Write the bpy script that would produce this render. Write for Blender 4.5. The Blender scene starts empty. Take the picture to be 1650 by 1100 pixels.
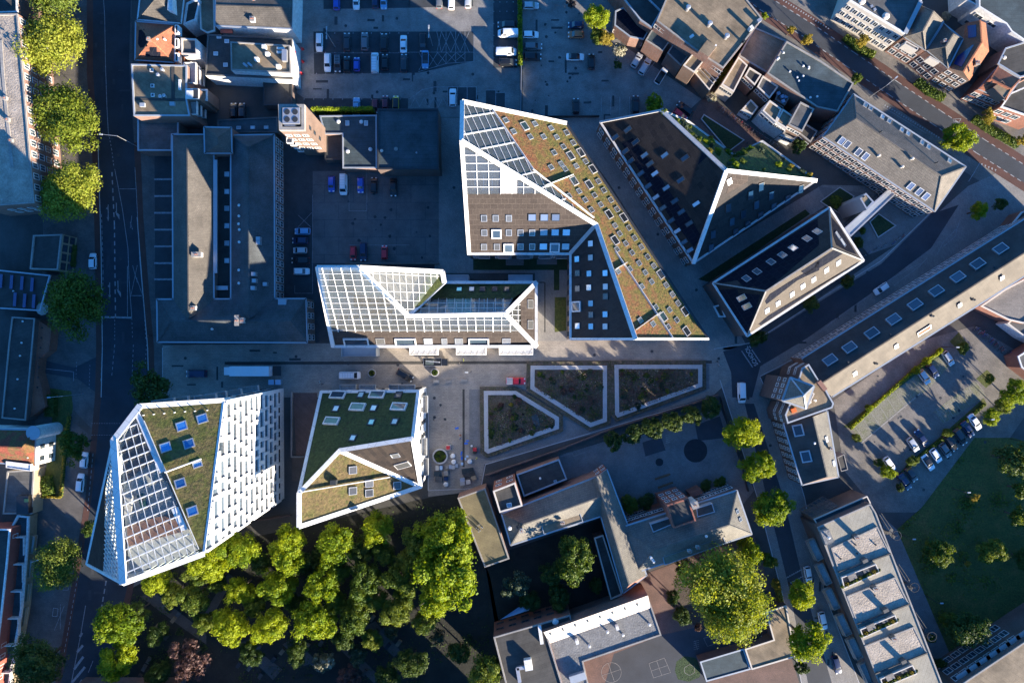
import bpy, bmesh, math, random
from mathutils import Vector as V, Matrix
rnd = random.Random(7)
SC = bpy.context.scene
COL = SC.collection
H, F, CX, CY = 175.0, 1100.0, 825.0, 550.0      # flying height, focal length and centre of the survey frame

def P(px, py, z=0.0):
    s = (H - z) / F
    return V(((px - CX) * s, (CY - py) * s, z))
def K(c, r, t):
    o = []
    for q in t.split():
        x, y = q.split(',')
        o.append((c * 330 + float(x) / 4, r * 275 + float(y) / 4))
    return o
def N(t):
    return [tuple(float(a) for a in q.split(',')) for q in t.split()]
def m2(px, z=0.0):
    return px * (H - z) / F

class PL:                                        # a sloping plane through three surveyed points
    def __init__(s, a, b, c):
        s.a = V(a); s.n = (V(b) - s.a).cross(V(c) - s.a).normalized()
        if s.n.z < 0: s.n = -s.n
    def hit(s, px, py):
        o = V((0, 0, H)); d = V(((px - CX) / F, (CY - py) / F, -1))
        return o + d * (s.n.dot(s.a - o) / s.n.dot(d))
    def z(s, x, y):
        return s.a.z - (s.n.x * (x - s.a.x) + s.n.y * (y - s.a.y)) / s.n.z
    def frame(s, ang):
        a = math.radians(ang)
        u = V((math.cos(a), math.sin(a), 0)); u.z = -(s.n.x * u.x + s.n.y * u.y) / s.n.z
        u.normalize()
        return u, s.n.cross(u).normalized(), s.n
def flatpl(z):
    return PL((0, 0, z), (1, 0, z), (0, 1, z))

class MB:
    def __init__(s): s.v = []; s.f = []; s.m = []
    def face(s, pts, m=0):
        i = len(s.v); s.v += [V(p) for p in pts]; s.f.append(list(range(i, i + len(pts)))); s.m.append(m)
    def obox(s, c, a, b, d, m=0, top=1.0):
        c, a, b, d = V(c), V(a), V(b), V(d)
        i = len(s.v)
        for k, q in ((-1, 1.0), (1, top)):
            for x, y in ((-1, -1), (1, -1), (1, 1), (-1, 1)):
                s.v.append(c + a * x * q + b * y * q + d * k)
        for f in ((3, 2, 1, 0), (4, 5, 6, 7), (0, 1, 5, 4), (1, 2, 6, 5), (2, 3, 7, 6), (3, 0, 4, 7)):
            s.f.append([i + k for k in f]); s.m.append(m)
    def box(s, x0, x1, y0, y1, z0, z1, m=0):
        s.obox(((x0 + x1) / 2, (y0 + y1) / 2, (z0 + z1) / 2), ((x1 - x0) / 2, 0, 0), (0, (y1 - y0) / 2, 0), (0, 0, (z1 - z0) / 2), m)
    def bar(s, a, b, w, h, m=0, up=(0, 0, 1), lift=0.0, ext=0.0):
        a, b, up = V(a), V(b), V(up)
        d = (b - a); L = d.length
        if L < 1e-4: return
        d /= L; sd = up.cross(d)
        if sd.length < 1e-4: sd = V((1, 0, 0)).cross(d)
        sd.normalize(); u = d.cross(sd)
        s.obox((a + b) / 2 + u * lift, d * (L / 2 + ext), sd * (w / 2), u * (h / 2), m)
    def prism(s, poly, z0, z1, m=0, mt=None):
        n = len(poly); poly = ccw(poly)
        for i in range(n):
            a, b = poly[i], poly[(i + 1) % n]
            s.face([(a[0], a[1], z0), (b[0], b[1], z0), (b[0], b[1], z1), (a[0], a[1], z1)], m)
        s.face([(p[0], p[1], z1) for p in poly], m if mt is None else mt)
    def cyl(s, a, b, r0, r1, n=10, m=0, caps=True):
        a, b = V(a), V(b); d = (b - a).normalized()
        x = d.cross(V((0.31, 0.7, 0.2))).normalized(); y = d.cross(x)
        i = len(s.v)
        for c, r in ((a, r0), (b, r1)):
            for k in range(n):
                t = 2 * math.pi * k / n
                s.v.append(c + x * (r * math.cos(t)) + y * (r * math.sin(t)))
        for k in range(n):
            j = (k + 1) % n
            s.f.append([i + k, i + j, i + n + j, i + n + k]); s.m.append(m)
        if caps:
            s.f.append([i + n + k for k in range(n)]); s.m.append(m)
            s.f.append([i + n - 1 - k for k in range(n)]); s.m.append(m)
    def ring(s, poly, w, z0, z1, m=0, zin=None):
        poly = ccw(poly); inn = inset(poly, w); n = len(poly)
        zi = z0 if zin is None else zin
        for i in range(n):
            j = (i + 1) % n
            a, b, c, d = poly[i], poly[j], inn[j], inn[i]
            s.face([(a[0], a[1], z1), (b[0], b[1], z1), (c[0], c[1], z1), (d[0], d[1], z1)], m)
            s.face([(a[0], a[1], z0), (b[0], b[1], z0), (b[0], b[1], z1), (a[0], a[1], z1)], m)
            s.face([(c[0], c[1], zi), (d[0], d[1], zi), (d[0], d[1], z1), (c[0], c[1], z1)], m)
    def mesh(s, name, mats, off=V((0, 0, 0))):
        me = bpy.data.meshes.new(name)
        me.from_pydata([tuple(p - off) for p in s.v], [], s.f)
        for m in mats: me.materials.append(m)
        if len(mats) > 1: me.polygons.foreach_set('material_index', s.m)
        me.update()
        return me
    def build(s, name, mats, parent=None, label=None):
        if not isinstance(mats, (list, tuple)): mats = [mats]
        off = V(parent.location) if parent is not None else V((0, 0, 0))
        if parent is not None and parent.parent is not None: off = off + V(parent.parent.location)
        o = bpy.data.objects.new(name, s.mesh(name, mats, off)); COL.objects.link(o)
        if parent is not None: o.parent = parent
        if label: o['label'] = label
        return o

def area(p):
    return sum(p[i][0] * p[(i + 1) % len(p)][1] - p[(i + 1) % len(p)][0] * p[i][1] for i in range(len(p))) / 2
def ccw(p):
    return list(p) if area(p) > 0 else list(reversed(p))
def inset(p, w):
    n = len(p); o = []
    for i in range(n):
        a, b, c = V(p[i - 1][:2]), V(p[i][:2]), V(p[(i + 1) % n][:2])
        d1 = (b - a).normalized(); d2 = (c - b).normalized()
        n1 = V((-d1.y, d1.x)); n2 = V((-d2.y, d2.x))
        k = 1 + n1.dot(n2)
        q = b + (n1 + n2) * (w / max(k, 0.3))
        o.append((q.x, q.y))
    return o
def cen(p):
    return V((sum(q[0] for q in p) / len(p), sum(q[1] for q in p) / len(p), 0))

def tag(o, label=None, cat=None, group=None, kind=None):
    if label: o['label'] = label
    if cat: o['category'] = cat
    if group: o['group'] = group
    if kind: o['kind'] = kind
    return o
def thing(name, label, cat, loc, group=None, rz=0.0):
    o = bpy.data.objects.new(name, None); COL.objects.link(o)
    o.empty_display_size = 0.5; o.location = V(loc); o.rotation_euler = (0, 0, rz)
    return tag(o, label, cat, group)
def put(name, me, parent, mw=None, mats=None):
    o = bpy.data.objects.new(name, me); COL.objects.link(o)
    o.parent = parent
    if mw is not None: o.matrix_local = mw
    if mats:
        for i, m in enumerate(mats):
            o.material_slots[i].link = 'OBJECT'; o.material_slots[i].material = m
    return o

# ---------------------------------------------------------------- materials
MATS = {}
def nodes(name):
    m = bpy.data.materials.new(name); m.use_nodes = True
    nt = m.node_tree
    return m, nt, nt.nodes['Principled BSDF'], nt.nodes.new, nt.links.new
def ramp(nt, fac, stops):
    r = nt.nodes.new('ShaderNodeValToRGB'); e = r.color_ramp.elements
    while len(e) < len(stops): e.new(0.5)
    for k, (p, c) in enumerate(stops):
        e[k].position = p; e[k].color = (*c, 1)
    nt.links.new(fac, r.inputs[0]); return r.outputs[0]
def pos(nt, scale=(1, 1, 1), rot=(0, 0, 0)):
    g = nt.nodes.new('ShaderNodeNewGeometry'); mp = nt.nodes.new('ShaderNodeMapping')
    mp.inputs['Scale'].default_value = scale; mp.inputs['Rotation'].default_value = rot
    nt.links.new(g.outputs['Position'], mp.inputs[0]); return mp.outputs[0]
def noise(nt, vec, sc, det=4, ro=0.6):
    n = nt.nodes.new('ShaderNodeTexNoise'); n.inputs['Scale'].default_value = sc
    n.inputs['Detail'].default_value = det; n.inputs['Roughness'].default_value = ro
    nt.links.new(vec, n.inputs['Vector']); return n.outputs['Fac']
def mixc(nt, f, a, b, t='MIX'):
    x = nt.nodes.new('ShaderNodeMix'); x.data_type = 'RGBA'; x.blend_type = t
    for i, q in ((0, f), (6, a), (7, b)):
        if isinstance(q, (int, float)): x.inputs[i].default_value = q
        elif isinstance(q, tuple): x.inputs[i].default_value = (*q, 1)
        else: nt.links.new(q, x.inputs[i])
    return x.outputs[2]
def mul(c, k): return tuple(min(1, a * k) for a in c)
def bump(nt, b, h, st=0.3, d=0.1):
    n = nt.nodes.new('ShaderNodeBump'); n.inputs['Strength'].default_value = st; n.inputs['Distance'].default_value = d
    nt.links.new(h, n.inputs['Height']); nt.links.new(n.outputs[0], b.inputs['Normal'])
def grain(name, c, var=0.35, sc=0.35, fine=6.0, rough=0.9, b=0.0, c2=None):
    """weathered matt surface: broad stains + fine grain"""
    m, nt, bs, new, lk = nodes(name); p = pos(nt)
    big = ramp(nt, noise(nt, p, sc, 6, 0.65), [(0.3, mul(c, 1 - var)), (0.7, mul(c2 or c, 1 + var))])
    fi = ramp(nt, noise(nt, p, fine, 3, 0.7), [(0.3, (0.72,) * 3), (0.7, (1.2,) * 3)])
    lk(mixc(nt, 1.0, big, fi, 'MULTIPLY'), bs.inputs['Base Color'])
    bs.inputs['Roughness'].default_value = rough
    if b: bump(nt, bs, noise(nt, p, fine, 3, 0.7), b, 0.15)
    return m
def courses(name, c, c2, mortar, w=0.5, h=0.25, rot=0.0, wall=False, var=0.3, rough=0.85, b=0.25, mort=0.02, stain=0.25, spec=0.5):
    """bricks, tiles, pavers or panels; wall=True lays the courses by height"""
    m, nt, bs, new, lk = nodes(name)
    if wall:
        g = new('ShaderNodeNewGeometry'); sx = new('ShaderNodeSeparateXYZ'); cb = new('ShaderNodeCombineXYZ'); ad = new('ShaderNodeMath')
        lk(g.outputs['Position'], sx.inputs[0]); ad.operation = 'ADD'
        lk(sx.outputs[0], ad.inputs[0]); lk(sx.outputs[1], ad.inputs[1]); lk(ad.outputs[0], cb.inputs[0]); lk(sx.outputs[2], cb.inputs[1])
        vec = cb.outputs[0]
    else:
        vec = pos(nt, rot=(0, 0, math.radians(rot)))
    t = new('ShaderNodeTexBrick'); lk(vec, t.inputs['Vector'])
    for k, v in (('Scale', 1.0), ('Mortar Size', mort), ('Brick Width', w), ('Row Height', h), ('Mortar Smooth', 0.2)): t.inputs[k].default_value = v
    t.inputs['Color1'].default_value = (*c, 1); t.inputs['Color2'].default_value = (*c2, 1); t.inputs['Mortar'].default_value = (*mortar, 1)
    st = ramp(nt, noise(nt, pos(nt), 0.25, 6, 0.65), [(0.3, (1 - stain,) * 3), (0.72, (1 + stain,) * 3)])
    fi = ramp(nt, noise(nt, pos(nt), 5, 3, 0.7), [(0.3, (1 - var,) * 3), (0.7, (1 + var,) * 3)])
    lk(mixc(nt, 1.0, mixc(nt, 1.0, t.outputs[0], st, 'MULTIPLY'), fi, 'MULTIPLY'), bs.inputs['Base Color'])
    bs.inputs['Roughness'].default_value = rough
    bs.inputs['Specular IOR Level'].default_value = spec
    if b: bump(nt, bs, t.outputs['Fac'], -b, 0.05)
    return m
def veg(name, cs, sc=0.6, fine=2.5, b=0.8, grad=None):
    m, nt, bs, new, lk = nodes(name); p = pos(nt)
    a = noise(nt, p, sc, 8, 0.72); k = len(cs)
    if grad:                                     # species drift from one side of the roof to the other
        (gx, gy), lo, hi = grad; d = new('ShaderNodeVectorMath'); d.operation = 'DOT_PRODUCT'; lk(p, d.inputs[0]); d.inputs[1].default_value = (gx, gy, 0)
        r = new('ShaderNodeMapRange'); lk(d.outputs['Value'], r.inputs[0]); r.inputs[1].default_value, r.inputs[2].default_value, r.inputs[3].default_value, r.inputs[4].default_value = lo, hi, -0.13, 0.04
        ad = new('ShaderNodeMath'); lk(a, ad.inputs[0]); lk(r.outputs[0], ad.inputs[1]); a = ad.outputs[0]
    col = ramp(nt, a, [(0.3 + 0.4 * i / (k - 1), c) for i, c in enumerate(cs)])
    f = ramp(nt, noise(nt, p, fine, 5, 0.75), [(0.32, (0.45,) * 3), (0.68, (1.5,) * 3)])
    lk(mixc(nt, 1.0, col, f, 'MULTIPLY'), bs.inputs['Base Color']); bs.inputs['Roughness'].default_value = 0.95
    bump(nt, bs, noise(nt, p, fine, 5, 0.75), b, 0.3)
    return m
def plain(name, c, rough=0.5, metal=0.0, spec=0.5, var=0.06):
    m, nt, bs, new, lk = nodes(name)
    lk(ramp(nt, noise(nt, pos(nt), 1.3, 5, 0.6), [(0.3, mul(c, 1 - var)), (0.7, mul(c, 1 + var))]), bs.inputs['Base Color'])
    bs.inputs['Roughness'].default_value = rough; bs.inputs['Metallic'].default_value = metal
    bs.inputs['Specular IOR Level'].default_value = spec
    return m
def paint(name, c, rough=0.3):
    m = plain(name, c, rough, 0.0, 0.5, 0.03); m.node_tree.nodes['Principled BSDF'].inputs['Coat Weight'].default_value = 0.6
    return m
def leaf(name, cs, tr=0.25):
    m, nt, bs, new, lk = nodes(name)
    oi = new('ShaderNodeObjectInfo'); g = new('ShaderNodeNewGeometry')
    n1 = noise(nt, g.outputs['Position'], 0.45, 3, 0.6)
    n2 = new('ShaderNodeTexWhiteNoise'); n2.noise_dimensions = '3D'; lk(g.outputs['Position'], n2.inputs[0])
    n2 = noise(nt, g.outputs['Position'], 4.0, 2, 0.7)
    ad = new('ShaderNodeMath'); ad.operation = 'MULTIPLY_ADD'; lk(oi.outputs['Random'], ad.inputs[0]); ad.inputs[1].default_value = 0.28; lk(n1, ad.inputs[2])
    a2 = new('ShaderNodeMath'); a2.operation = 'MULTIPLY_ADD'; lk(n2, a2.inputs[0]); a2.inputs[1].default_value = 0.6; lk(ad.outputs[0], a2.inputs[2])
    k = len(cs)
    col = ramp(nt, a2.outputs[0], [(0.62 + 0.5 * i / (k - 1), c) for i, c in enumerate(cs)])
    lk(col, bs.inputs['Base Color']); bs.inputs['Roughness'].default_value = 0.6; bs.inputs['Specular IOR Level'].default_value = 0.25
    t = new('ShaderNodeBsdfTranslucent'); mx = new('ShaderNodeMixShader'); mx.inputs[0].default_value = tr
    lk(mixc(nt, 1.0, col, (1.5, 1.35, 0.5), 'MULTIPLY'), t.inputs[0]); lk(bs.outputs[0], mx.inputs[1]); lk(t.outputs[0], mx.inputs[2])
    lk(mx.outputs[0], nt.nodes['Material Output'].inputs[0])
    return m
def glassroof(name, tint=(0.90, 0.95, 0.95)):
    m, nt, bs, new, lk = nodes(name); nt.nodes.remove(bs)
    t = new('ShaderNodeBsdfTransparent'); t.inputs[0].default_value = (*tint, 1)
    g = new('ShaderNodeBsdfGlossy'); g.inputs['Roughness'].default_value = 0.03; g.inputs[0].default_value = (0.9, 0.95, 1, 1)
    fr = new('ShaderNodeFresnel'); fr.inputs[0].default_value = 1.4; df = new('ShaderNodeBsdfDiffuse'); df.inputs[0].default_value = (0.75, 0.8, 0.8, 1); dm = new('ShaderNodeMixShader'); dm.inputs[0].default_value = 0.07
    mx = new('ShaderNodeMixShader'); lk(fr.outputs[0], mx.inputs[0]); lk(t.outputs[0], dm.inputs[1]); lk(df.outputs[0], dm.inputs[2]); lk(dm.outputs[0], mx.inputs[1]); lk(g.outputs[0], mx.inputs[2])
    lk(mx.outputs[0], nt.nodes['Material Output'].inputs[0]); return m
def pane(name, c, metal, rough=0.06):
    m, nt, bs, new, lk = nodes(name)
    oi = new('ShaderNodeObjectInfo')
    lk(ramp(nt, oi.outputs['Random'], [(0.1, mul(c, 0.6)), (0.9, mul(c, 1.25))]), bs.inputs['Base Color'])
    bs.inputs['Metallic'].default_value = metal; bs.inputs['Roughness'].default_value = rough
    bs.inputs['Specular IOR Level'].default_value = 0.8
    return m

def m(name):
    if name not in MATS: MATS[name] = RECIPES[name](name)
    return MATS[name]
G = grain
ROT = {'bitumen': 35, 'bitumen_dark': -18, 'bitumen_grey': 2, 'bitumen_blue': 0}
RECIPES = {
 'asphalt': lambda n: G(n, (0.040, 0.046, 0.056), 0.25, 0.15, 5.0),
 'asphalt_dark': lambda n: G(n, (0.026, 0.034, 0.044), 0.3, 0.2, 5.0),
 'ground': lambda n: G(n, (0.062, 0.062, 0.06), 0.35, 0.12, 4.0),
 'pavers': lambda n: courses(n, (0.115, 0.106, 0.0978), (0.0897, 0.0851, 0.0828), (0.0575, 0.0575, 0.0575), 0.5, 0.3, 0, stain=0.35),
 'pavers_turned': lambda n: courses(n, (0.172, 0.155, 0.137), (0.132, 0.123, 0.112), (0.0791, 0.0791, 0.0725), 0.6, 0.3, 33, stain=0.3),
 'lot_pavers': lambda n: courses(n, (0.218, 0.205, 0.19), (0.175, 0.167, 0.16), (0.133, 0.133, 0.125), 0.4, 0.2, 0, stain=0.35),
 'plaza': lambda n: courses(n, (0.285, 0.252, 0.214), (0.238, 0.211, 0.18), (0.172, 0.151, 0.133), 0.8, 0.4, 0, stain=0.22),
 'plaza_grey': lambda n: courses(n, (0.175, 0.17, 0.165), (0.148, 0.145, 0.142), (0.10, 0.10, 0.10), 0.5, 0.3, 0, stain=0.22),
 'lane_pavers': lambda n: courses(n, (0.238, 0.223, 0.207), (0.197, 0.186, 0.176), (0.123, 0.123, 0.113), 0.6, 0.3, 56, stain=0.2),
 'red_lane': lambda n: G(n, (0.084, 0.0384, 0.0304), 0.25, 0.2, 5.0),
 'red_pavers': lambda n: courses(n, (0.15, 0.085, 0.066), (0.12, 0.07, 0.056), (0.07, 0.05, 0.045), 0.4, 0.2, 20, stain=0.3),
 'bay': lambda n: G(n, (0.0425, 0.0475, 0.0525), 0.3, 0.3, 5.0),
 'slab': lambda n: courses(n, (0.119, 0.114, 0.112), (0.102, 0.0986, 0.0986), (0.0425, 0.051, 0.0612), 7.4, 4.45, 0, mort=0.05, stain=0.3),
 'white_line': lambda n: G(n, (0.55, 0.56, 0.56), 0.25, 1.5, 6.0),
 'white_worn': lambda n: G(n, (0.27, 0.28, 0.29), 0.35, 1.5, 6.0),
 'kerb': lambda n: G(n, (0.42, 0.41, 0.40), 0.12, 0.8, 6.0),
 'soil': lambda n: G(n, (0.060, 0.044, 0.034), 0.4, 0.5, 3.0, b=0.6),
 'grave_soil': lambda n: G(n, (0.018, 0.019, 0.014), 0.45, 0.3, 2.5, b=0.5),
 'path': lambda n: G(n, (0.085, 0.072, 0.062), 0.25, 0.3, 3.0),
 'grass': lambda n: veg(n, [(0.0401, 0.0584, 0.0144), (0.0751, 0.0911, 0.0192), (0.143, 0.104, 0.032)], 0.25, 2.2),
 'lawn': lambda n: veg(n, [(0.018, 0.04, 0.014), (0.032, 0.06, 0.02)], 0.4, 3.0),
 'moss_bay': lambda n: veg(n, [(0.202, 0.194, 0.163), (0.171, 0.168, 0.124), (0.116, 0.132, 0.0544)], 0.4, 3.5, 0.3),
 'bed': lambda n: veg(n, [(0.07, 0.05, 0.036), (0.12, 0.092, 0.07), (0.06, 0.062, 0.028), (0.15, 0.12, 0.09)], 0.9, 2.4, 1.0),
 'sedum_red': lambda n: veg(n, [(0.20, 0.068, 0.028), (0.17, 0.088, 0.03), (0.145, 0.105, 0.026), (0.10, 0.095, 0.016), (0.125, 0.115, 0.026)], 0.5, 1.9, grad=((0.834, 0.552), 25.0, 39.0)),
 'sedum_green': lambda n: veg(n, [(0.051, 0.0638, 0.0102), (0.0935, 0.0978, 0.0187), (0.136, 0.102, 0.0382), (0.068, 0.085, 0.0119)], 0.35, 1.5),
 'sedum_tan': lambda n: veg(n, [(0.0465, 0.0651, 0.00744), (0.093, 0.0806, 0.0248), (0.124, 0.0837, 0.0372), (0.0496, 0.0682, 0.0093)], 0.5, 1.7),
 'sedum_dark': lambda n: veg(n, [(0.018, 0.036, 0.010), (0.05, 0.07, 0.020), (0.03, 0.05, 0.014), (0.075, 0.062, 0.036)], 0.4, 1.7),
 'sedum_lush': lambda n: veg(n, [(0.02, 0.035, 0.010), (0.08, 0.10, 0.02), (0.03, 0.045, 0.014), (0.15, 0.14, 0.05)], 0.9, 1.6),
 'white': lambda n: courses(n, (0.66, 0.66, 0.64), (0.61, 0.61, 0.60), (0.30, 0.30, 0.30), 2.6, 2.6, 31, mort=0.03, stain=0.12, var=0.06, rough=0.55, b=0.1),
 'white_wall': lambda n: G(n, (0.68, 0.67, 0.645), 0.08, 0.4, 2.0, 0.7),
 'cream': lambda n: plain(n, (0.527, 0.484, 0.425), 0.7, 0, 0.3, 0.06),
 'silver': lambda n: plain(n, (0.45, 0.46, 0.48), 0.4, 0.6, 0.5),
 'zinc': lambda n: plain(n, (0.36, 0.39, 0.42), 0.45, 0.3, 0.5),
 'dark_metal': lambda n: plain(n, (0.035, 0.038, 0.042), 0.5, 0.2),
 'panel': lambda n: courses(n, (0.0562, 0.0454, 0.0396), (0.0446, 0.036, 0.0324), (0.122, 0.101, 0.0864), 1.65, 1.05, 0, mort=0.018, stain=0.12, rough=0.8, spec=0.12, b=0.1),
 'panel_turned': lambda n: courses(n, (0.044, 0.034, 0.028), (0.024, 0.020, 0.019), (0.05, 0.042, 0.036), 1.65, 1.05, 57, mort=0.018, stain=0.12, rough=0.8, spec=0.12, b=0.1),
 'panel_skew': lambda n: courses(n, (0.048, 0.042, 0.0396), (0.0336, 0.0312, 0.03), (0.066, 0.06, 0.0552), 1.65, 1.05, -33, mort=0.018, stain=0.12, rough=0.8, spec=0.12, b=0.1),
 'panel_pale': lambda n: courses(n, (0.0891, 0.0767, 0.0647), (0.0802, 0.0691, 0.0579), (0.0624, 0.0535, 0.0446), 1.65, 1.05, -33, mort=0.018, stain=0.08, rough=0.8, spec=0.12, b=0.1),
 'solar': lambda n: courses(n, (0.007, 0.009, 0.016), (0.009, 0.011, 0.02), (0.03, 0.032, 0.038), 0.95, 1.6, 57, mort=0.025, stain=0.05, var=0.05, rough=0.85, spec=0.06, b=0.0),
 'solar_blue': lambda n: courses(n, (0.012, 0.020, 0.11), (0.014, 0.024, 0.13), (0.05, 0.07, 0.16), 0.25, 0.25, 20, mort=0.012, stain=0.05, var=0.05, rough=0.2, b=0.0),
 'brick': lambda n: courses(n, (0.24, 0.115, 0.082), (0.18, 0.088, 0.065), (0.20, 0.17, 0.15), 0.44, 0.14, wall=True),
 'brick_dark': lambda n: courses(n, (0.125, 0.080, 0.068), (0.095, 0.062, 0.055), (0.11, 0.10, 0.09), 0.44, 0.14, wall=True),
 'brick_tan': lambda n: courses(n, (0.189, 0.114, 0.0813), (0.153, 0.0943, 0.0683), (0.156, 0.13, 0.111), 0.44, 0.14, wall=True),
 'brick_red': lambda n: courses(n, (0.264, 0.092, 0.0576), (0.216, 0.0736, 0.048), (0.176, 0.12, 0.096), 0.44, 0.14, wall=True),
 'stucco_red': lambda n: G(n, (0.288, 0.075, 0.051), 0.12, 0.5, 5.0),
 'stucco_tan': lambda n: G(n, (0.315, 0.247, 0.158), 0.15, 0.5, 5.0),
 'tile_grey': lambda n: courses(n, (0.109, 0.0969, 0.0831), (0.0892, 0.0802, 0.0689), (0.0398, 0.0368, 0.0331), 0.34, 0.4, 0, b=0.5, stain=0.3),
 'tile_turned': lambda n: courses(n, (0.151, 0.132, 0.11), (0.121, 0.106, 0.09), (0.0518, 0.048, 0.0432), 0.4, 0.46, 35, b=0.5, stain=0.25),
 'tile_skew': lambda n: courses(n, (0.162, 0.149, 0.123), (0.128, 0.119, 0.102), (0.051, 0.051, 0.0467), 0.4, 0.46, -18, b=0.5, stain=0.25),
 'tile_shaded': lambda n: courses(n, (0.070, 0.078, 0.082), (0.056, 0.064, 0.068), (0.03, 0.034, 0.036), 0.34, 0.4, 0, b=0.4, stain=0.4),  # darker, bluer tile: shade on the school's unlit wings put into the colour
 'tile_red': lambda n: courses(n, (0.28, 0.101, 0.0504), (0.224, 0.077, 0.0406), (0.098, 0.042, 0.028), 0.34, 0.4, 0, b=0.4, stain=0.3),
 'tile_orange': lambda n: courses(n, (0.312, 0.12, 0.054), (0.252, 0.093, 0.045), (0.12, 0.048, 0.03), 0.34, 0.4, -25, b=0.4, stain=0.25),
 'tile_mossy': lambda n: veg(n, [(0.26, 0.055, 0.034), (0.20, 0.05, 0.03), (0.12, 0.085, 0.03), (0.27, 0.06, 0.036)], 0.35, 3.0, 0.5),
 'bitumen': lambda n: courses(n, (0.209, 0.16, 0.104), (0.189, 0.146, 0.096), (0.132, 0.103, 0.068), 7.0, 1.0, ROT['bitumen'], mort=0.03, stain=0.42, var=0.22, rough=0.9, b=0.15),
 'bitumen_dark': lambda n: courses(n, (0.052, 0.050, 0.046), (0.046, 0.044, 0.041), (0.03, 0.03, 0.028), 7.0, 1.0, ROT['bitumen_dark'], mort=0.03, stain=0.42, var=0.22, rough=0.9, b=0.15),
 'bitumen_grey': lambda n: courses(n, (0.092, 0.092, 0.09), (0.083, 0.083, 0.082), (0.055, 0.055, 0.055), 7.0, 1.0, ROT['bitumen_grey'], mort=0.03, stain=0.42, var=0.22, rough=0.9, b=0.15),
 'bitumen_blue': lambda n: courses(n, (0.046, 0.066, 0.074), (0.040, 0.060, 0.068), (0.026, 0.04, 0.046), 7.0, 1.0, ROT['bitumen_blue'], mort=0.03, stain=0.42, var=0.22, rough=0.9, b=0.15),
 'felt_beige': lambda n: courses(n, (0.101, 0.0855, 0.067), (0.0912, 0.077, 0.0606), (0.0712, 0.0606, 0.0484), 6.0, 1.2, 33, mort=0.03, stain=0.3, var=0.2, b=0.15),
 'gravel': lambda n: G(n, (0.348, 0.295, 0.238), 0.3, 0.35, 2.6, b=0.9),
 'gravel_grey': lambda n: G(n, (0.17, 0.17, 0.168), 0.25, 0.5, 2.6, b=0.7),
 'sheet_roof': lambda n: courses(n, (0.27, 0.25, 0.20), (0.26, 0.24, 0.19), (0.17, 0.155, 0.12), 9.0, 1.0, -72, mort=0.03, stain=0.2, b=0.5),
 'sheet_olive': lambda n: courses(n, (0.16, 0.132, 0.068), (0.148, 0.12, 0.0624), (0.12, 0.1, 0.052), 30.0, 0.7, 20, mort=0.03, stain=0.3, b=0.3),
 'terracotta': lambda n: courses(n, (0.33, 0.12, 0.07), (0.28, 0.1, 0.06), (0.16, 0.07, 0.05), 0.3, 0.3, 0, stain=0.25),
 'wood': lambda n: courses(n, (0.216, 0.1, 0.0496), (0.176, 0.08, 0.04), (0.064, 0.032, 0.016), 4.0, 0.18, -57, stain=0.2),
 'deck': lambda n: courses(n, (0.20, 0.18, 0.16), (0.17, 0.155, 0.14), (0.08, 0.07, 0.06), 3.0, 0.5, 0, stain=0.2),
 'floor_pale': lambda n: G(n, (0.40, 0.385, 0.36), 0.12, 0.4, 3.0),
 'floor_mid': lambda n: G(n, (0.28, 0.245, 0.21), 0.2, 0.4, 3.0),
 'floor_dark': lambda n: G(n, (0.055, 0.06, 0.068), 0.25, 0.4, 3.0),
 'membrane_white': lambda n: G(n, (0.495, 0.45, 0.42), 0.08, 0.3, 3.0),
 'concrete': lambda n: G(n, (0.27, 0.255, 0.235), 0.2, 0.4, 4.0),
 'bark': lambda n: G(n, (0.09, 0.07, 0.055), 0.3, 2.0, 8.0),
 'rubber': lambda n: G(n, (0.018, 0.022, 0.028), 0.2, 1.0, 5.0),
 'tyre': lambda n: plain(n, (0.02, 0.02, 0.02), 0.8),
 'glass_roof': glassroof,
 'glass': lambda n: pane(n, (0.05, 0.075, 0.10), 0.0),
 'glass_sky': lambda n: pane(n, (0.40, 0.43, 0.48), 0.7, 0.1),
 'glass_blue': lambda n: pane(n, (0.12, 0.42, 0.85), 0.75, 0.12),
 'glass_dim': lambda n: pane(n, (0.13, 0.13, 0.125), 0.35, 0.2),
 'glass_pale': lambda n: pane(n, (0.55, 0.58, 0.60), 0.2, 0.25),
 'car_glass': lambda n: pane(n, (0.02, 0.026, 0.034), 0.0, 0.05),
 'lamp_glass': lambda n: plain(n, (0.7, 0.7, 0.68), 0.2),
 'tail_red': lambda n: plain(n, (0.35, 0.02, 0.02), 0.3),
 'skin': lambda n: plain(n, (0.45, 0.28, 0.2), 0.6),
 'tarp_blue': lambda n: plain(n, (0.02, 0.12, 0.5), 0.5),
 'pale_blue': lambda n: plain(n, (0.38, 0.52, 0.68), 0.5),
 'orange': lambda n: plain(n, (0.62, 0.13, 0.02), 0.5),
 'hi_vis': lambda n: plain(n, (0.55, 0.65, 0.05), 0.6),
 'red': lambda n: plain(n, (0.45, 0.02, 0.025), 0.5),
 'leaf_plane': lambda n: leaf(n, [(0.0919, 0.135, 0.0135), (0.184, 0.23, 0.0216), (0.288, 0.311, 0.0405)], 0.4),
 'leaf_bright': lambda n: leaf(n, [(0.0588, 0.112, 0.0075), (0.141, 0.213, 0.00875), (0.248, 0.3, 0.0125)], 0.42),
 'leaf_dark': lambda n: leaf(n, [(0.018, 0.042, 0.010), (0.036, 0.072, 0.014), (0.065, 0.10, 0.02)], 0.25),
 'leaf_mid': lambda n: leaf(n, [(0.036, 0.0744, 0.012), (0.0744, 0.12, 0.0144), (0.132, 0.168, 0.0216)], 0.3),
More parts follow.
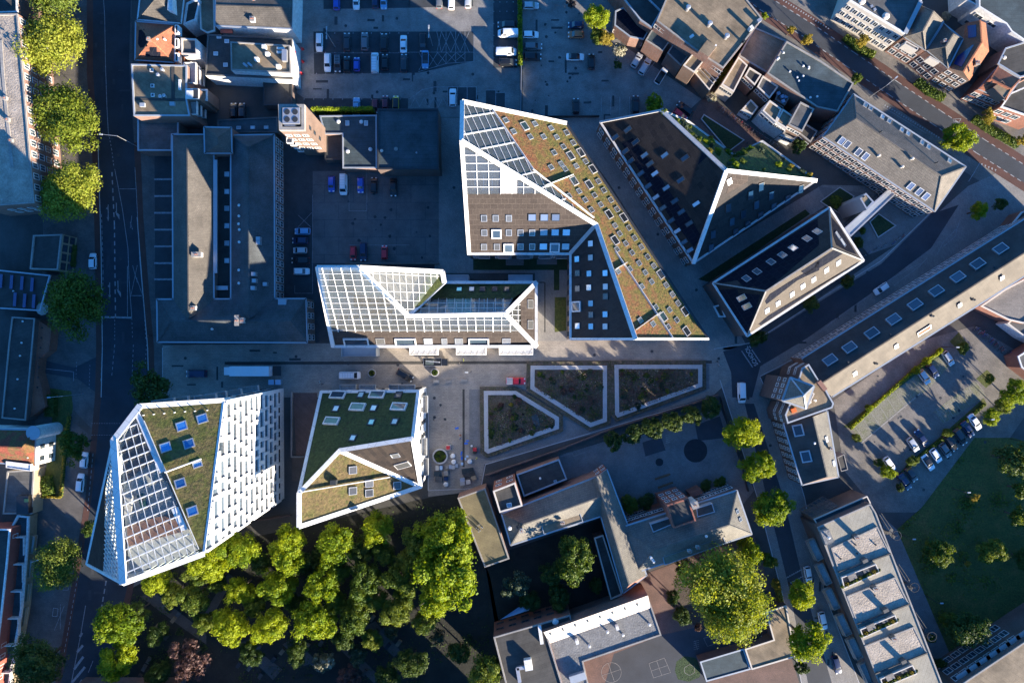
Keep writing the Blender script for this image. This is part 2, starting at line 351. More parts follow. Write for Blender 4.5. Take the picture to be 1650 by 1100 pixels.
 'leaf_pale': lambda n: leaf(n, [(0.06, 0.08, 0.04), (0.16, 0.16, 0.10), (0.42, 0.40, 0.32)], 0.2),
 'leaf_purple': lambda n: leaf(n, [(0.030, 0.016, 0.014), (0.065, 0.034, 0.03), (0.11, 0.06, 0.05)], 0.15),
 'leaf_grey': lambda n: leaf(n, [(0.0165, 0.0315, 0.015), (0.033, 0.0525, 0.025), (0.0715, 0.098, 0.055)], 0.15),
 'leaf_yellow': lambda n: leaf(n, [(0.12, 0.11, 0.012), (0.22, 0.18, 0.02), (0.30, 0.24, 0.04)], 0.35),
}
for nm, c in {'white': (0.78, 0.79, 0.80), 'silver': (0.42, 0.44, 0.46), 'grey': (0.13, 0.14, 0.15), 'dark': (0.03, 0.034, 0.04), 'black': (0.012, 0.013, 0.015),
              'blue': (0.025, 0.08, 0.42), 'navy': (0.012, 0.022, 0.07), 'red': (0.62, 0.02, 0.03), 'maroon': (0.16, 0.016, 0.028), 'yellow': (0.62, 0.42, 0.02),
              'orange': (0.42, 0.15, 0.06), 'lightblue': (0.16, 0.34, 0.55), 'green': (0.02, 0.06, 0.035)}.items():
    RECIPES['car_' + nm] = (lambda c: lambda n: paint(n, c))(c)

# ---------------------------------------------------------------- camera, sun, sky
SUN_EL, SUN_AZ = 13.0, -44.0                     # elevation; direction towards the sun, counter-clockwise from +x
def light_and_camera():
    w = bpy.data.worlds.new('World'); SC.world = w; w.use_nodes = True
    nt = w.node_tree; sky = nt.nodes.new('ShaderNodeTexSky'); sky.sky_type = 'NISHITA'; sky.sun_disc = False
    sky.sun_elevation = math.radians(SUN_EL); sky.sun_rotation = math.radians(90 - SUN_AZ)
    sky.air_density = 1.0; sky.dust_density = 0.4; sky.ozone_density = 6.0
    nt.links.new(mixc(nt, 1.0, sky.outputs[0], (0.50, 1.0, 1.25), 'MULTIPLY'), nt.nodes['Background'].inputs[0]); nt.nodes['Background'].inputs[1].default_value = 0.076
    l = bpy.data.lights.new('sun', 'SUN'); l.energy = 5.0; l.angle = math.radians(0.5); l.color = (1.0, 0.86, 0.68)
    o = bpy.data.objects.new('sun', l); COL.objects.link(o)
    e, a = math.radians(SUN_EL), math.radians(SUN_AZ)
    d = V((math.cos(e) * math.cos(a), math.cos(e) * math.sin(a), math.sin(e)))
    o.rotation_euler = d.to_track_quat('Z', 'Y').to_euler(); o.location = d * 300
    c = bpy.data.cameras.new('camera'); c.sensor_width = 36; c.lens = 36 * F / 1650; c.clip_end = 5000; c.clip_start = 1
    co = bpy.data.objects.new('camera', c); COL.objects.link(co); co.location = (0, 0, H); SC.camera = co
    SC.view_settings.view_transform = 'Standard'; SC.view_settings.look = 'None'; SC.view_settings.gamma = 1
    SC.view_settings.exposure = 2.1
    SC.cycles.max_bounces = 6; SC.cycles.transparent_max_bounces = 12

# ---------------------------------------------------------------- building kit
def sheet(name, poly, z, mat, px=True):
    b = MB(); b.face([P(x, y, 0) + V((0, 0, z)) for x, y in poly] if px else [(x, y, z) for x, y in poly])
    if b.v and area([(p.x, p.y) for p in b.v]) < 0: b.f[0].reverse()
    o = b.build(name, m(mat)); o['kind'] = 'structure'; return o
def raised(name, poly, h, mat, kerb=None):
    b = MB(); w = [P(x, y) for x, y in poly]
    b.prism([(p.x, p.y) for p in w], 0, h, 0)
    mats = [m(mat)]
    if kerb:
        b.ring([(p.x, p.y) for p in w], 0.25, 0, h + 0.02, 1); mats.append(m(kerb))
    o = b.build(name, mats); o['kind'] = 'structure'; return o

def bld(name, label, poly, cat='building', group=None):
    c = cen([P(q[0], q[1], q[2] if len(q) > 2 else 8) for q in poly])
    return thing(name, label, cat, c, group)
def flat(name, label, poly, z, wm='brick', rm='bitumen', pm=None, ph=0.45, base=0.0, pw=0.35, cat='building', group=None, root=None, wname='wall', rname='roof'):
    """walls dropped from the roof outline, roof deck, parapet"""
    w = ccw([tuple(P(x, y, z)[:2]) for x, y in poly])
    r = root or bld(name, label, [(x, y, z) for x, y in poly], cat, group)
    b = MB(); n = len(w); zi = z - ph
    for i in range(n):
        a, c = w[i], w[(i + 1) % n]
        b.face([(a[0], a[1], base), (c[0], c[1], base), (c[0], c[1], zi), (a[0], a[1], zi)])
    b.build(wname, m(wm), r)
    b = MB(); b.face([(x, y, zi + 0.02) for x, y in inset(w, pw * 0.8)]); b.build(rname, m(rm), r)
    b = MB(); b.ring(w, pw, zi, z, 0); b.build('parapet', m(pm or wm), r)
    r['z'] = zi + 0.02
    return r
def shell(r, eaves, wm, base=0.0, name='wall'):
    b = MB(); w = [P(*q) for q in eaves]
    if area([(p.x, p.y) for p in w]) < 0: w.reverse()
    n = len(w)
    for i in range(n):
        a, c = w[i], w[(i + 1) % n]
        b.face([(a.x, a.y, base), (c.x, c.y, base), c, a])
    return b.build(name, m(wm), r)
def facets(r, faces, mat, name='roof', label=None):
    b = MB()
    for f in faces:
        p = [P(*q) for q in f]
        if area([(q.x, q.y) for q in p]) < 0: p.reverse()
        b.face(p)
    return b.build(name, m(mat), r, label)
def edges(r, lines, w, h, mat, name='eaves', lift=0.06, up=(0, 0, 1), ext=None):
    b = MB()
    for a, c in lines: b.bar(P(*a), P(*c), w, h, 0, up, lift, w * .12 if ext is None else ext)
    return b.build(name, m(mat), r)
def hip(name, label, q, ze, ridge, zr, wm='brick', rm='tile_grey', gut='zinc', cat='building', group=None, root=None, base=0.0, gable=False, rm2=None):
    """q: 4 eaves corners; ridge: two points, first by edge q3-q0"""
    e = [(x, y, ze) for x, y in q]; a, c = [(x, y, zr) for x, y in ridge]
    r = root or bld(name, label, e, cat, group)
    shell(r, e, wm, base)
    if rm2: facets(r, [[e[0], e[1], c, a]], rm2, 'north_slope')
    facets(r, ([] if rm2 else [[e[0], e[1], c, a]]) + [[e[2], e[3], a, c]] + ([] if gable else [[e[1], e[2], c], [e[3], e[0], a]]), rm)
    if gable: facets(r, [[e[1], e[2], c], [e[3], e[0], a]], wm, 'gable')
    edges(r, [(e[i], e[(i + 1) % 4]) for i in range(4)], 0.35, 0.16, gut, 'gutter')
    ln = [(a, c)] + ([] if gable else [(a, e[0]), (a, e[3]), (c, e[1]), (c, e[2])])
    edges(r, ln, 0.3, 0.14, rm, 'ridge_tiles', 0.05)
    r['pl'] = 0
    return r
def pl3(a, b, c): return PL(P(*a), P(*b), P(*c))

WM = {}
def winmesh(w, h, fm, gm, fw=0.12, d=0.10, mull=0):
    k = (round(w, 2), round(h, 2), fm, gm, fw, d, mull)
    if k not in WM:
        b = MB(); b.face([(-w / 2, 0.03, 0), (-w / 2, 0.03, h), (w / 2, 0.03, h), (w / 2, 0.03, 0)], 1)
        for x in (-w / 2 + fw / 2, w / 2 - fw / 2): b.box(x - fw / 2, x + fw / 2, 0.0, d, 0, h, 0)
        for z in (fw / 2, h - fw / 2): b.box(-w / 2 + fw, w / 2 - fw, 0.0, d, z - fw / 2, z + fw / 2, 0)
        for i in range(mull):
            x = -w / 2 + w * (i + 1) / (mull + 1); b.box(x - fw / 3, x + fw / 3, 0.0, d * 0.8, fw, h - fw, 0)
        WM[k] = b.mesh('window', [m(fm), m(gm)])
    return WM[k]
def wins(r, a, b, zs, n, w, h, fm='white', gm='glass', t0=0.0, t1=1.0, mull=1, name='window', fw=0.12, skip=()):
    """n windows on each storey height in zs along the wall from ground point a to b; outside is to the left of a->b"""
    a, b = V(a).to_3d(), V(b).to_3d(); a.z = b.z = 0
    d = (b - a); L = d.length; d.normalize(); nn = V((-d.y, d.x, 0)); me = winmesh(w, h, fm, gm, fw, 0.10, mull)
    for iz, z in enumerate(zs):
        for i in range(n):
            if (iz, i) in skip: continue
            p = a + d * (L * (t0 + (t1 - t0) * (i + 0.5) / n)); p.z = z
            mw = Matrix.Translation(p - r.location) @ Matrix((d, nn, V((0, 0, 1)))).transposed().to_4x4()
            put(name, me, r, mw)
def wallpts(px_a, px_b, z):
    return P(px_a[0], px_a[1], z), P(px_b[0], px_b[1], z)

RM = {}
def rwin(r, pl, px, py, w, h, ang, fm='silver', gm='glass_dim', name='roof_window', fw=0.11, up=0.22, sink=0.06, deep=0.0):
    """a roof light lying on plane pl; w,h measured in the survey's pixels, ang = direction of w"""
    p = pl.hit(px, py); u, v, n = pl.frame(ang); s = (H - p.z) / F
    su = 1 / max(0.3, V((u.x, u.y)).length); sv = 1 / max(0.3, V((v.x, v.y)).length)
    w, h = w * s * su, h * s * sv
    k = (round(w, 1), round(h, 1), fm, gm, fw, up, deep)
    if k not in RM:
        b = MB(); W, Hh = w / 2, h / 2
        z = up - sink if not deep else 0.03
        b.box(-W, W, -Hh, -Hh + fw, -0.05, up); b.box(-W, W, Hh - fw, Hh, -0.05, up)
        b.box(-W, -W + fw, -Hh + fw, Hh - fw, -0.05, up); b.box(W - fw, W, -Hh + fw, Hh - fw, -0.05, up)
        f = b.mesh(name, [m(fm)]); b = MB(); b.face([(-W + fw, -Hh + fw, z), (W - fw, -Hh + fw, z), (W - fw, Hh - fw, z), (-W + fw, Hh - fw, z)])
        RM[k] = (f, b.mesh('pane', [m(gm)]))
    mw = Matrix.Translation(p - r.location) @ Matrix((u, v, n)).transposed().to_4x4()
    o = put(name, RM[k][0], r, mw); put('pane', RM[k][1], o); return o
def rpanel(r, pl, poly, mat, name='panel_field', up=0.05):
    b = MB(); q = [pl.hit(x, y) for x, y in poly]
    if area([(p.x, p.y) for p in q]) < 0: q.reverse()
    top = [p + pl.n * up for p in q]; b.face(top)
    for i in range(len(q)):
        j = (i + 1) % len(q); b.face([q[i], q[j], top[j], top[i]])
    return b.build(name, m(mat), r)
def box_on(r, px, py, z0, w, d, h, ang, mat, name, cap=None, top=1.0, label=None):
    """box standing on height z0; its top is seen at (px,py)"""
    p = P(px, py, z0 + h); a = math.radians(ang)
    u = V((math.cos(a), math.sin(a), 0)); v = V((-u.y, u.x, 0)); b = MB()
    b.obox((p.x, p.y, z0 + h / 2), u * (w / 2), v * (d / 2), (0, 0, h / 2), 0, top)
    mats = [m(mat)]
    if cap:
        b.obox((p.x, p.y, z0 + h + 0.05), u * (w / 2 + 0.08), v * (d / 2 + 0.08), (0, 0, 0.05), 1); mats.append(m(cap))
    return b.build(name, mats, r, label)
def vent(r, px, py, z0, rad=0.3, h=0.8, mat='white', name='roof_vent'):
    p = P(px, py, z0 + h); b = MB()
    b.cyl((p.x, p.y, z0 - 0.1), (p.x, p.y, z0 + h), rad * 0.7, rad * 0.7, 10)
    b.cyl((p.x, p.y, z0 + h), (p.x, p.y, z0 + h + 0.14), rad, rad * 0.6, 10)
    return b.build(name, m(mat), r)
def dome(r, px, py, z0, rad, mat='white', name='roof_light'):
    p = P(px, py, z0 + rad * 0.4); b = MB()
    b.cyl((p.x, p.y, z0), (p.x, p.y, z0 + rad * 0.4), rad, rad, 12, 0, False)
    b.cyl((p.x, p.y, z0 + rad * 0.4), (p.x, p.y, z0 + rad * 0.8), rad, rad * 0.55, 12)
    return b.build(name, m(mat), r)
def grid(r, quad, nu, nv, w, h, mat, name='glazing_bars', lift=0.08, heavy=0, hw=0.3):
    """bars over a quad of world points a,b,c,d (a-b and d-c divided nu times)"""
    a, b_, c, d = [V(q) for q in quad]; up = (b_ - a).cross(d - a).normalized()
    if up.z < 0: up = -up
    b = MB()
    for i in range(nu + 1):
        t = i / nu; ww = hw if heavy and i % heavy == 0 else w
        b.bar(a.lerp(b_, t), d.lerp(c, t), ww, h, 0, up, lift)
    for i in range(nv + 1):
        t = i / nv
        b.bar(a.lerp(d, t), b_.lerp(c, t), w, h * 0.9, 0, up, lift)
    return b.build(name, m(mat), r)
# ---------------------------------------------------------------- trees
def crown_mesh(seed, blobs, quads, size, flatz=0.8, core=0.45, rr=(0.20, 0.34)):
    """unit crown: leaf-sized faces over many clumps spread through a lumpy ellipsoid"""
    r = random.Random(seed); v = []; f = []
    cs = []
    ph = [r.uniform(0, 6.28) for _ in range(3)]
    for i in range(blobs):
        z = 1 - 1.55 * (i + 0.5) / blobs; t = i * 2.39996 + r.uniform(-.5, .5)
        q = math.sqrt(max(0, 1 - z * z)); k = (r.uniform(core, 0.8)) * (1 + 0.16 * math.sin(2 * t + ph[0]) + 0.1 * math.sin(3 * t + ph[1]))
        if r.random() < 0.25: k *= 0.65
        cs.append((V((math.cos(t) * q * k, math.sin(t) * q * k, z * k * flatz)), r.uniform(*rr)))
    per = quads // blobs
    for c, br in cs:
        for _ in range(per):
            d = V((r.gauss(0, 1), r.gauss(0, 1), r.gauss(0, 1)))
            if d.length < 1e-3: continue
            d.normalize()
            if d.z < -0.35: d.z = -d.z * 0.5
            p = c + d * br * (r.uniform(0.55, 1.0) + (0.25 if r.random() < 0.12 else 0))
            n = (d + V((r.gauss(0, .38), r.gauss(0, .38), r.gauss(0, .38)))).normalized()
            x = n.cross(V((r.gauss(0, 1), r.gauss(0, 1), r.gauss(0, 1)))).normalized(); y = n.cross(x)
            s = size * r.uniform(0.6, 1.3); e = s * r.uniform(0.55, 1.0); i = len(v)
            v += [tuple(p - x * s), tuple(p - y * e), tuple(p + x * s), tuple(p + y * e)]
            f.append((i, i + 1, i + 2, i + 3))
    me = bpy.data.meshes.new('crown'); me.from_pydata(v, [], f); me.materials.append(m('leaf_mid')); me.update()
    return me
def trunk_mesh(seed, limbs=7):
    r = random.Random(seed); b = MB(); top = 0.62
    b.cyl((0, 0, -0.02), (0.01, 0, top), 0.036, 0.02, 9)
    for i in range(limbs):
        t = i * 2.4 + r.uniform(-.4, .4); z = top * r.uniform(0.6, 1.0)
        e = V((math.cos(t) * r.uniform(.16, .3), math.sin(t) * r.uniform(.16, .3), z + r.uniform(.12, .3)))
        mid = V((0, 0, z)).lerp(e, 0.5) + V((0, 0, -0.03))
        b.cyl((0.005, 0, z), mid, 0.014, 0.010, 6); b.cyl(mid, e, 0.010, 0.004, 6)
    return b.mesh('trunk', [m('bark')])
CROWN = {}
def crowns(k):
    if k not in CROWN:
        CROWN[k] = {'big': lambda: [crown_mesh(s, 80, 14000, 0.030) for s in (1, 2, 3, 4)],
                    'lumpy': lambda: [crown_mesh(s, 52, 9000, 0.040, 0.85, 0.5, (0.17, 0.3)) for s in (11, 12, 13, 14, 15)],
                    'open': lambda: [crown_mesh(s, 40, 4200, 0.045, 0.8, 0.35, (0.14, 0.26)) for s in (21, 22, 23)],
                    'ball': lambda: [crown_mesh(s, 60, 5000, 0.058, 0.9, 0.66, (0.2, 0.26)) for s in (31, 32)],
                    'bush': lambda: [crown_mesh(s, 24, 1500, 0.10, 0.75, 0.5, (0.25, 0.4)) for s in (41, 42, 43)]}[k]()
    return CROWN[k]
TRUNKS = []
def tree(name, label, px, py, r, h, shape, mat, cat='tree', group=None, stretch=(1, 1), rz=None, zr=None):
    """px,py,r: crown seen in the survey; h = height of its top"""
    if not TRUNKS: TRUNKS.extend(trunk_mesh(s) for s in (1, 2, 3))
    zc = h * 0.62; R = m2(r, zc); p = P(px, py, zc); ms = crowns(shape)
    i = rnd.randrange(99); o = thing(name, label, cat, (p.x, p.y, 0), group)
    rv = zr if zr else min(h * 0.40 / 0.8, R * 1.15)
    a = rnd.uniform(0, 6.28) if rz is None else math.radians(rz)
    put('crown', ms[i % len(ms)], o, Matrix.Translation((0, 0, zc)) @ Matrix.Rotation(a, 4, 'Z') @ Matrix.Diagonal((R * stretch[0], R * stretch[1], rv, 1)), [m(mat)])
    if shape != 'bush':
        put('trunk', TRUNKS[i % 3], o, Matrix.Rotation(a, 4, 'Z') @ Matrix.Diagonal((h * 0.75, h * 0.75, h, 1)))
    else:
        put('stem', TRUNKS[i % 3], o, Matrix.Diagonal((h, h, h * 0.8, 1)))
    return o
def hedge(label, path, w, h, mat='leaf_mid', name='hedge'):
    pts = [P(x, y) for x, y in path]
    o = thing(name, label, 'hedge', pts[0])
    r = random.Random(len(label)); v = []; f = []
    for a, b in zip(pts, pts[1:]):
        L = (b - a).length; d = (b - a) / L; s = V((-d.y, d.x, 0))
        for _ in range(int(L * w * 26 + L * h * 20)):
            e = r.uniform(-1, 1); z = h * (r.uniform(0.75, 1.05) if abs(e) < 0.85 else r.uniform(0.1, 1))
            p = a + d * r.uniform(0, L) + s * (e * w / 2) + V((0, 0, z)) - o.location
            n = (V((0, 0, 1)) + s * e + V((r.gauss(0, .7), r.gauss(0, .7), r.gauss(0, .4)))).normalized()
            x = n.cross(V((r.gauss(0, 1), r.gauss(0, 1), .3))).normalized(); y = n.cross(x); q = r.uniform(.12, .26); i = len(v)
            v += [tuple(p - x * q), tuple(p - y * q * .7), tuple(p + x * q), tuple(p + y * q * .7)]; f.append((i, i + 1, i + 2, i + 3))
    me = bpy.data.meshes.new('foliage'); me.from_pydata(v, [], f); me.materials.append(m(mat)); me.update(); put('foliage', me, o)
    b = MB()
    for a, c in zip(pts, pts[1:]): b.bar(a + V((0, 0, h * .42)), c + V((0, 0, h * .42)), w * .8, h * .84)
    b.build('twigs', m('leaf_dark'), o)
    return o
def scatter(name, polys, n, mat, z, size, seed, hmax=0.8):
    """ground cover nobody could count, one mesh"""
    r = random.Random(seed); v = []; f = []
    for poly in polys:
        w = [P(x, y) for x, y in poly]; x0, x1 = min(p.x for p in w), max(p.x for p in w); y0, y1 = min(p.y for p in w), max(p.y for p in w)
        def inside(x, y):
            c = False
            for i in range(len(w)):
                a, b = w[i], w[i - 1]
                if (a.y > y) != (b.y > y) and x < (b.x - a.x) * (y - a.y) / (b.y - a.y) + a.x: c = not c
            return c
        k = 0; tot = int(n * (x1 - x0) * (y1 - y0))
        cl = [(r.uniform(x0, x1), r.uniform(y0, y1), r.uniform(.5, 2.2)) for _ in range(max(3, tot // 60))]
        for _ in range(tot):
            cx, cy, cr = r.choice(cl); x, y = r.gauss(cx, cr), r.gauss(cy, cr)
            if not inside(x, y): continue
            p = V((x, y, z + r.uniform(.05, hmax)))
            nn = V((r.gauss(0, .7), r.gauss(0, .7), 1)).normalized(); a = nn.cross(V((r.gauss(0, 1), r.gauss(0, 1), .2))).normalized(); b = nn.cross(a)
            q = size * r.uniform(.5, 1.4); i = len(v)
            v += [tuple(p - a * q), tuple(p - b * q * .6), tuple(p + a * q), tuple(p + b * q * .6)]; f.append((i, i + 1, i + 2, i + 3))
    me = bpy.data.meshes.new(name); me.from_pydata(v, [], f); me.materials.append(m(mat)); me.update()
    o = bpy.data.objects.new(name, me); COL.objects.link(o); o['kind'] = 'stuff'; return o

# ---------------------------------------------------------------- vehicles
def bevel_mesh(name, b, mats, w, seg=2, ang=0.4):
    me = b.mesh(name, mats); bm = bmesh.new(); bm.from_mesh(me)
    bmesh.ops.remove_doubles(bm, verts=bm.verts, dist=1e-4)
    bmesh.ops.recalc_face_normals(bm, faces=bm.faces)
    es = [e for e in bm.edges if len(e.link_faces) == 2 and e.calc_face_angle() > ang]
    bmesh.ops.bevel(bm, geom=es, offset=w, segments=seg, profile=0.6, affect='EDGES', clamp_overlap=True)
    for f in bm.faces: f.smooth = True
    bm.to_mesh(me); bm.free()
    return me
def loft(b, secs, m_=0):
    """secs: list of closed loops with equal counts"""
    n = len(secs[0]); i0 = len(b.v)
    for s in secs: b.v += [V(p) for p in s]
    for k in range(len(secs) - 1):
        for i in range(n):
            j = (i + 1) % n
            b.f.append([i0 + k * n + i, i0 + k * n + j, i0 + (k + 1) * n + j, i0 + (k + 1) * n + i]); b.m.append(m_)
    b.f.append([i0 + n - 1 - i for i in range(n)]); b.m.append(m_)
    b.f.append([i0 + (len(secs) - 1) * n + i for i in range(n)]); b.m.append(m_)
CARS = {}
SPEC = {  # length, width, belt height, roof height, cabin x: rear base, rear top, front top, front base
 'hatch': (4.1, 1.76, 0.92, 1.48, -1.95, -1.60, 0.35, 1.05), 'estate': (4.7, 1.82, 0.92, 1.48, -2.25, -1.95, 0.45, 1.2),
 'saloon': (4.6, 1.80, 0.90, 1.42, -1.75, -1.05, 0.40, 1.2), 'suv': (4.6, 1.88, 1.05, 1.66, -2.2, -1.85, 0.5, 1.2),
 'van': (5.3, 2.0, 1.15, 2.1, -2.6, -2.5, 1.25, 1.95), 'small': (3.6, 1.65, 0.92, 1.48, -1.72, -1.45, 0.45, 1.1),
 'pickup': (4.9, 1.85, 1.0, 1.7, -0.75, -0.6, 0.65, 1.25)}
def car_parts(k):
    if k in CARS: return CARS[k]
    L, W, zb, zr, a, c, d, e = SPEC[k]; h = L / 2; w = W / 2
    b = MB(); secs = []
    for x, q, z0, z1 in ((-h, .86, .42, zb * .86), (-h + .12, .95, .28, zb), (-h + .8, 1, .22, zb + .01), (0, 1, .2, zb + .01), (e, 1, .22, zb),
                         (h - .55, .97, .25, zb - .12), (h - .12, .88, .3, zb - .24), (h, .72, .42, zb - .36)):
        y = w * q; zm = z0 + (z1 - z0) * .6
        secs.append([(x, -y * .92, z0), (x, -y, zm), (x, -y * .93, z1), (x, y * .93, z1), (x, y, zm), (x, y * .92, z0)])
    loft(b, secs)
    body = bevel_mesh('body', b, [m('car_grey')], 0.05)
    b = MB(); wb, wt = w * .90, w * .74
    lo = [(a, -wb * .95, zb - .03), (a, wb * .95, zb - .03), (e, wb * .93, zb - .03), (e, -wb * .93, zb - .03)]
    hi = [(c, -wt, zr), (c, wt, zr), (d, wt, zr), (d, -wt, zr)]
    i = len(b.v); b.v += [V(p) for p in lo + hi]
    for f in ((4, 7, 6, 5), (0, 4, 5, 1), (1, 5, 6, 2), (2, 6, 7, 3), (3, 7, 4, 0), (0, 1, 2, 3)): b.f.append(list(f)); b.m.append(0)
    cab = bevel_mesh('cabin', b, [m('car_grey')], 0.07)
    lo, hi = [V(p) for p in lo], [V(p) for p in hi]
    def glaz(p0, p1, p2, p3, i0, i1, t0, t1):
        n = (p1 - p0).cross(p3 - p0).normalized()
        if n.dot((p0 + p2) / 2 - V((0, 0, zb))) < 0: n = -n
        def q(s, t): return p0.lerp(p1, s).lerp(p3.lerp(p2, s), t) + n * .015
        g = MB(); g.face([q(i0, t0), q(i1, t0), q(i1, t1), q(i0, t1)]); return g
    gm = [m('car_glass')]
    ws = glaz(lo[2], lo[3], hi[3], hi[2], .05, .95, .06, .93).mesh('windscreen', gm)
    rw = glaz(lo[0], lo[1], hi[1], hi[0], .08, .92, .2, .9).mesh('rear_window', gm) if k != 'van' else None
    rt = (.06, .94) if k != 'van' else (.70, .95)
    s1 = glaz(lo[1], lo[2], hi[2], hi[1], rt[0], rt[1], .12, .86).mesh('side_window', gm)
    s2 = glaz(lo[3], lo[0], hi[0], hi[3], 1 - rt[1], 1 - rt[0], .12, .86).mesh('side_window', gm)
    b = MB(); b.cyl((0, -.11, 0), (0, .11, 0), .33, .33, 14); b.cyl((0, -.12, 0), (0, .12, 0), .18, .18, 8, 1)
    wh = b.mesh('wheel', [m('tyre'), m('silver')])
    b = MB(); b.obox((0, 0, 0), (.14, 0, -.05), (0, .2, 0), (.03, 0, .07)); hl = b.mesh('headlight', [m('lamp_glass')])
    b = MB(); b.obox((0, 0, 0), (.04, 0, 0), (0, .16, 0), (0, 0, .12)); tl = b.mesh('tail_light', [m('tail_red')])
    b = MB(); b.obox((0, 0, 0), (.06, 0, 0), (0, .1, 0), (0, 0, .07)); mi = b.mesh('wing_mirror', [m('car_black')])
    ex = []
    if k == 'pickup':
        b = MB(); b.ring([(-h + .1, -w * .9), (-h + .1, w * .9), (-.85, w * .9), (-.85, -w * .9)], .07, zb - .05, zb + .22)
        b.face([(-h + .15, -w * .85, zb + .03), (-.9, -w * .85, zb + .03), (-.9, w * .85, zb + .03), (-h + .15, w * .85, zb + .03)], 1)
        ex.append(('load_bed', b.mesh('load_bed', [m('car_white'), m('cream')])))
    CARS[k] = (body, cab, ws, rw, s1, s2, wh, hl, tl, mi, ex)
    return CARS[k]
CARKIND = {'van': ('van', 'van'), 'pickup': ('pickup_truck', 'pickup truck')}
def car(px, py, ang, kind, col, label, group='parked cars', roof=None, rails=False):
    """ang: heading of the nose, degrees counter-clockwise in the picture"""
    body, cab, ws, rw, s1, s2, wh, hl, tl, mi, ex = car_parts(kind); L, W, zb, zr, a, c, d, e = SPEC[kind]
    p = P(px, py, 0.9); nm, ct = CARKIND.get(kind, ('parked_car', 'car'))
    o = thing(nm, label, ct, (p.x, p.y, 0.0), group, math.radians(ang)); cm = [m('car_' + col)]
    put('body', body, o, None, cm); put('cabin', cab, o, None, [m('car_' + (roof or col))]); put('windscreen', ws, o)
    if rw: put('rear_window', rw, o)
    put('side_window', s1, o); put('side_window', s2, o)
    for x in (-L * .31, L * .31):
        for y in (-W / 2 + .1, W / 2 - .1): put('wheel', wh, o, Matrix.Translation((x, y, .33)))
    for y in (-W * .29, W * .29):
        put('headlight', hl, o, Matrix.Translation((L / 2 - .24, y, zb - .27))); put('tail_light', tl, o, Matrix.Translation((-L / 2 + .03, y * 1.2, zb - .2)))
    for y in (-W / 2 - .06, W / 2 + .06): put('wing_mirror', mi, o, Matrix.Translation((e - .25, y, zb + .03)))
    for n, me in ex: put(n, me, o)
    if rails:
        b = MB()
        for y in (-wtop(W), wtop(W)): b.box(c + .1, d - .1, y - .04, y + .04, zr - .02, zr + .07)
        for i in range(6): b.box(c + .2 + i * (d - c - .4) / 5, c + .26 + i * (d - c - .4) / 5, -wtop(W), wtop(W), zr + .05, zr + .1)
        me = b.mesh('roof_rack', [m('silver')]); put('roof_rack', me, o)
    return o
def wtop(W): return W * .37 * .85
# ---------------------------------------------------------------- people
PM = {}
def person_mesh():
    if PM: return PM['b']
    sk = [(0, 0, .92), (0, 0, 1.12), (0, 0, 1.38), (0, 0, 1.5), (.02, 0, 1.66), (0, .19, 1.40), (.05, .25, 1.12), (.16, .24, .92), (0, -.19, 1.40), (-.05, -.25, 1.12), (.08, -.26, .9),
          (0, .09, .88), (.12, .1, .48), (.06, .1, .06), (.2, .1, .03), (0, -.09, .88), (-.06, -.1, .48), (-.2, -.1, .07), (-.06, -.1, .03)]
    ed = [(0, 1), (1, 2), (2, 3), (3, 4), (2, 5), (5, 6), (6, 7), (2, 8), (8, 9), (9, 10), (0, 11), (11, 12), (12, 13), (13, 14), (0, 15), (15, 16), (16, 17), (17, 18)]
    ra = [.15, .15, .17, .06, .11, .075, .05, .038, .075, .05, .038, .1, .065, .05, .04, .1, .065, .05, .04]
    me = bpy.data.meshes.new('tmp'); me.from_pydata(sk, ed, []); o = bpy.data.objects.new('tmp', me); COL.objects.link(o)
    o.modifiers.new('s', 'SKIN'); o.modifiers.new('d', 'SUBSURF').levels = 1
    for v, r in zip(me.skin_vertices[0].data, ra): v.radius = (r, r)
    me.skin_vertices[0].data[0].use_root = True
    dg = bpy.context.evaluated_depsgraph_get(); b = bpy.data.meshes.new_from_object(o.evaluated_get(dg)); b.name = 'body'
    bpy.data.objects.remove(o); b.materials.clear()
    for q in ('skin', 'car_navy', 'car_dark'): b.materials.append(m(q))
    for f in b.polygons:
        c = f.center; f.use_smooth = True
        f.material_index = 0 if c.z > 1.5 or (abs(c.y) > .2 and c.z < .97) else (1 if c.z > .9 else 2)
    PM['b'] = b
    bm = MB(); bm.cyl((.01, 0, 1.66), (0, 0, 1.80), .125, .06, 10); PM['h'] = bm.mesh('hair', [m('bark')])
    return b
def person(px, py, ang, top, label, legs='car_dark'):
    b = person_mesh(); p = P(px, py, 1); o = thing('person', label, 'person', (p.x, p.y, 0), None, math.radians(ang))
    put('body', b, o, None, [m('skin'), m(top), m(legs)]); put('hair', PM['h'], o)
    return o
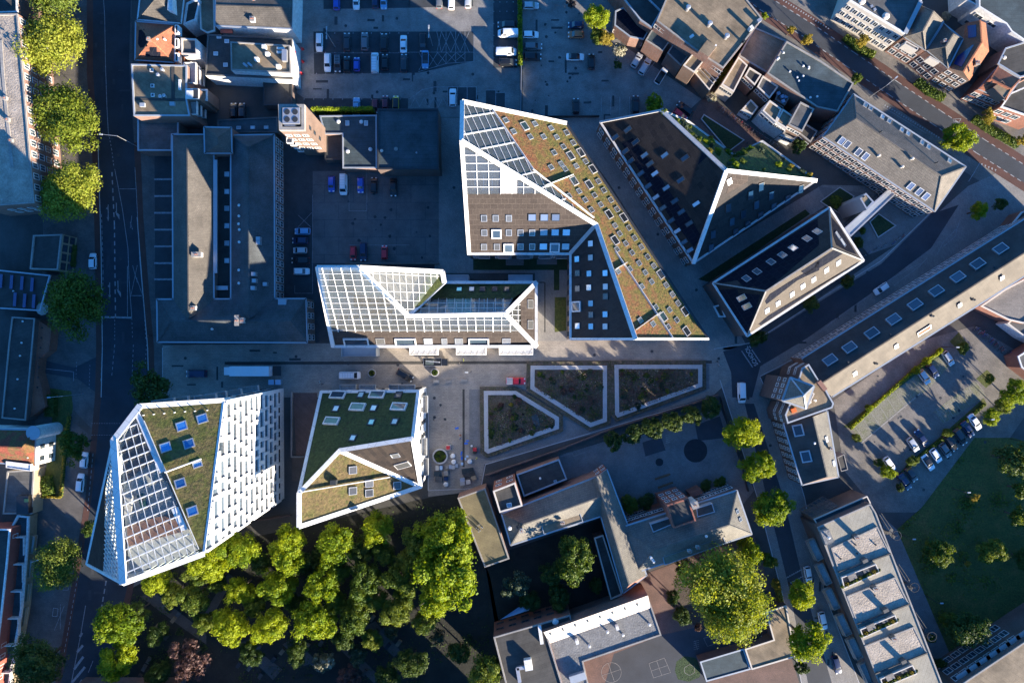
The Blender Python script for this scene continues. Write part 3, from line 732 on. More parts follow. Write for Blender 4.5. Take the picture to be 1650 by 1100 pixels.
# ---------------------------------------------------------------- street lamps, bikes, small things
def lamp(px, py, h, ang, label, arm=1.4, mat='silver', double=False):
    p = P(px, py); o = thing('street_lamp', label, 'street lamp', p, 'street lamps'); b = MB(); z = V((0, 0, h))
    b.cyl((0, 0, 0), (0, 0, h), .11, .06, 8); me = b.mesh('pole', [m(mat)]); put('pole', me, o)
    for k in ((0, 180) if double else (0,)):
        a = math.radians(ang + k); d = V((math.cos(a), math.sin(a), 0)); b = MB()
        b.cyl((0, 0, h - .05), d * arm + z + V((0, 0, .15)), .05, .04, 6); put('arm', b.mesh('arm', [m(mat)]), o)
        b = MB(); b.obox(d * (arm + .35) + z + V((0, 0, .15)), d * .45, V((-d.y, d.x, 0)) * .17, (0, 0, .07), 0, .8); put('lamp_head', b.mesh('lamp_head', [m('zinc')]), o)
    return o
BK = []
def bike_mesh():
    if not BK:
        b = MB()
        for x in (0,):
            for i in range(12):
                a, c = i * math.pi / 6, (i + 1) * math.pi / 6
                b.bar((x + .33 * math.cos(a), 0, .34 + .33 * math.sin(a)), (x + .33 * math.cos(c), 0, .34 + .33 * math.sin(c)), .04, .04, 0, (0, 1, 0))
        BK.append(b.mesh('wheel', [m('tyre')])); b = MB(); j = [(-.52, 0, .34), (-.1, 0, .32), (-.22, 0, .85), (.38, 0, .85), (.52, 0, .34)]
        for p, q in ((0, 1), (1, 2), (2, 3), (1, 3), (0, 2), (3, 4)): b.cyl(j[p], j[q], .022, .022, 6)
        BK.append(b.mesh('frame', [m('car_grey')])); b = MB(); b.bar((.36, -.3, 1.0), (.36, .3, 1.0), .03, .03); b.cyl((.38, 0, .85), (.36, 0, 1.0), .02, .02, 6)
        BK.append(b.mesh('handlebar', [m('silver')])); b = MB(); b.obox((-.24, 0, .92), (.13, 0, 0), (0, .07, 0), (0, 0, .04), 0, .7); BK.append(b.mesh('saddle', [m('tyre')]))
    return BK
def bike(px, py, ang, label, col='dark', group='parked bicycles'):
    p = P(px, py, .5); o = thing('bicycle', label, 'bicycle', (p.x, p.y, 0), group, math.radians(ang)); w, f, h, s = bike_mesh()
    put('wheel', w, o, Matrix.Translation((-.52, 0, 0))); put('wheel', w, o, Matrix.Translation((.52, 0, 0))); put('frame', f, o, None, [m('car_' + col)]); put('handlebar', h, o); put('saddle', s, o); return o
def pz(pl, x, y): return (x, y, pl.hit(x, y).z)
def clipbars(r, pl, poly, steps, ang, w, h, mat, name='glazing_bars', lift=0.1, heavy=0, hw=0.3, off=(0, 0), steep=None):
    """bars laid over a roof plane in two directions, cut to the outline (survey pixels)"""
    pts = [pl.hit(x, y) for x, y in poly]; b = MB(); a = math.radians(ang)
    for k, (st, o) in enumerate(zip(steps, off)):
        if not st: continue
        d = V((math.cos(a + k * math.pi / 2), math.sin(a + k * math.pi / 2))); q = V((-d.y, d.x))
        c = [q.dot(p.xy) for p in pts]; i0 = math.ceil((min(c) - o) / st); i = i0
        while i * st + o < max(c):
            lv = i * st + o; xs = []
            for j in range(len(pts)):
                c0, c1 = c[j - 1], c[j]
                if (c0 > lv) != (c1 > lv):
                    t = (lv - c0) / (c1 - c0); xs.append(d.dot(pts[j - 1].xy.lerp(pts[j].xy, t)))
            xs.sort()
            for e, f in zip(xs[::2], xs[1::2]):
                A = d * e + q * lv; B = d * f + q * lv
                ww = hw if heavy and i % heavy == 0 and k == (1 if heavy > 0 else 0) else w
                b.bar((A.x, A.y, pl.z(A.x, A.y)), (B.x, B.y, pl.z(B.x, B.y)), ww, h, 0, pl.n, lift)
            i += 1
    return b.build(name, m(mat), r)
def gridface(r, pts, mat, name, k=1.0):
    return facets(r, [pts], mat, name)
def slab(r, poly, z, mat, name='interior_floor', zpx=None, ins=0.0):
    b = MB(); w = [P(x, y, z if zpx is None else zpx) for x, y in poly]
    w = ccw([(p.x, p.y) for p in w]); w = inset(w, ins) if ins else w
    b.prism(w, z - 0.3, z, 0); return b.build(name, m(mat), r)
def facade(r, a, b, ztop_a, ztop_b, seed, first=3.4, pitch=3.05, hgt=1.9, dep=0.42, widths=(1.2, 1.3, 2.4, 3.4, 1.5), gaps=(0.8, 1.1, 1.5), fm='white', gm='glass', maxw=100):
    """deep white frame standing proud of a glazed wall: piers, spandrels, one pane per opening; outside is left of a->b"""
    rr = random.Random(seed); a, b = V(a).to_3d(), V(b).to_3d(); a.z = b.z = 0; L = (b - a).length; d = (b - a) / L; n = V((-d.y, d.x, 0))
    g = MB(); ex = MB(); k = 0; cnt = 0
    def top(t): return ztop_a + (ztop_b - ztop_a) * t / L
    def blk(t0, t1, z0, z1, D=dep):
        if t1 - t0 < .02 or z1 - z0 < .02: return
        c = a + d * ((t0 + t1) / 2) + n * (D / 2); c.z = (z0 + z1) / 2
        g.obox(c, d * ((t1 - t0) / 2), n * (D / 2), (0, 0, (z1 - z0) / 2))
    z = first
    while z + 1 < max(ztop_a, ztop_b):
        t = 0.0; gw = rr.uniform(.3, 1.0)
        while t < L:
            w = rr.choice(widths); t0 = min(L, t + gw); t1 = min(L, t0 + w)
            if L - t1 < 0.5: t1 = L - 0.5
            mid = (t0 + t1) / 2; zt = min(hgt, min(top(t0), top(t1)) - 0.5 - z)
            blk(t, t0, z, min(z + hgt, min(top(t), top(t0)) - .05))
            if t1 > t0 + .3 and zt > 0.8 and cnt >= maxw:
                ex.face([tuple((a + d * t_ + n * .03).xy) + (z_,) for t_, z_ in ((t1, z), (t1, z + zt), (t0, z + zt), (t0, z))])
            elif t1 > t0 + .3 and zt > 0.8:
                me = winmesh(t1 - t0, zt, 'dark_metal', gm, 0.07, 0.08, 1 if t1 - t0 < 2 else 2)
                p = a + d * mid; p.z = z
                put('window', me, r, Matrix.Translation(p - r.location) @ Matrix((d, n, V((0, 0, 1)))).transposed().to_4x4()); cnt += 1
            elif t1 > t0: blk(t0, t1, z, min(z + hgt, min(top(t0), top(t1)) - .05))
            t = max(t1, t0 + .01) if t1 > t0 else L; gw = rr.choice(gaps)
            if t1 >= L - .55:
                blk(t, L, z, min(z + hgt, min(top(t), top(L)) - .05)); break
        zs = z + pitch; lo = 0.0; hi = L                                # spandrel above the openings
        if ztop_b > ztop_a: lo = max(0, (zs - ztop_a) / (ztop_b - ztop_a) * L)
        elif ztop_b < ztop_a: hi = min(L, (zs - ztop_a) / (ztop_b - ztop_a) * L)
        if lo < L and hi > 0: blk(lo, hi, z + hgt, zs)
        z = zs
    if ex.v: ex.build('upper_windows', m(gm), r)['kind'] = 'stuff'
    return g.build('facade_frame', m(fm), r)
def balcony(r, px, py, z, w, d, ang, mat='zinc', name='balcony'):
    p = P(px, py, z); a = math.radians(ang); u = V((math.cos(a), math.sin(a), 0)); v = V((-u.y, u.x, 0)); b = MB()
    b.obox((p.x, p.y, z - .95), u * (w / 2), v * (d / 2), (0, 0, .12))
    for s in (-1, 1):
        b.obox(V((p.x, p.y, z - .45)) + u * s * (w / 2 - .04), u * .04, v * (d / 2), (0, 0, .45), 1)
        b.obox(V((p.x, p.y, z - .45)) + v * s * (d / 2 - .04), u * (w / 2 - .09), v * .04, (0, 0, .45), 1)
    return b.build(name, [m('floor_pale'), m(mat)], r)

def new_blocks():
    W = 'white'
    # ---- long white block with the glazed roof
    a, b, h, i, f, g, e = (512, 431, 24.7), (578, 431, 24.7), (658, 509, 15.5), (814, 506, 15.5), (864, 558, 8.5), (537, 558, 8.5), (864, 455, 8.5)
    c, d = (713, 438, 15.5), (716, 455, 9.5)
    r = bld('white_block', 'long white-edged block with a gridded glass roof beside the plaza', [a, e, f, g], 'building')
    SP = pl3(h, i, g); NP = pl3(h, i, (790, 456, 8.5)); EP = pl3(i, e, f)
    wl = [a, b, c, (716, 455, 15.0), (718, 456, 8.5), e, f, g]
    shell(r, wl, 'white_wall')
    la, ra = (533, 534), (841, 534)
    gl = [(512, 431), (578, 431), (658, 508), (814, 506), ra, la]
    facets(r, [[pz(SP, *q) for q in gl]], 'glass_roof', 'glazed_slope')
    clipbars(r, SP, gl, (1.22, 2.05), 0, 0.08, 0.16, W, heavy=2, hw=0.2, off=(0.3, 0.4))
    facets(r, [[pz(SP, *q) for q in (la, ra, (864, 558), (537, 558))]], 'panel', 'panel_slope')
    facets(r, [[b, c, h]], 'glass_roof', 'glazed_court_roof')
    clipbars(r, pl3(b, c, h), [(580, 432), (712, 439), (659, 507)], (1.9, 1.35), 0, 0.08, 0.14, W)
    gs = [(720, 481), (826, 481), (812, 504), (664, 506), (692, 481)]
    facets(r, [[pz(NP, *q) for q in gs]], 'glass_roof', 'glazed_north_strip')
    clipbars(r, NP, gs, (1.3, 1.95), 0, 0.1, 0.15, W)
    facets(r, [[pz(NP, *q) for q in ((692, 481), (826, 481), (860, 457), (718, 457))]], 'sedum_dark', 'green_roof')
    facets(r, [[(713, 438, 15.5), (716, 455, 15.0), (660, 508, 15.4), (690, 441, 15.5)]], 'sedum_lush', 'green_roof_corner')
    facets(r, [[pz(EP, *q) for q in ((838, 484), (863, 458), (863, 556), (840, 533))]], 'panel', 'panel_slope_east')
    ge = [(816, 507), (838, 484), (838, 531)]
    facets(r, [[pz(EP, *q) for q in ge]], 'glass_roof', 'glazed_end'); clipbars(r, EP, ge, (1.25, 1.35), 0, 0.1, 0.15, W)
    n1 = V((0, .5, 1)).normalized()
    edges(r, [(a, b), (b, c)], 1.0, .5, W, 'roof_band'); edges(r, [(a, g)], 1.0, .5, W, 'roof_band', up=SP.n)
    edges(r, [(b, h)], 1.15, .5, W, 'roof_band', up=(.25, -.4, 1)); edges(r, [(h, i)], 1.05, .5, W, 'roof_band', up=(0, -.35, 1))
    edges(r, [(i, f), (i, e)], 1.05, .5, W, 'roof_band', up=(.3, 0, 1)); edges(r, [(h, (716, 454, 13.5))], 1.0, .5, W, 'roof_band', up=(0, .3, 1))
    edges(r, [(c, (716, 455, 15.0))], 1.1, .5, W, 'roof_band'); edges(r, [(d, e), (e, f), (f, g)], .7, .5, W, 'roof_edge')
    wins(r, P(*e), P(*f), (1.0, 4.4), 4, 1.5, 2.0, 'dark_metal', 'glass', fw=.08)
    for x, w in ((574, 40), (653.5, 34), (771.5, 33)): rwin(r, SP, x, 550.5, w, 12, 0, W, 'glass', 'loggia', .3, .4, deep=1)
    for x, w, gm in ((613, 14, 'glass_dim'), (690, 14, 'glass_pale'), (716, 9, 'glass_sky'), (739.5, 13, 'glass_sky'), (816, 13, 'glass_sky')): rwin(r, SP, x, 549, w, 9, 0, 'silver', gm)
    for y in (490, 523): rwin(r, EP, 854, y, 9, 14, 0, 'silver', 'glass_dim')
    for x, gm in ((740, 'glass_sky'), (760, 'glass_pale'), (777.5, 'glass'), (797, 'glass'), (816, 'glass')): rwin(r, NP, x, 466, 9, 8, 0, 'dark_metal', gm)
    # rooms and plant under the glass
    slab(r, [(524, 437), (700, 441), (664, 486), (528, 470)], 15.0, 'floor_mid', zpx=15); slab(r, [(531, 466), (640, 484), (662, 508), (538, 508)], 12.3, 'floor_pale', 'interior_gallery')
    slab(r, [(538, 505), (815, 505), (838, 532), (542, 532)], 9.6, 'floor_mid')
    slab(r, [(545, 512), (650, 512), (650, 526), (548, 526)], 9.9, 'floor_pale', 'interior_gallery')
    slab(r, [(570, 474), (628, 474), (628, 494), (570, 494)], 12.8, 'wood', 'timber_terrace')
    slab(r, [(596, 500), (632, 500), (632, 508), (596, 508)], 12.8, 'wood', 'timber_terrace')
    slab(r, [(530, 438), (572, 438), (572, 468), (530, 468)], 15.4, 'floor_dark', 'plant_deck'); slab(r, [(574, 438), (700, 445), (690, 472), (610, 466)], 11.5, 'floor_dark', 'plant_deck')
    slab(r, [(664, 508), (812, 508), (826, 528), (670, 528)], 10.0, 'floor_pale', 'interior_gallery')
    slab(r, [(668, 506), (812, 506), (826, 483), (700, 483)], 10.5, 'floor_pale', 'interior_gallery')
    for x, y in ((590, 448), (625, 448)):
        u = box_on(r, x, y, 11.5, 5.2, 2.4, 1.2, 0, 'silver', 'air_handling_unit'); p = P(x, y, 12.7); fb = MB()
        for ix in (-1.8, -.6, .6, 1.8):
            for iy in (-.6, .6): fb.cyl((p.x + ix, p.y + iy, 12.7), (p.x + ix, p.y + iy, 12.76), .45, .45, 12)
        q = fb.build('fan_grilles', m('dark_metal'), r)
    for k in range(9): box_on(r, 690 + k * 15, 490 + (k % 2) * 4, 10.5, .2, 2.4, 1.6, 0, 'white_wall', 'partition')
    for k in range(6): box_on(r, 545 + k * 17, 512, 9.9, .2, 2.4, 1.5, 0, 'white_wall', 'partition')
    for x0, x1 in ((660, 705), (735, 783), (804, 859)):
        q0, q1 = P(x0, 572, 4), P(x1, 556, 4); bb = MB(); bb.box(q0.x, q1.x, q0.y, q1.y, 0, 4.0)
        for s in range(5):
            xx = q0.x + (q1.x - q0.x) * (s + .3) / 5; bb.bar((xx, q0.y + .2, 4.02), (min(q1.x, xx + 1.2), q1.y - .2, 4.02), .06, .05, 1)
        bb.ring([(q0.x, q0.y), (q1.x, q0.y), (q1.x, q1.y), (q0.x, q1.y)], .12, 4, 4.35, 0); bb.build('terrace_box', [m('white_wall'), m('concrete')], r)
    for x0, x1, y0, y1 in ((551, 607, 574, 556),):
        q0, q1 = P(x0, y0, 4), P(x1, y1, 4); bb = MB(); bb.box(q0.x, q1.x, q0.y, q1.y, 0, 4.0); bb.ring([(q0.x, q0.y), (q1.x, q0.y), (q1.x, q1.y), (q0.x, q1.y)], .1, 4, 4.8, 0); bb.build('terrace_box', m('zinc'), r)
    for x0, x1 in ((718, 755), (819, 858)):
        q0, q1 = P(x0, 457, 6), P(x1, 443, 6); bb = MB(); bb.box(q0.x, q1.x, q0.y, q1.y, 0, 6); bb.ring([(q0.x, q0.y), (q1.x, q0.y), (q1.x, q1.y), (q0.x, q1.y)], .1, 6, 6.9, 0); bb.build('terrace_box', m('zinc'), r)

    # ---- tall sedum-roofed block
    tip, wst, hin, sth, bl, inn, sw, ne, se = (745, 164, 24.3), (744, 227, 28.4), (961, 362, 15.0), (1024, 546, 21.5), (919, 546, 9.2), (919, 409, 9.7), (756, 409, 9.7), (912, 199, 8), (1141, 546, 8)
    r = bld('sedum_block', 'tall angular block with a rusty orange sedum roof dotted with roof windows', [tip, ne, se, bl, sw], 'building')
    EPl = pl3(ne, se, hin); SPl = pl3(wst, hin, sw); WPl = pl3(hin, sth, inn)
    shell(r, [tip, ne, se, sth, bl, inn, sw, wst], 'brick_dark')
    gn = [(747, 166), (791, 176), (860, 274), (952, 357), (744, 227)]
    facets(r, [[pz(EPl, *q) for q in gn]], 'glass_roof', 'glazed_slope')
    clipbars(r, EPl, gn, (4.0, 1.5), 24, 0.09, 0.16, W, heavy=-1, hw=.24, off=(1, 0))
    facets(r, [[pz(EPl, *q) for q in ((791, 176), (912, 199), (1141, 546), (1024, 546), (961, 361), (952, 357), (860, 274))]], 'sedum_red', 'sedum_roof')
    gs = [(744, 229), (820, 275), (880, 312), (751, 313)]
    facets(r, [[pz(SPl, *q) for q in gs]], 'glass_roof', 'glazed_south')
    clipbars(r, SPl, gs, (1.45, 2.6), 0, 0.12, 0.18, W)
    rpanel(r, SPl, [(806, 268), (820, 276), (833, 286), (833, 311), (806, 311)], 'membrane_white', 'white_hatch', .25)
    facets(r, [[pz(SPl, *q) for q in ((751, 313), (880, 312), (961, 362), (919, 409), (756, 409))]], 'panel', 'panel_slope')
    facets(r, [[hin, sth, bl, inn]], 'panel_skew', 'panel_slope_west')
    edges(r, [(tip, ne), (tip, wst)], .95, .45, W, 'roof_band'); edges(r, [(wst, hin), (hin, sth)], 1.0, .5, W, 'roof_band', up=(-.2, -.2, 1))
    edges(r, [(wst, sw)], .9, .45, W, 'roof_band', up=SPl.n); edges(r, [(hin, inn)], 1.2, .4, 'kerb', 'roof_band', up=(0, -.3, 1))
    edges(r, [(sw, inn), (inn, bl), (bl, sth), (sth, se)], .55, .4, W, 'roof_edge'); edges(r, [(ne, se)], .6, .35, 'dark_metal', 'roof_edge')
    A0 = -56.6
    for t in (K(2, 0, '618,777 668,850 806,800 776,884 862,883 910,828 946,886 1010,857 1053,922 990,948 930,986 975,1058 1072,1072 1132,1042 910,1080 1000,1090'),
              K(2, 1, '1025,165 1090,133 1130,190 1190,160 1250,128 1215,70 1170,254 1230,220 1295,190'),
              K(3, 1, '15,250 2,355 92,370 32,407 72,470 15,508 112,530 157,597 98,635 197,657 22,650 238,717 128,435 172,493 212,557 252,615 332,738 372,798 408,855 175,748 265,882 353,897 400,963 247,988 345,1008 165,965')):
        for x, y in t: rwin(r, EPl, x, y, 9, 8, A0, 'zinc', 'glass_dim', fw=.12, up=.2)
    for t in (K(2, 0, '740,815 1035,1006 1100,985 1178,1092'), K(2, 1, '1058,68 1155,92 1283,283'), K(3, 1, '57,305 2,450 295,670 313,943 452,908 462,1035')):
        for x, y in t: rwin(r, EPl, x, y, 15, 10.5, A0, 'kerb', 'car_glass', 'roof_loggia', .16, .25)
    bb = MB()                                                            # safety rails on the sedum
    for p, q in zip(*(lambda t: (t[::2], t[1::2]))(K(2, 1, '870,100 1050,30') + K(3, 1, '0,640 75,595 130,1030 290,915 0,520 370,1080') + [(792, 177), (858, 274), (858, 274), (956, 352)])):
        bb.bar(EPl.hit(*p), EPl.hit(*q), .1, .5, 0, EPl.n, .3)
    bb.build('safety_rail', m('white'), r)
    for x, y in K(2, 1, '480,305 555,305 640,305 482,398 640,398 715,398 790,398 480,490 563,490 715,488 790,488'): rwin(r, SPl, x, y, 9.5, 9, 0, 'silver', 'glass_dim')
    for x, y in K(2, 1, '790,300 868,300 942,300 865,396 938,396 1010,396 862,487 1005,487'): rwin(r, SPl, x, y, 13, 10, 0, 'dark_metal', 'glass_sky')
    for x, y in K(2, 1, '560,405 638,497 935,493'): rwin(r, SPl, x, y, 16, 13, 0, 'white', 'glass', 'loggia', .3, .4)
    for x, y in K(2, 1, '1168,470 1080,570 1168,560 1083,660 1158,663 1262,660 1083,760 1157,753 1264,747 1264,810 1169,855 1170,928 1262,925 1083,1000 1170,1003 1262,1003'): rwin(r, WPl, x, y, 8, 10.5, 0, 'dark_metal', rnd.choice(['glass_sky', 'glass_pale', 'glass_dim']))
    rwin(r, WPl, *K(2, 1, '1077,876')[0], 13, 17, 0, 'white', 'glass', 'loggia', .3, .4)
    slab(r, [(748, 170), (786, 180), (836, 250), (830, 262), (748, 225)], 18.6, 'floor_mid', zpx=20); slab(r, [(748, 236), (815, 276), (868, 310), (752, 310)], 19.0, 'floor_pale', zpx=20); slab(r, [(830, 255), (860, 274), (950, 356), (850, 296)], 13.6, 'floor_pale', zpx=14)
    slab(r, [(765, 205), (800, 235), (790, 250), (762, 240)], 19.0, 'wood', 'timber_terrace')
    for k in range(5): box_on(r, 765 + k * 14, 295, 19.0, .2, 3.0, 1.8, 0, 'white_wall', 'partition')
    for k in range(4): box_on(r, 770 + k * 18, 190 + k * 18, 18.6, 3, 1.2, 1.2, 24, 'floor_mid', 'workbench')
    a_, b_ = wallpts(sw, inn, 9.7)
    wins(r, b_, a_, (1.0, 4.4, ), 9, 1.4, 1.9, 'white', 'glass')
    a_, b_ = wallpts(inn, bl, 9.4); wins(r, b_, a_, (1.0, 4.2), 8, 1.4, 1.9, 'dark_metal', 'glass')
    wins(r, P(*se), P(*sth), (1.0, 4.4), 8, 1.5, 1.9, 'white', 'glass'); wins(r, P(*ne), P(*se), (1.0, 4.4), 24, 1.5, 1.9, 'white', 'glass')
    for x in (780, 812, 845, 878, 905): balcony(r, x, 413, 7.0, 2.8, 1.1, 0)
    # ---- dark pyramid block
    wc, n, pk, rt, bot, nt1, nt2, nt3 = (967, 197, 7.5), (1066, 178, 15.5), (1170, 275, 18), (1315, 291, 7), (1117, 424, 7.5), (1110, 197, 11.5), (1182, 250, 8.5), (1228, 228, 6.5)
    r = bld('pyramid_block', 'dark pyramid-shaped block covered in solar panels with a pale ridge', [wc, n, rt, bot], 'building')
    SWp, SEp = pl3(wc, bot, pk), pl3(pk, rt, bot)
    shell(r, [wc, n, nt1, nt2, nt3, rt, bot], 'brick_tan')
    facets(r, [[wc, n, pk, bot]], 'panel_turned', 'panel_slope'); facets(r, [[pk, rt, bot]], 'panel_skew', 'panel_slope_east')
    facets(r, [[n, nt1, pk], [nt1, nt2, pk], [nt2, nt3, rt, pk]], 'sedum_lush', 'green_roof')
    gp = [pl3(n, nt1, pk), pl3(nt1, nt2, pk), pl3(nt2, nt3, rt)]; rr2 = random.Random(9)
    for k in range(46):
        w = [(n, nt1, pk), (nt1, nt2, pk), (nt2, nt3, pk), (nt3, rt, pk)][k % 4]; u, v = rr2.random(), rr2.random()
        if u + v > 1: u, v = 1 - u, 1 - v
        q = P(*w[0]).lerp(P(*w[0]), 0) + (P(*w[1]) - P(*w[0])) * u * .9 + (P(*w[2]) - P(*w[0])) * v * .85; R = rr2.uniform(.45, 1.1)
        put('roof_shrub', crowns('bush')[k % 3], r, Matrix.Translation(q + V((0, 0, .2)) - r.location) @ Matrix.Diagonal((R, R, R * .7, 1)), [m(rr2.choice(['leaf_mid', 'leaf_yellow', 'leaf_bright', 'leaf_grey']))])
    edges(r, [(n, pk)], .9, .4, 'kerb', 'roof_band'); edges(r, [(pk, bot), (pk, rt)], .95, .45, W, 'roof_band', up=(.2, -.3, 1)); edges(r, [(wc, n), (n, nt1), (nt1, nt2), (nt2, nt3), (nt3, rt), (rt, bot), (bot, wc)], .5, .35, 'kerb', 'roof_edge')
    rpanel(r, SWp, K(3, 0, '260,790 320,745 610,1000 500,1095 430,1030 410,960 330,930 270,960'), 'solar', 'solar_panels')
    rpanel(r, SWp, [(1002, 232), (1020, 222), (1108, 345), (1130, 380), (1118, 398), (1080, 350)], 'solar', 'solar_panels')
    for x, y in K(3, 0, '87,835 137,915 70,975 105,1037 195,1000 230,1055 5,885 325,1000 455,1018') + K(3, 1, '170,18 262,18 218,98 335,110 268,170 312,240 390,195 432,265 365,322 405,388 448,460 487,512 483,340 428,60 528,213'):
        rwin(r, SWp, x, y, 11, 7, 33, 'dark_metal', rnd.choice(['glass', 'glass', 'glass_sky', 'glass_dim', 'glass_pale']), fw=.12)
    for x, y in K(3, 1, '740,70'): rwin(r, SEp, x, y, 8, 8, 33, 'silver', 'glass_dim')
    for x, y in K(3, 1, '877,157 945,105 1010,160 915,220 830,280 940,290 757,328 733,240 635,410 622,497 780,395 858,345 1025,235 1115,185 1200,120'): rwin(r, SEp, x, y, 10, 12, 20, 'dark_metal', 'glass')
    rpanel(r, SEp, K(3, 1, '760,20 860,30 860,70 720,150'), 'panel', 'lit_panels')  # sunlit zone below the peak put in as a lighter patch
    a_, b_ = wallpts(wc, bot, 9); wins(r, b_, a_, (1.0, 4.6), 14, 1.7, 2.0, 'white', 'glass')
    a_, b_ = wallpts(bot, rt, 9); wins(r, b_, a_, (1.0, 4.6), 10, 1.7, 2.0, 'white', 'glass')
    # ---- barn-like block with stepped solar panels
    tl, tr, rr_, b0, r0, r1 = (1149, 456, 9.5), (1336, 335, 9.5), (1391, 420, 9.5), (1204, 541, 9.5), (1234, 469, 18.5), (1340, 400, 18.5)
    r1 = pz(pl3(b0, rr_, r0), 1340, 400)
    r = bld('barn_block', 'barn-shaped block with stepped solar panels on a pale south roof', [tl, tr, rr_, b0], 'building')
    shell(r, [tl, tr, rr_, b0], 'brick_dark'); NWp, SEp, SWp, NEp = pl3(tl, tr, r0), pl3(b0, rr_, r0), pl3(tl, b0, r0), pl3(tr, rr_, r1)
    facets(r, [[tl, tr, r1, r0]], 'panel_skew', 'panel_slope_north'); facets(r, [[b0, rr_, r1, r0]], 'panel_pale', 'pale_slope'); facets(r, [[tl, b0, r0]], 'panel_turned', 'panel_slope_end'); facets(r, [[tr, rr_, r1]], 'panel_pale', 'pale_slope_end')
    edges(r, [(tl, tr), (tr, rr_), (rr_, b0), (b0, tl)], .55, .4, W, 'roof_edge'); edges(r, [(r0, r1), (r0, b0), (r1, rr_), (r1, tr), (r0, tl)], .3, .25, 'concrete', 'ridge_cap')
    rpanel(r, NWp, K(3, 1, '640,735 1310,310 1320,480 980,770 890,745 840,760 790,705'), 'solar', 'solar_panels')
    rpanel(r, SWp, K(3, 1, '665,770 790,760 800,790 940,800 870,1010 850,1040'), 'solar', 'solar_panels')
    for t in (K(3, 1, '1000,795 1150,700 1290,620 1300,590 1320,580 1320,640 1180,705 980,860 970,840'), [(1222, 522), (1238, 508), (1320, 461), (1380, 427), (1384, 421), (1226, 524)], [(1290, 437), (1332, 410), (1344, 402), (1358, 408), (1340, 420), (1300, 444)]): rpanel(r, SEp, t, 'solar', 'solar_panels')
    rpanel(r, NEp, K(4, 1, '78,300 130,360 240,540 180,520 110,480 90,420'), 'solar', 'solar_panels')
    for x, y in K(3, 1, '852,697 920,652 1010,590 1083,546 1152,500 1242,440 1308,395'): rwin(r, NWp, x, y, 10, 9, 33, 'silver', 'glass_sky')
    for x, y in K(3, 1, '822,818 855,872'): rwin(r, SWp, x, y, 10, 9, 33, 'silver', 'glass_sky')
    for x, y in K(3, 1, '982,900 1052,853 1143,795 1212,743 1282,700') + K(4, 1, '122,592 45,640'): rwin(r, SEp, x, y, 8, 7.5, 33, 'white', 'glass_pale')
    for x, y in K(4, 1, '118,420 150,465'): rwin(r, NEp, x, y, 7, 14, 33, 'silver', 'glass_pale')
    a_, b_ = wallpts(tl, b0, 8); wins(r, b_, a_, (.9, 4.3), 6, 1.5, 2.1, 'white', 'glass'); a_, b_ = wallpts(tr, tl, 8); wins(r, b_, a_, (.6, 3.2, 5.6), 20, 1.3, 1.9, 'white', 'glass_sky', mull=0)
    bb = MB()
    q = [P(*t) for t in ((1149, 493, 3.2), (1162, 490, 3.2), (1170, 511, 3.2), (1158, 511, 3.2))]; bb.ring([(p.x, p.y) for p in q], .35, 2.9, 3.3); bb.build('porch_frame', m('white'), r)
    # ---- cube with the folded green roof
    ne, re, p1, w_, nw, sw, se = (674, 630, 15), (665, 706, 23.6), (548, 725, 20.5), (482, 794, 25), (518, 631, 5.5), (482, 848, 24), (678, 783, 11)
    r = bld('folded_roof_block', 'white cube block with a folded green roof split by white bands', [ne, se, sw, nw], 'building')
    Np = pl3(ne, nw, re); p1, w_ = pz(Np, 548, 725), pz(Np, 482, 794); Sp = pl3(w_, p1, se); sw = pz(Sp, 482, 848); Ep = pl3(p1, re, se)
    shell(r, [ne, re, se, sw, w_, nw], 'white_wall'); print('FOLD', p1, w_, sw)
    facets(r, [[ne, re, p1, w_, nw]], 'sedum_dark', 'green_roof_north'); facets(r, [[w_, sw, se, p1]], 'sedum_tan', 'green_roof_south'); facets(r, [[p1, re, se]], 'panel_turned', 'panel_slope')
    edges(r, [(w_, p1), (p1, re)], .95, .45, W, 'roof_band'); edges(r, [(p1, se)], 1.2, .45, W, 'roof_band', up=(.3, -.3, 1)); edges(r, [(re, se)], .9, .4, W, 'roof_band')
    edges(r, [(ne, nw), (nw, w_), (ne, re)], .75, .4, W, 'roof_edge'); edges(r, [(w_, sw), (sw, se)], 1.0, .45, W, 'roof_edge')
    S6 = lambda t, oy: [(470 + x / 5.978, oy + y / 5.978) for x, y in N(t)]
    Nq = pl3(ne, nw, p1)
    for x, y in S6('447,218 825,215 637,335 1035,332 388,470', 600): rwin(r, Np, x, y, 26, 11.5, 0, 'white', 'glass', 'roof_loggia', .3, .45)
    for (x, y), gm in zip(S6('668,215 1030,215 428,348 790,343 768,478 993,473 590,630', 600), ('glass_pale', 'glass', 'glass_pale', 'glass_pale', 'glass_sky', 'glass_pale', 'glass_pale')): rwin(r, Np, x, y, 12, 10.5, 0, 'dark_metal', gm, fw=.3)
    for x, y in S6('587,460 587,660 745,680 745,587 1013,608', 680): rwin(r, Sp, x, y, 11.5, 12, 0, 'silver', 'glass_dim', up=.35)
    rwin(r, Ep, *S6('998,318', 680)[0], 14, 7.5, 12, 'silver', 'glass_dim'); rwin(r, Ep, *S6('1070,410', 680)[0], 25, 10, 18, 'kerb', 'glass_dim', up=.3)
    bb = MB(); q = [Sp.hit(*t) for t in S6('105,665 940,525', 680)]; bb.bar(q[0], q[1], .14, .5, 0, Sp.n, .5); bb.build('safety_rail', m('white'), r)
    x, y = S6('415,570', 680)[0]; q = Sp.hit(x, y); bb = MB(); bb.obox(q + V((0, 0, .7)), (.65, 0, 0), (0, .55, 0), (0, 0, .9)); bb.build('chimney', m('dark_metal'), r)
    a_, b_ = wallpts(ne, nw, 10); a_, b_ = P(*ne), P(*nw)
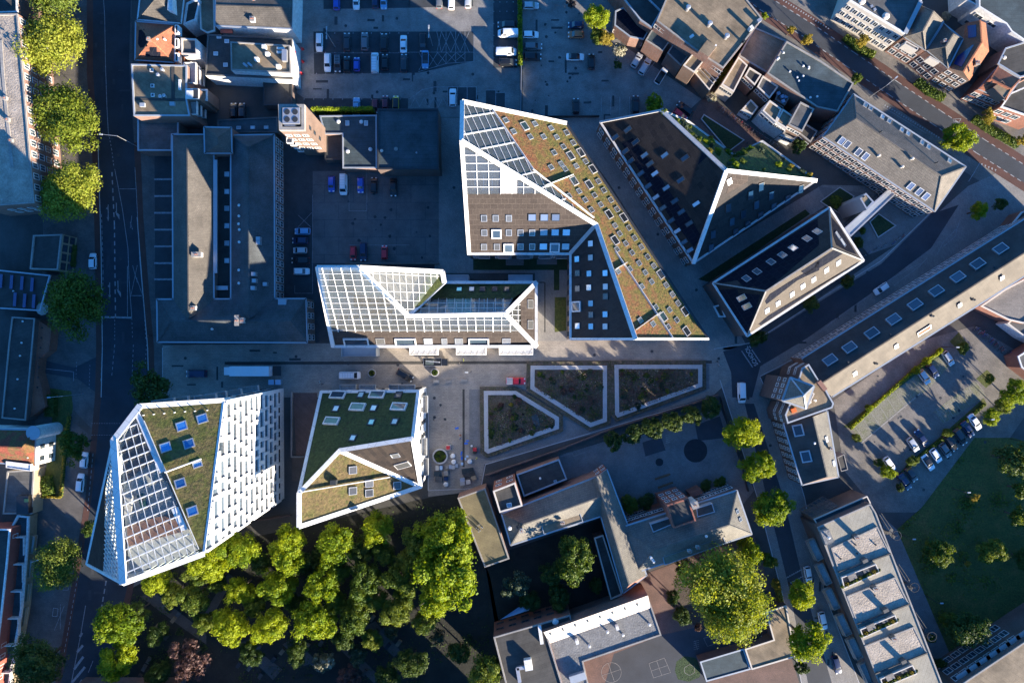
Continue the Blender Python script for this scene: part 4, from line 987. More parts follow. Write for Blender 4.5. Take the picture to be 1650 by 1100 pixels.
    wins(r, b_, a_, (1.2,), 8, 1.6, 2.0, 'dark_metal', 'glass', fw=.08); wins(r, b_, a_, (4.4, 7.4), 5, 1.6, 2.0, 'dark_metal', 'glass', .45, 1, fw=.08)
    a_, b_ = P(*ne), P(*se); wins(r, a_, b_, (2.0, 5.0, 8.0), 7, 1.1, 1.8, 'dark_metal', 'glass', fw=.08); wins(r, a_, b_, (11.0, ), 4, 1.1, 1.8, 'dark_metal', 'glass', .05, .6, fw=.08)
    wins(r, P(*se), P(*sw), (1.5, 4.8, 7.6), 8, 1.6, 1.9, 'dark_metal', 'glass', fw=.08); wins(r, P(*se), P(*sw), (11, 14.4, 17.6), 4, 1.6, 1.9, 'dark_metal', 'glass', .5, 1, fw=.08)
    for x, y, z in ((685, 651, 7), (683.5, 720, 10), (686, 752, 6)): balcony(r, x, y, z, 1.2, 4.2, 0)
    for x, z in ((560, 5), (592, 6), (640, 8), (655, 9)): balcony(r, x, 623.5, z, 4.0, 1.2, 0)
    # ---- white tower
    ne, se, so, wp, nw, no = (360, 645, 36.6), (328, 892, 45.8), (199, 939, 50), (141, 908, 25), (184, 709, 43), (226, 654, 40.2)
    r = bld('white_tower', 'tall white tower with a slanted green roof and glass atrium, tallest in view', [ne, se, so, nw], 'building')
    Tp = pl3(ne, se, nw); Wp = pl3(nw, so, wp); seb = (457, 808, 0)
    fp = [P(*q) for q in (ne, se, so, wp, nw, no)]; bb = MB()
    for k in range(6):
        a_, b_ = fp[k], fp[(k + 1) % 6]; za, zb = (37.0, 37.0) if k == 1 else (a_.z, b_.z)
        bb.face([(b_.x, b_.y, 0), (a_.x, a_.y, 0), (a_.x, a_.y, za), (b_.x, b_.y, zb)])
    bb.build('wall', m('white_wall'), r)
    bb = MB(); a_, b_ = fp[1], fp[2]; bb.face([(b_.x, b_.y, 37), (a_.x, a_.y, 37), a_, b_]); bb.build('glazed_south_wall', m('glass_roof'), r)
    bb = MB()
    for k in range(1, 8): q = a_.lerp(b_, k / 8); bb.bar((q.x, q.y, 37), (q.x, q.y, a_.z + (b_.z - a_.z) * k / 8), .12, .16, 0, (0, 1, 0))
    bb.bar((a_.x, a_.y, 37), (b_.x, b_.y, 37), .3, .4); bb.bar((a_.x, a_.y, 41.5), (b_.x, b_.y, 41.5), .12, .16); bb.build('glazing_bars', m('white'), r)
    gl = [(224, 662), (322, 893), (199, 938), (184, 711)]
    facets(r, [[pz(Tp, *q) for q in gl]], 'glass_roof', 'glazed_slope')
    g2 = [(214, 668), (258, 763), (320, 891), (204, 930), (191, 714)]
    clipbars(r, Tp, g2, (1.95, 1.25), 22, .08, .18, W, heavy=-1, hw=.2, off=(.8, .4))
    facets(r, [[pz(Tp, *q) for q in ((225, 656), (360, 645), (328, 892), (322, 893))]], 'sedum_green', 'green_roof')
    rpanel(r, Tp, [(217, 668), (224, 662), (268, 758), (257, 762)], 'white', 'white_cladding', .1)
    rpanel(r, Tp, [(276, 820), (287, 816), (302, 852), (292, 856)], 'white', 'white_cladding', .1)
    facets(r, [[nw, so, wp]], 'glass_roof', 'glazed_west_slope'); facets(r, [[(183, 716, 42.2), (159, 825, 33), wp, (168, 918, 37.8)]], 'glass', 'dark_glass_slope') if 0 else None
    clipbars(r, Wp, [(184, 710), (199, 937), (168, 922), (172, 780)], (1.5, .9), 78, .12, .2, W)
    rpanel(r, Wp, [(181, 722), (170, 790), (168, 921), (142, 907), (160, 820)], 'panel_turned', 'dark_cladding', .12)
    edges(r, [(nw, so)], 1.3, .5, W, 'roof_band'); edges(r, [(no, nw)], 1.2, .5, W, 'roof_band'); edges(r, [(no, ne), (so, se)], 1.0, .25, W, 'roof_band', 0); edges(r, [(so, wp), (wp, nw)], .55, .5, W, 'roof_edge'); edges(r, [(ne, se)], .45, .16, W, 'roof_edge', 0)
    S7 = lambda t: [(180 + x / 6.875, 640 + y / 6.875) for x, y in N(t)]
    for x, y in S7('775,318 1003,236 597,552 855,512 760,950') + [(310, 823)]: rwin(r, Tp, x, y, 15.5, 14.5, 18, 'silver', 'glass_blue', fw=.2, up=.16)
    rwin(r, Tp, *S7('952,745')[0], 14, 9, 18, 'silver', 'glass_blue', fw=.2, up=.16)
    bb = MB(); q = [Tp.hit(*t) for t in S7('595,835 1000,685')]; bb.bar(q[0], q[1], .16, .6, 0, Tp.n, .6)
    q = [Tp.hit(*t) for t in [(233, 678), (321, 884)]]; bb.bar(q[0], q[1], .1, .4, 0, Tp.n, .4); bb.build('safety_rail', m('white'), r)
    bb = MB()
    for x, y in S7('360,195 475,185 590,175 705,165 820,155 930,150 1065,140'):
        q = Tp.hit(x, y); bb.cyl(q, q + V((0, 0, .6)), .1, .1, 6)
    bb.build('roof_anchors', m('white'), r)
    A_, B_ = P(*ne), P(*se)
    facade(r, A_, B_, 36.6, 45.8, 5, first=3.2, hgt=2.1, widths=(1.5, 2.0, 2.8, 3.4, 1.4), gaps=(.6, .8, 1.0))
    a_, b_ = P(*ne), P(*no); wins(r, b_, a_, (2, 5, 8, 11, 14, 17, 20, 23, 26), 5, 1.5, 1.9, 'dark_metal', 'glass', fw=.08)
    for x, y, z in ((347, 637, 27), (372, 633, 22), (400, 627, 14), (330, 641, 32), (285, 645, 34), (305, 643.5, 30), (262, 648, 36)): balcony(r, x, y, z, 4.5, 1.3, 8)
    wins(r, P(*se), P(*so), tuple(2.5 + 3.1 * k for k in range(10)), 5, 1.8, 1.9, 'dark_metal', 'glass', .05, .95, fw=.08); wins(r, P(*so), P(*wp), (3, 6.5, 10, 13.5, 17, 20.5), 5, 1.8, 1.9, 'dark_metal', 'glass', fw=.08)
    slab(r, [(192, 716), (216, 674), (262, 775), (196, 800)], 39.4, 'floor_pale', zpx=40.2); slab(r, [(196, 795), (266, 775), (290, 830), (200, 860)], 42.2, 'floor_pale', zpx=42.8); slab(r, [(199, 850), (288, 825), (316, 888), (205, 928)], 43.2, 'floor_pale', zpx=44); slab(r, [(195, 722), (222, 682), (250, 740), (200, 775)], 39.8, 'wood', 'timber_terrace', zpx=40.2)
    slab(r, [(204, 845), (284, 825), (294, 856), (206, 880)], 43.6, 'wood', 'timber_terrace', zpx=43.6)
    box_on(r, 206, 815, 42.2, 1.4, 5, .9, 0, 'membrane_white', 'core_box'); box_on(r, 228, 808, 42.2, 1.0, 3, .8, 20, 'car_green', 'green_cabinet')
def dormer(r, poly, z, wm='zinc', rm='bitumen_dark', base=6.0, name='dormer'):
    w = [P(x, y, z) for x, y in poly]; b = MB(); b.prism([(p.x, p.y) for p in w], base, z, 0, 1)
    b.ring([(p.x, p.y) for p in w], .18, z, z + .14, 0); return b.build(name, [m(wm), m(rm)], r)
def chimney(r, px, py, z0, h=1.4, w=.7, d=.7, mat='brick', ang=0):
    o = box_on(r, px, py, z0, w, d, h, ang, mat, 'chimney', 'concrete'); p = P(px, py, z0 + h); b = MB()
    for k in ((-.22, .22) if max(w, d) > .85 else (0,)): b.cyl((p.x + (k if w >= d else 0), p.y + (0 if w >= d else k), z0 + h), (p.x + (k if w >= d else 0), p.y + (0 if w >= d else k), z0 + h + .45), .13, .11, 8)
    b.build('chimney_pot', m('terracotta'), o); return o
def solar_set(r, pl, cs, w, h, ang):
    for x, y in cs:
        p = pl.hit(x, y); u, v, n = pl.frame(ang); b = MB(); W, Q = m2(w, p.z) / 2, m2(h, p.z) / 2
        b.obox(p + n * .5 + V((0, 0, 0)), u * W + n * .12, v * Q, n * .04); b.obox(p + n * .22, u * .06, v * Q * .9, n * .22, 1); b.build('solar_panel', [m('solar_blue'), m('silver')], r)
def old_town():
    # ============ west side of the main road
    r = flat('terrace_row', 'long brick terrace with a pale gravel roof behind the sunlit street trees', [(-40, 23), (28, 22), (55, 327), (-40, 334)], 11.5, 'brick', 'gravel', 'concrete', .3)
    a, b = wallpts((28, 22), (55, 327), 11.5); wins(r, a, b, (.9, 3.8, 6.4, 9), 17, 1.5, 1.9, 'white', 'glass')
    a, b = wallpts((55, 327), (-10, 333), 11.5); wins(r, a, b, (3.8, 6.4), 4, 1.3, 1.6, 'white', 'glass')
    bb = MB()
    for p, q in zip(K(0, 0, '5,260 20,480 45,760 60,880'), K(0, 0, '20,480 45,760 60,880 80,1080')): bb.bar(P(*p, 11.25), P(*q, 11.25), .7, .2)
    bb.build('roof_seam', m('concrete'), r)
    for x, y in K(0, 0, '30,632 45,770 65,905'): chimney(r, x, y, 11.2, .7, .8, .8, 'concrete')
    flat('terrace_row', 'dark-roofed terrace end at the top left corner', [(-40, -40), (26, -40), (28, 20), (-40, 22)], 9.6, 'brick', 'bitumen_dark', 'white')
    r = flat('pavilion', 'low dark-roofed box with a tan rim between two street trees', K(0, 1, '212,415 397,408 372,640 190,635'), 6, 'stucco_tan', 'bitumen_dark', 'concrete')
    a, b = wallpts(*K(0, 1, '397,408 372,640'), 6); wins(r, a, b, (.8, 3.3), 4, 1.8, 1.8, 'dark_metal', 'glass')
    r = flat('low_school', 'flat dark roof carrying seven small solar panel racks', K(0, 1, '-80,630 325,672 260,905 -80,885'), 5, 'brick_dark', 'bitumen_dark', 'zinc')
    solar_set(r, flatpl(4.6), K(0, 1, '15,712 83,718 150,725 215,735 105,830 167,838 226,842'), 6, 22, -4)
    vent(r, *K(0, 1, '85,775')[0], 4.6, .2, .3); vent(r, *K(0, 1, '272,890')[0], 4.6, 1.6, .2, 'concrete', 'round_canopy')
    r = flat('long_shed', 'long dark flat-roofed wing beside a red tiled strip', K(0, 2, '75,-160 225,-150 212,0 165,510 8,495 55,0'), 4.5, 'brick_dark', 'bitumen_dark', 'concrete', .25)
    for x, y in K(0, 2, '145,-130 138,8 128,92 112,243 93,432'): vent(r, x, y, 4.3, .25, .25)
    r = flat('tiled_extension', 'low terracotta-coloured extension along the dark wing', K(0, 2, '227,-150 330,-80 315,60 250,110 240,200 270,310 290,420 175,500'), 3.0, 'brick_red', 'terracotta', 'brick_red', .2)
    for i in range(14): vent(r, *K(0, 2, '%d,%d' % (232 + (i % 2) * 38 - (i // 2) * 5, -120 + i * 32))[0], 2.8, .22, .2, 'dark_metal', 'roof_pad')
    r = hip('white_house', 'white house with a mossy red tiled roof beside the main road', [(-60, 690), (58, 692), (56, 750), (-60, 741)], 7.5, [(-60, 716), (34, 721)], 10.2, 'white_wall', 'tile_mossy')
    a, b = wallpts((58, 692), (56, 750), 7.5); wins(r, a, b, (1, 4.2), 3, 1.1, 1.6, 'dark_metal', 'glass')
    p = P(54, 697, 8.6); bb = MB(); bb.cyl((p.x, p.y, 0), (p.x, p.y, 8.6), 1.6, 1.6, 20); bb.cyl((p.x, p.y, 8.6), (p.x, p.y, 8.75), 1.75, 1.75, 20, 1); bb.build('round_turret', [m('white_wall'), m('zinc')], r)
    dormer(r, K(0, 2, '40,770 200,790 200,835 40,812'), 8.3, 'white_wall', 'white_wall', 5.5)
    vent(r, *K(0, 2, '110,675')[0], 9, .2, .6); vent(r, *K(0, 2, '178,748')[0], 8.3, .2, .6)
    r = flat('courtyard_wing', 'gravelled flat roof with a sunlit tan wall below the red-roofed house', [(11, 759), (55, 756), (51, 828), (4, 828)], 4.0, 'stucco_tan', 'bitumen_grey', 'concrete', .3)
    box_on(r, 36, 813, 3.7, 3.0, 4.5, 1.6, 0, 'car_black', 'roof_cabinet'); box_on(r, 42, 806, 3.7, 1.0, .8, 1.7, 0, 'car_green', 'roof_cabinet')
    r = flat('red_terrace', 'red stucco terrace with stepped white balconies at the lower left edge', [(-60, 852), (16, 852), (12, 900), (4, 975), (-6, 1060), (-14, 1130), (-60, 1130)], 6.6, 'stucco_red', 'bitumen_dark', 'white_wall', .4)
    low = [(28, 829), (47, 831), (45, 880), (36, 980), (22, 1060), (12, 1130), (-14, 1130), (4, 975), (16, 852)]
    w = [P(x, y, 3.1) for x, y in low]; w2 = [(p.x, p.y) for p in w]; bb = MB(); bb.prism(w2, 0, 2.7, 0, 1); bb.ring(w2, .5, 2.7, 3.2, 2); bb.build('lower_storeys', [m('stucco_tan'), m('bitumen_blue'), m('white_wall')], r)
    for k in range(6):
        t = k / 6 + .04; x, y = 33 - 24 * t * t - 4 * t, 855 + 262 * t
        bb = MB(); p = P(x - 3, y, 4.2); bb.obox((p.x, p.y, 3.5), (1.3, 0, 0), (0, .12, 0), (0, 0, .8)); bb.obox((p.x + .9, p.y - 2.4, 3.3), (.1, 0, 0), (0, 2.2, 0), (0, 0, .5)); bb.build('terrace_screen', m('white_wall'), r)
        balcony(r, 52 - 30 * t, 868 + 232 * t, 2.6, 1.2, 4.5, -8, 'stucco_tan', 'bay')
    a, b = P(16, 852, 6.6), P(-14, 1130, 6.6); wins(r, a, b, (3.6,), 15, 1.0, 1.8, 'white', 'glass', .02, .98, mull=0)
    # ============ block between the main road and the car park
    r = hip('slate_house', 'grey slate-roofed corner house with a white dormer at the top', [(292, 38), (303, -60), (232, -60), (222, 32)], 8, [(252, -4), (266, -60)], 12.5, 'brick', 'tile_grey', 'white')
    P8 = pl3((222, 32, 8), (292, 38, 8), (252, -4, 12.5)); dormer(r, K(0, 0, '1085,-40 1115,-40 1112,72 1080,66'), 11.2, 'white_wall', 'white_wall', 8); a = None
    q = [(219, 35), (283, 40), (281, 101), (218, 97)]; ap = (243, 64, 12.5); e = [(x, y, 8) for x, y in q]
    r = bld('red_roofed_house', 'red hip-roofed house with dark solar panels and one sunlit slope', e); shell(r, e, 'brick_red')
    for i in range(4): facets(r, [[e[i], e[(i + 1) % 4], ap]], 'tile_red')
    edges(r, [(e[i], e[(i + 1) % 4]) for i in range(4)], .35, .16, 'zinc', 'gutter'); edges(r, [(ap, c) for c in e], .3, .16, 'tile_orange', 'ridge_tiles')
    rpanel(r, pl3(e[3], e[0], ap), K(0, 0, '895,195 930,190 935,230 950,240 950,300 905,310 890,285'), 'solar', 'solar_panels'); rpanel(r, pl3(e[2], e[3], ap), K(0, 0, '965,305 1010,305 1010,335 1035,338 1035,370 940,365 940,335 965,332'), 'solar', 'solar_panels')
    chimney(r, *K(0, 0, '955,250')[0], 11.8, 1.2); vent(r, *K(0, 0, '1012,252')[0], 10.6); vent(r, *K(0, 0, '1058,252')[0], 9.6)
    for y in (190, 278, 370): dormer(r, K(0, 0, '1128,%d 1150,%d 1150,%d 1128,%d' % (y - 28, y - 28, y + 28, y + 28)), 8.8, 'white_wall', 'bitumen_dark', 7)
    r = flat('corner_block', 'flat brown roof striped with tree shadows by the main road', [(211, 103), (301, 105), (301, 160), (306, 187), (215, 187)], 10, 'brick', 'bitumen', 'zinc', .3)
    for x, y in K(0, 0, '980,455 985,555 987,615'): rwin(r, flatpl(9.7), x, y, 5.5, 5.5, 0, 'white', 'glass', 'roof_light', .14, .3)
    for x, y in K(0, 0, '1042,445 1015,480 1055,615 1030,620'): vent(r, x, y, 9.7, .45, 1.0, 'silver')
    for x, y in K(0, 0, '915,675 1108,668'): box_on(r, x, y, 9.7, 1.2, .9, .6, 0, 'zinc', 'air_handling_unit')
    bb = MB(); bb.bar(P(279, 108, 9.75), P(279, 159, 9.75), .8, .2); bb.bar(P(215, 160, 9.75), P(300, 161, 9.75), .6, .2); bb.build('roof_seam', m('bitumen_dark'), r)
    bb = MB(); q = [P(x, y, 10.3) for x, y in K(0, 0, '1150,512 1163,512 1163,578 1150,578')]; bb.ring([(p.x, p.y) for p in q], .2, 9.7, 10.3); bb.build('light_well', m('white'), r)
    for k in range(3):
        balcony(r, 305 + k * 6.5, 117 + k * 4, 9 - 3 * k, 3.0, 5.0 - k * .5, 0, 'white', 'balcony'); balcony(r, 306 + k * 7, 172 + k * 3, 9 - 3 * k, 3.2, 3.6, 0, 'white', 'balcony')
    r = flat('stair_block', 'small brown-roofed stair block with white balconies on both sides', K(0, 0, '1195,570 1280,572 1280,638 1195,636'), 10.5, 'brick_tan', 'bitumen', 'white'); box_on(r, *K(0, 0, '1222,605')[0], 10, 1.6, 1.6, .7, 0, 'white', 'air_handling_unit'); box_on(r, *K(0, 0, '1260,605')[0], 10, 1.2, 2.2, .6, 0, 'dark_metal', 'air_handling_unit')
    flat('brick_annex', 'low tan annex with small windows right of the stair block', K(1, 0, '-40,575 15,575 15,650 -40,640'), 7, 'brick_tan', 'bitumen', 'white')
    flat('rear_annex', 'pale grey pavilion with a sunlit white side behind the red roof', K(0, 0, '1165,245 1265,250 1270,355 1168,350'), 8.5, 'white_wall', 'bitumen_grey', 'cream')
    flat('rear_yard_house', 'small dark-roofed yard house beside the white dormer', K(0, 0, '1200,20 1240,0 1290,0 1260,130 1180,160'), 7, 'white_wall', 'bitumen_dark', 'white')
    flat('rear_yard_house', 'small tan-roofed yard house with white roof clutter', K(1, 0, '-40,-40 60,-40 65,200 15,215 -30,190'), 6.5, 'brick', 'bitumen', 'cream'); 
    r = hip('gabled_shop', 'dark tiled gabled shop roof with a sunlit strip at the top', [(347, 42), (470, 47), (473, -60), (347, -60)], 8, [(348, 9), (471, 13)], 9.6, 'white_wall', 'tile_grey', gable=True)
    chimney(r, *K(1, 0, '305,122')[0], 8, 1.3, 1.1, 1.1, 'white_wall'); chimney(r, *K(1, 0, '315,5')[0], 8.2, 1.1); vent(r, *K(1, 0, '410,75')[0], 8)
    r = flat('flat_roofed_shop', 'dark flat-roofed shop with roof machinery and a sunlit white side wall', [(334, 55), (471, 62), (471.5, 128), (330, 121)], 6.5, 'white_wall', 'bitumen_dark', 'bitumen_grey', .3)
    up = [(371, 67), (467, 73), (469, 118), (372, 113)]; w = [P(x, y, 9) for x, y in up]; bb = MB(); bb.prism([(p.x, p.y) for p in w], 6.2, 8.7, 0, 1); bb.ring([(p.x, p.y) for p in w], .3, 8.7, 9, 2); bb.build('raised_roof', [m('white_wall'), m('bitumen'), m('concrete')], r)
    for x, y in K(1, 0, '378,298 400,345 330,378 470,425'): box_on(r, x, y, 8.7, .9, .8, 1.2, 0, 'white', 'roof_vent')
    box_on(r, *K(1, 0, '512,355')[0], 8.7, 1.2, 2.8, 1.0, 0, 'silver', 'air_handling_unit'); box_on(r, *K(1, 0, '488,310')[0], 8.7, 1.8, .5, .6, 0, 'white', 'air_duct'); box_on(r, *K(1, 0, '485,335')[0], 8.7, 1.6, .5, .6, 0, 'white', 'air_duct')
    for x, y in K(1, 0, '260,418 290,415'): box_on(r, x, y, 8.7, 1.3, .5, .5, -40, 'silver', 'air_duct')
    for x, y in K(1, 0, '93,238 143,268 72,348 135,420'): rwin(r, flatpl(6.2), x, y, 7, 6, 0, 'white', 'glass_pale', 'roof_light')
    box_on(r, *K(1, 0, '138,200')[0], 6.2, 3, 1, .5, 0, 'stucco_red', 'roof_hatch')
    aw, bw = P(468, 73, 9), P(470, 118, 9)
    for k in range(6):                                     # red lettering too small to read
        y = bw.y + (aw.y - bw.y) * (.2 + .12 * k); bb = MB(); x = aw.x + .55 + .03
        bb.box(x, x + .06, y, y + .12, 6.9, 8.0)
        bb.box(x, x + .06, y + .12, y + .45, (7.0, 7.8, 7.4)[k % 3], (7.2, 8.0, 7.6)[k % 3])
        if k % 2: bb.box(x, x + .06, y + .45, y + .57, 6.9, 8.0)
        bb.build('wall_letter', m('red'), r)
    flat('yard_shed', 'low black shed beside the tower', [(424, 128), (471, 131), (471, 168), (424, 170)], 3.5, 'brick_dark', 'bitumen_dark', 'dark_metal', .2)
    r = flat('low_range', 'low dark range with three pale roof lights left of the tower', [(350, 193), (447, 188), (447, 214), (350, 214)], 4, 'brick_dark', 'bitumen_blue', 'bitumen_grey', .25)
    for x, y in K(1, 0, '220,825 310,823 397,823'): rwin(r, flatpl(3.8), x, y, 7, 5, 0, 'silver', 'glass_pale', 'roof_light')
    tw = [(448, 168), (490.5, 168), (490.5, 209.5), (449.5, 209.5)]
    r = flat('brick_tower', 'square tan brick tower with a white cooling unit on top', tw, 21, 'brick_tan', 'bitumen_dark', 'concrete', 1.2, pw=.7)
    box_on(r, 469, 186.5, 19.8, 3.9, 3.6, 1.5, 0, 'silver', 'cooling_unit'); p = P(469, 186.5, 21.3); bb = MB()
    for ix in (-.9, .9):
        for iy in (-.85, .85): bb.cyl((p.x + ix, p.y + iy, 21.3), (p.x + ix, p.y + iy, 21.38), .65, .65, 14)
    bb.build('fan_grille', m('dark_metal'), r)
    for x, y in ((459, 196), (480, 197), (456, 175)): box_on(r, x, y, 19.8, 1.4, .5, .6, 40, 'silver', 'air_duct')
    box_on(r, 467, 200, 19.8, 2.5, .9, .8, 0, 'silver', 'air_duct')
    a, b = wallpts(tw[2], tw[3], 21); wins(r, a, b, (6.0, 9.4, 12.8, 16.2), 3, 1.3, 1.6, 'white', 'glass')
    a, b = wallpts(tw[1], tw[2], 21); wins(r, a, b, (8.0, 12.4, 16.0), 1, .9, 1.5, 'dark_metal', 'glass', .5, .9, mull=0)
    for k, (x, y) in enumerate(((466, 226), (472, 230), (478, 235), (484, 240))): balcony(r, x, y, 14.5 - 3.2 * k, 1.4, 1.2, 0, 'white')
    r = flat('link_roofs', 'low blue-grey flat roofs beside the walled car court', K(1, 0, '737,745 1108,740 1110,1085 887,1085 885,866 772,866'), 4, 'brick', 'bitumen_blue', 'zinc', .25)
    for x, y in K(1, 0, '920,795 1040,795'): rwin(r, flatpl(3.8), x, y, 6, 8, 0, 'white', 'glass_pale', 'roof_light')
    for x, y in K(1, 0, '860,783 1008,785 920,975 1067,962'): dome(r, x, y, 3.75, .5)
    flat('sunken_annex', 'dark low annex under the tower', K(1, 0, '772,868 884,868 884,1030 772,1030'), 3, 'brick_dark', 'bitumen_dark', 'dark_metal', .3)
    r = flat('dark_hall', 'dark windowless hall with a wide flat roof above the car court', [(608, 175), (706, 175), (707, 273), (608, 273)], 7, 'brick_dark', 'bitumen_blue', 'dark_metal', .35); vent(r, 638, 240, 6.65, .5, .3, 'concrete'); vent(r, 671, 300 - 54, 6.65, .25, .4, 'zinc'); vent(r, 615, 243, 6.65, .4, .4, 'cream')
    r = flat('gatehouse', 'low flat-roofed wing at the north end of the U-shaped school', K(0, 0, '885,757 1150,760 1150,865 1110,870 1108,972 885,972'), 5, 'brick', 'bitumen_grey', 'zinc', .3)
    # U-shaped school
    r = hip('u_shaped_school', 'large U-shaped old school with grey tiled roofs around a narrow court', [(254, 551), (495, 552), (493, 481), (253, 482)], 7, [(275, 517), (467, 517)], 10.6, 'brick', 'tile_shaded')
    hip('', '', [(278, 217), (279, 490), (345, 490), (345, 217)], 7, [(302, 236), (304, 512)], 10.6, 'brick', 'tile_grey', root=r)
    hip('', '', [(372, 218), (372, 490), (443, 490), (442, 217)], 7, [(400, 238), (402, 512)], 10.6, 'brick', 'tile_shaded', root=r)
    hip('', '', [(329, 205), (330, 247), (374, 247), (373, 206)], 8.5, [(350, 222), (352, 232)], 11, 'brick', 'tile_grey', root=r)
    bb = MB(); q = [P(x, y, 5) for x, y in ((345, 250), (372, 250), (372, 482), (345, 482))]; bb.prism([(p.x, p.y) for p in q], 0, 5); bb.build('court_roof', m('bitumen_dark'), r)
    for y in (281, 309, 336, 364, 392, 420): rwin(r, flatpl(5), 366, y, 8, 8, 0, 'silver', 'glass_pale', 'roof_light')
    bb = MB(); bb.bar(P(347.5, 258, 7.2), P(347.5, 440, 7.2), .9, .5); bb.build('white_gutter', m('silver'), r)
    W1, E1, S1 = pl3((279, 490, 7), (278, 217, 7), (302, 236, 10.6)), pl3((443, 490, 7), (442, 217, 7), (400, 238, 10.6)), pl3((372, 218, 7), (372, 490, 7), (400, 238, 10.6))
    for x, y in K(1, 1, '220,223 220,292 218,343 222,380 221,460 219,640 219,725'): q = S1.hit(x, y); vent(r, x, y, q.z - .2, .35, .5, 'white', 'roof_light')
    for x, y in K(1, 1, '342,437 342,463 312,665 316,708 386,730 308,755'): q = E1.hit(x, y); box_on(r, x, y, q.z - .3, 1.0, .9, 1.3, 0, 'silver', 'roof_vent')
    chimney(r, *K(1, 1, '205,965')[0], 9.6, 1.6, 2.4, .9, 'brick', 90); chimney(r, *K(1, 1, '240,965')[0], 9.6, 1.6, 1.2, 1.0, 'cream', 90)
    chimney(r, *K(0, 1, '1265,540')[0], 9.5, 1.2, 2.2, 1.1, 'white_wall'); chimney(r, *K(0, 1, '1243,885')[0], 9.5, 1.0, 1.2, 1.0, 'white_wall'); vent(r, *K(1, 1, '45,1020')[0], 9)
    box_on(r, *K(1, 1, '110,755')[0], 5, 3, 1, 1, 0, 'silver', 'air_handling_unit'); box_on(r, *K(1, 1, '498,875')[0], 7.2, 2, 3.6, .8, 0, 'zinc', 'air_handling_unit')
    a, b = wallpts((442, 217), (443, 481), 7); wins(r, a, b, (.9, 3.9), 20, 1.5, 2.0, 'white', 'glass'); a, b = wallpts((493, 481), (495, 552), 7); wins(r, a, b, (.9, 3.9), 4, 1.5, 2.0, 'white', 'glass')
    # ============ north-east block
    r = flat('office_block', 'large sunlit flat-roofed block with tall chimneys by the slanting road', K(3, 0, '380,-120 760,-120 957,122 702,442 600,375 510,312 372,212 272,135'), 12, 'brick', 'bitumen', 'concrete', .3)
    for x, y in K(3, 0, '478,45 618,148 728,228'): vent(r, x, y, 11.7, .6, 1.7, 'silver')
    box_on(r, *K(3, 0, '885,175')[0], 11.7, .8, .8, 1.6, 35, 'white', 'roof_vent'); box_on(r, *K(3, 0, '838,262')[0], 11.7, .5, .5, 1.2, 35, 'dark_metal', 'roof_vent'); box_on(r, *K(3, 0, '630,325')[0], 11.7, .4, 3.4, 1.0, -37, 'white', 'air_duct')
    q = [P(x, y, 14) for x, y in K(3, 0, '600,255 660,300 610,365 548,325')]; bb = MB(); bb.prism([(p.x, p.y) for p in q], 11.7, 13.8, 0, 1); bb.build('roof_house', [m('brick'), m('bitumen')], r)
    box_on(r, *K(3, 0, '500,232')[0], 11.7, 1.0, .6, .5, 35, 'white', 'roof_hatch'); box_on(r, *K(3, 0, '935,130')[0], 11.7, 1, .8, 1, 35, 'silver', 'roof_vent')
    for t in ('200,260 272,140 390,222 312,332', '340,342 400,252 508,318 430,428'):
        q = [P(x, y, 7) for x, y in K(3, 0, t)]; bb = MB(); bb.prism([(p.x, p.y) for p in q], 0, 6.8, 0, 1); bb.ring([(p.x, p.y) for p in q], .3, 6.8, 7.1, 2); bb.build('stepped_terrace', [m('brick'), m('bitumen_blue'), m('concrete')], r)
    for t, z in (('442,422 522,325 592,376 515,470', 9), ('517,472 602,382 700,448 612,585', 6)):
        q = [P(x, y, z) for x, y in K(3, 0, t)]; bb = MB(); bb.prism([(p.x, p.y) for p in q], 0, z - .2, 0, 1); bb.ring([(p.x, p.y) for p in q], .3, z - .2, z + .1, 2); bb.build('rear_wing', [m('brick_tan'), m('bitumen'), m('cream')], r)
    PT = flatpl(9.5); a, b = wallpts(*K(3, 0, '702,442 272,135'), 12); wins(r, a, b, (8.8,), 12, 1.8, 1.6, 'white', 'glass')
    bb = MB()
    for i in range(5): p0, p1 = K(3, 0, '%d,%d %d,%d' % (545 + i * 18, 445 - i * 14, 640 + i * 14, 545 - i * 20)); bb.bar(P(*p0, 6.5), P(*p1, 6.5), .12, .5)
    bb.build('terrace_rail', m('silver'), r)
    flat('back_office', 'dark-roofed building behind the car lot at the top', K(3, 0, '-30,-120 110,-120 305,70 240,182 165,130'), 8, 'brick', 'bitumen_dark', 'zinc')
    r = flat('panel_roof_shed', 'low shed covered by dark blue roof panels near the yellow tree', K(3, 0, '5,70 60,45 222,200 190,258 100,240 0,165'), 5, 'brick', 'solar', 'zinc', .2); a, b = wallpts(*K(3, 0, '190,258 0,165'), 5); wins(r, a, b, (1.5,), 4, 2.0, 1.6, 'white', 'glass')
    flat('plot_roof', 'sunlit brown roof stained with dark patches behind the big flat block', K(3, 0, '905,175 1112,262 985,470 800,360'), 7, 'brick', 'bitumen', 'concrete', .3)
    r = flat('dark_store', 'long dark store roof dotted with white vents along the slanting road', [(1268, 66), (1322, 97), (1376, 134), (1350, 180), (1317, 173), (1236, 118)], 9, 'brick', 'bitumen_blue', 'concrete', .3)
    for x, y in K(3, 0, '1052,382 1060,375 1132,460 1218,425 1254,432 1254,440 1180,498 1217,490 1190,520 1264,628 1308,622 1090,340'): vent(r, x, y, 8.7, .28, .35)
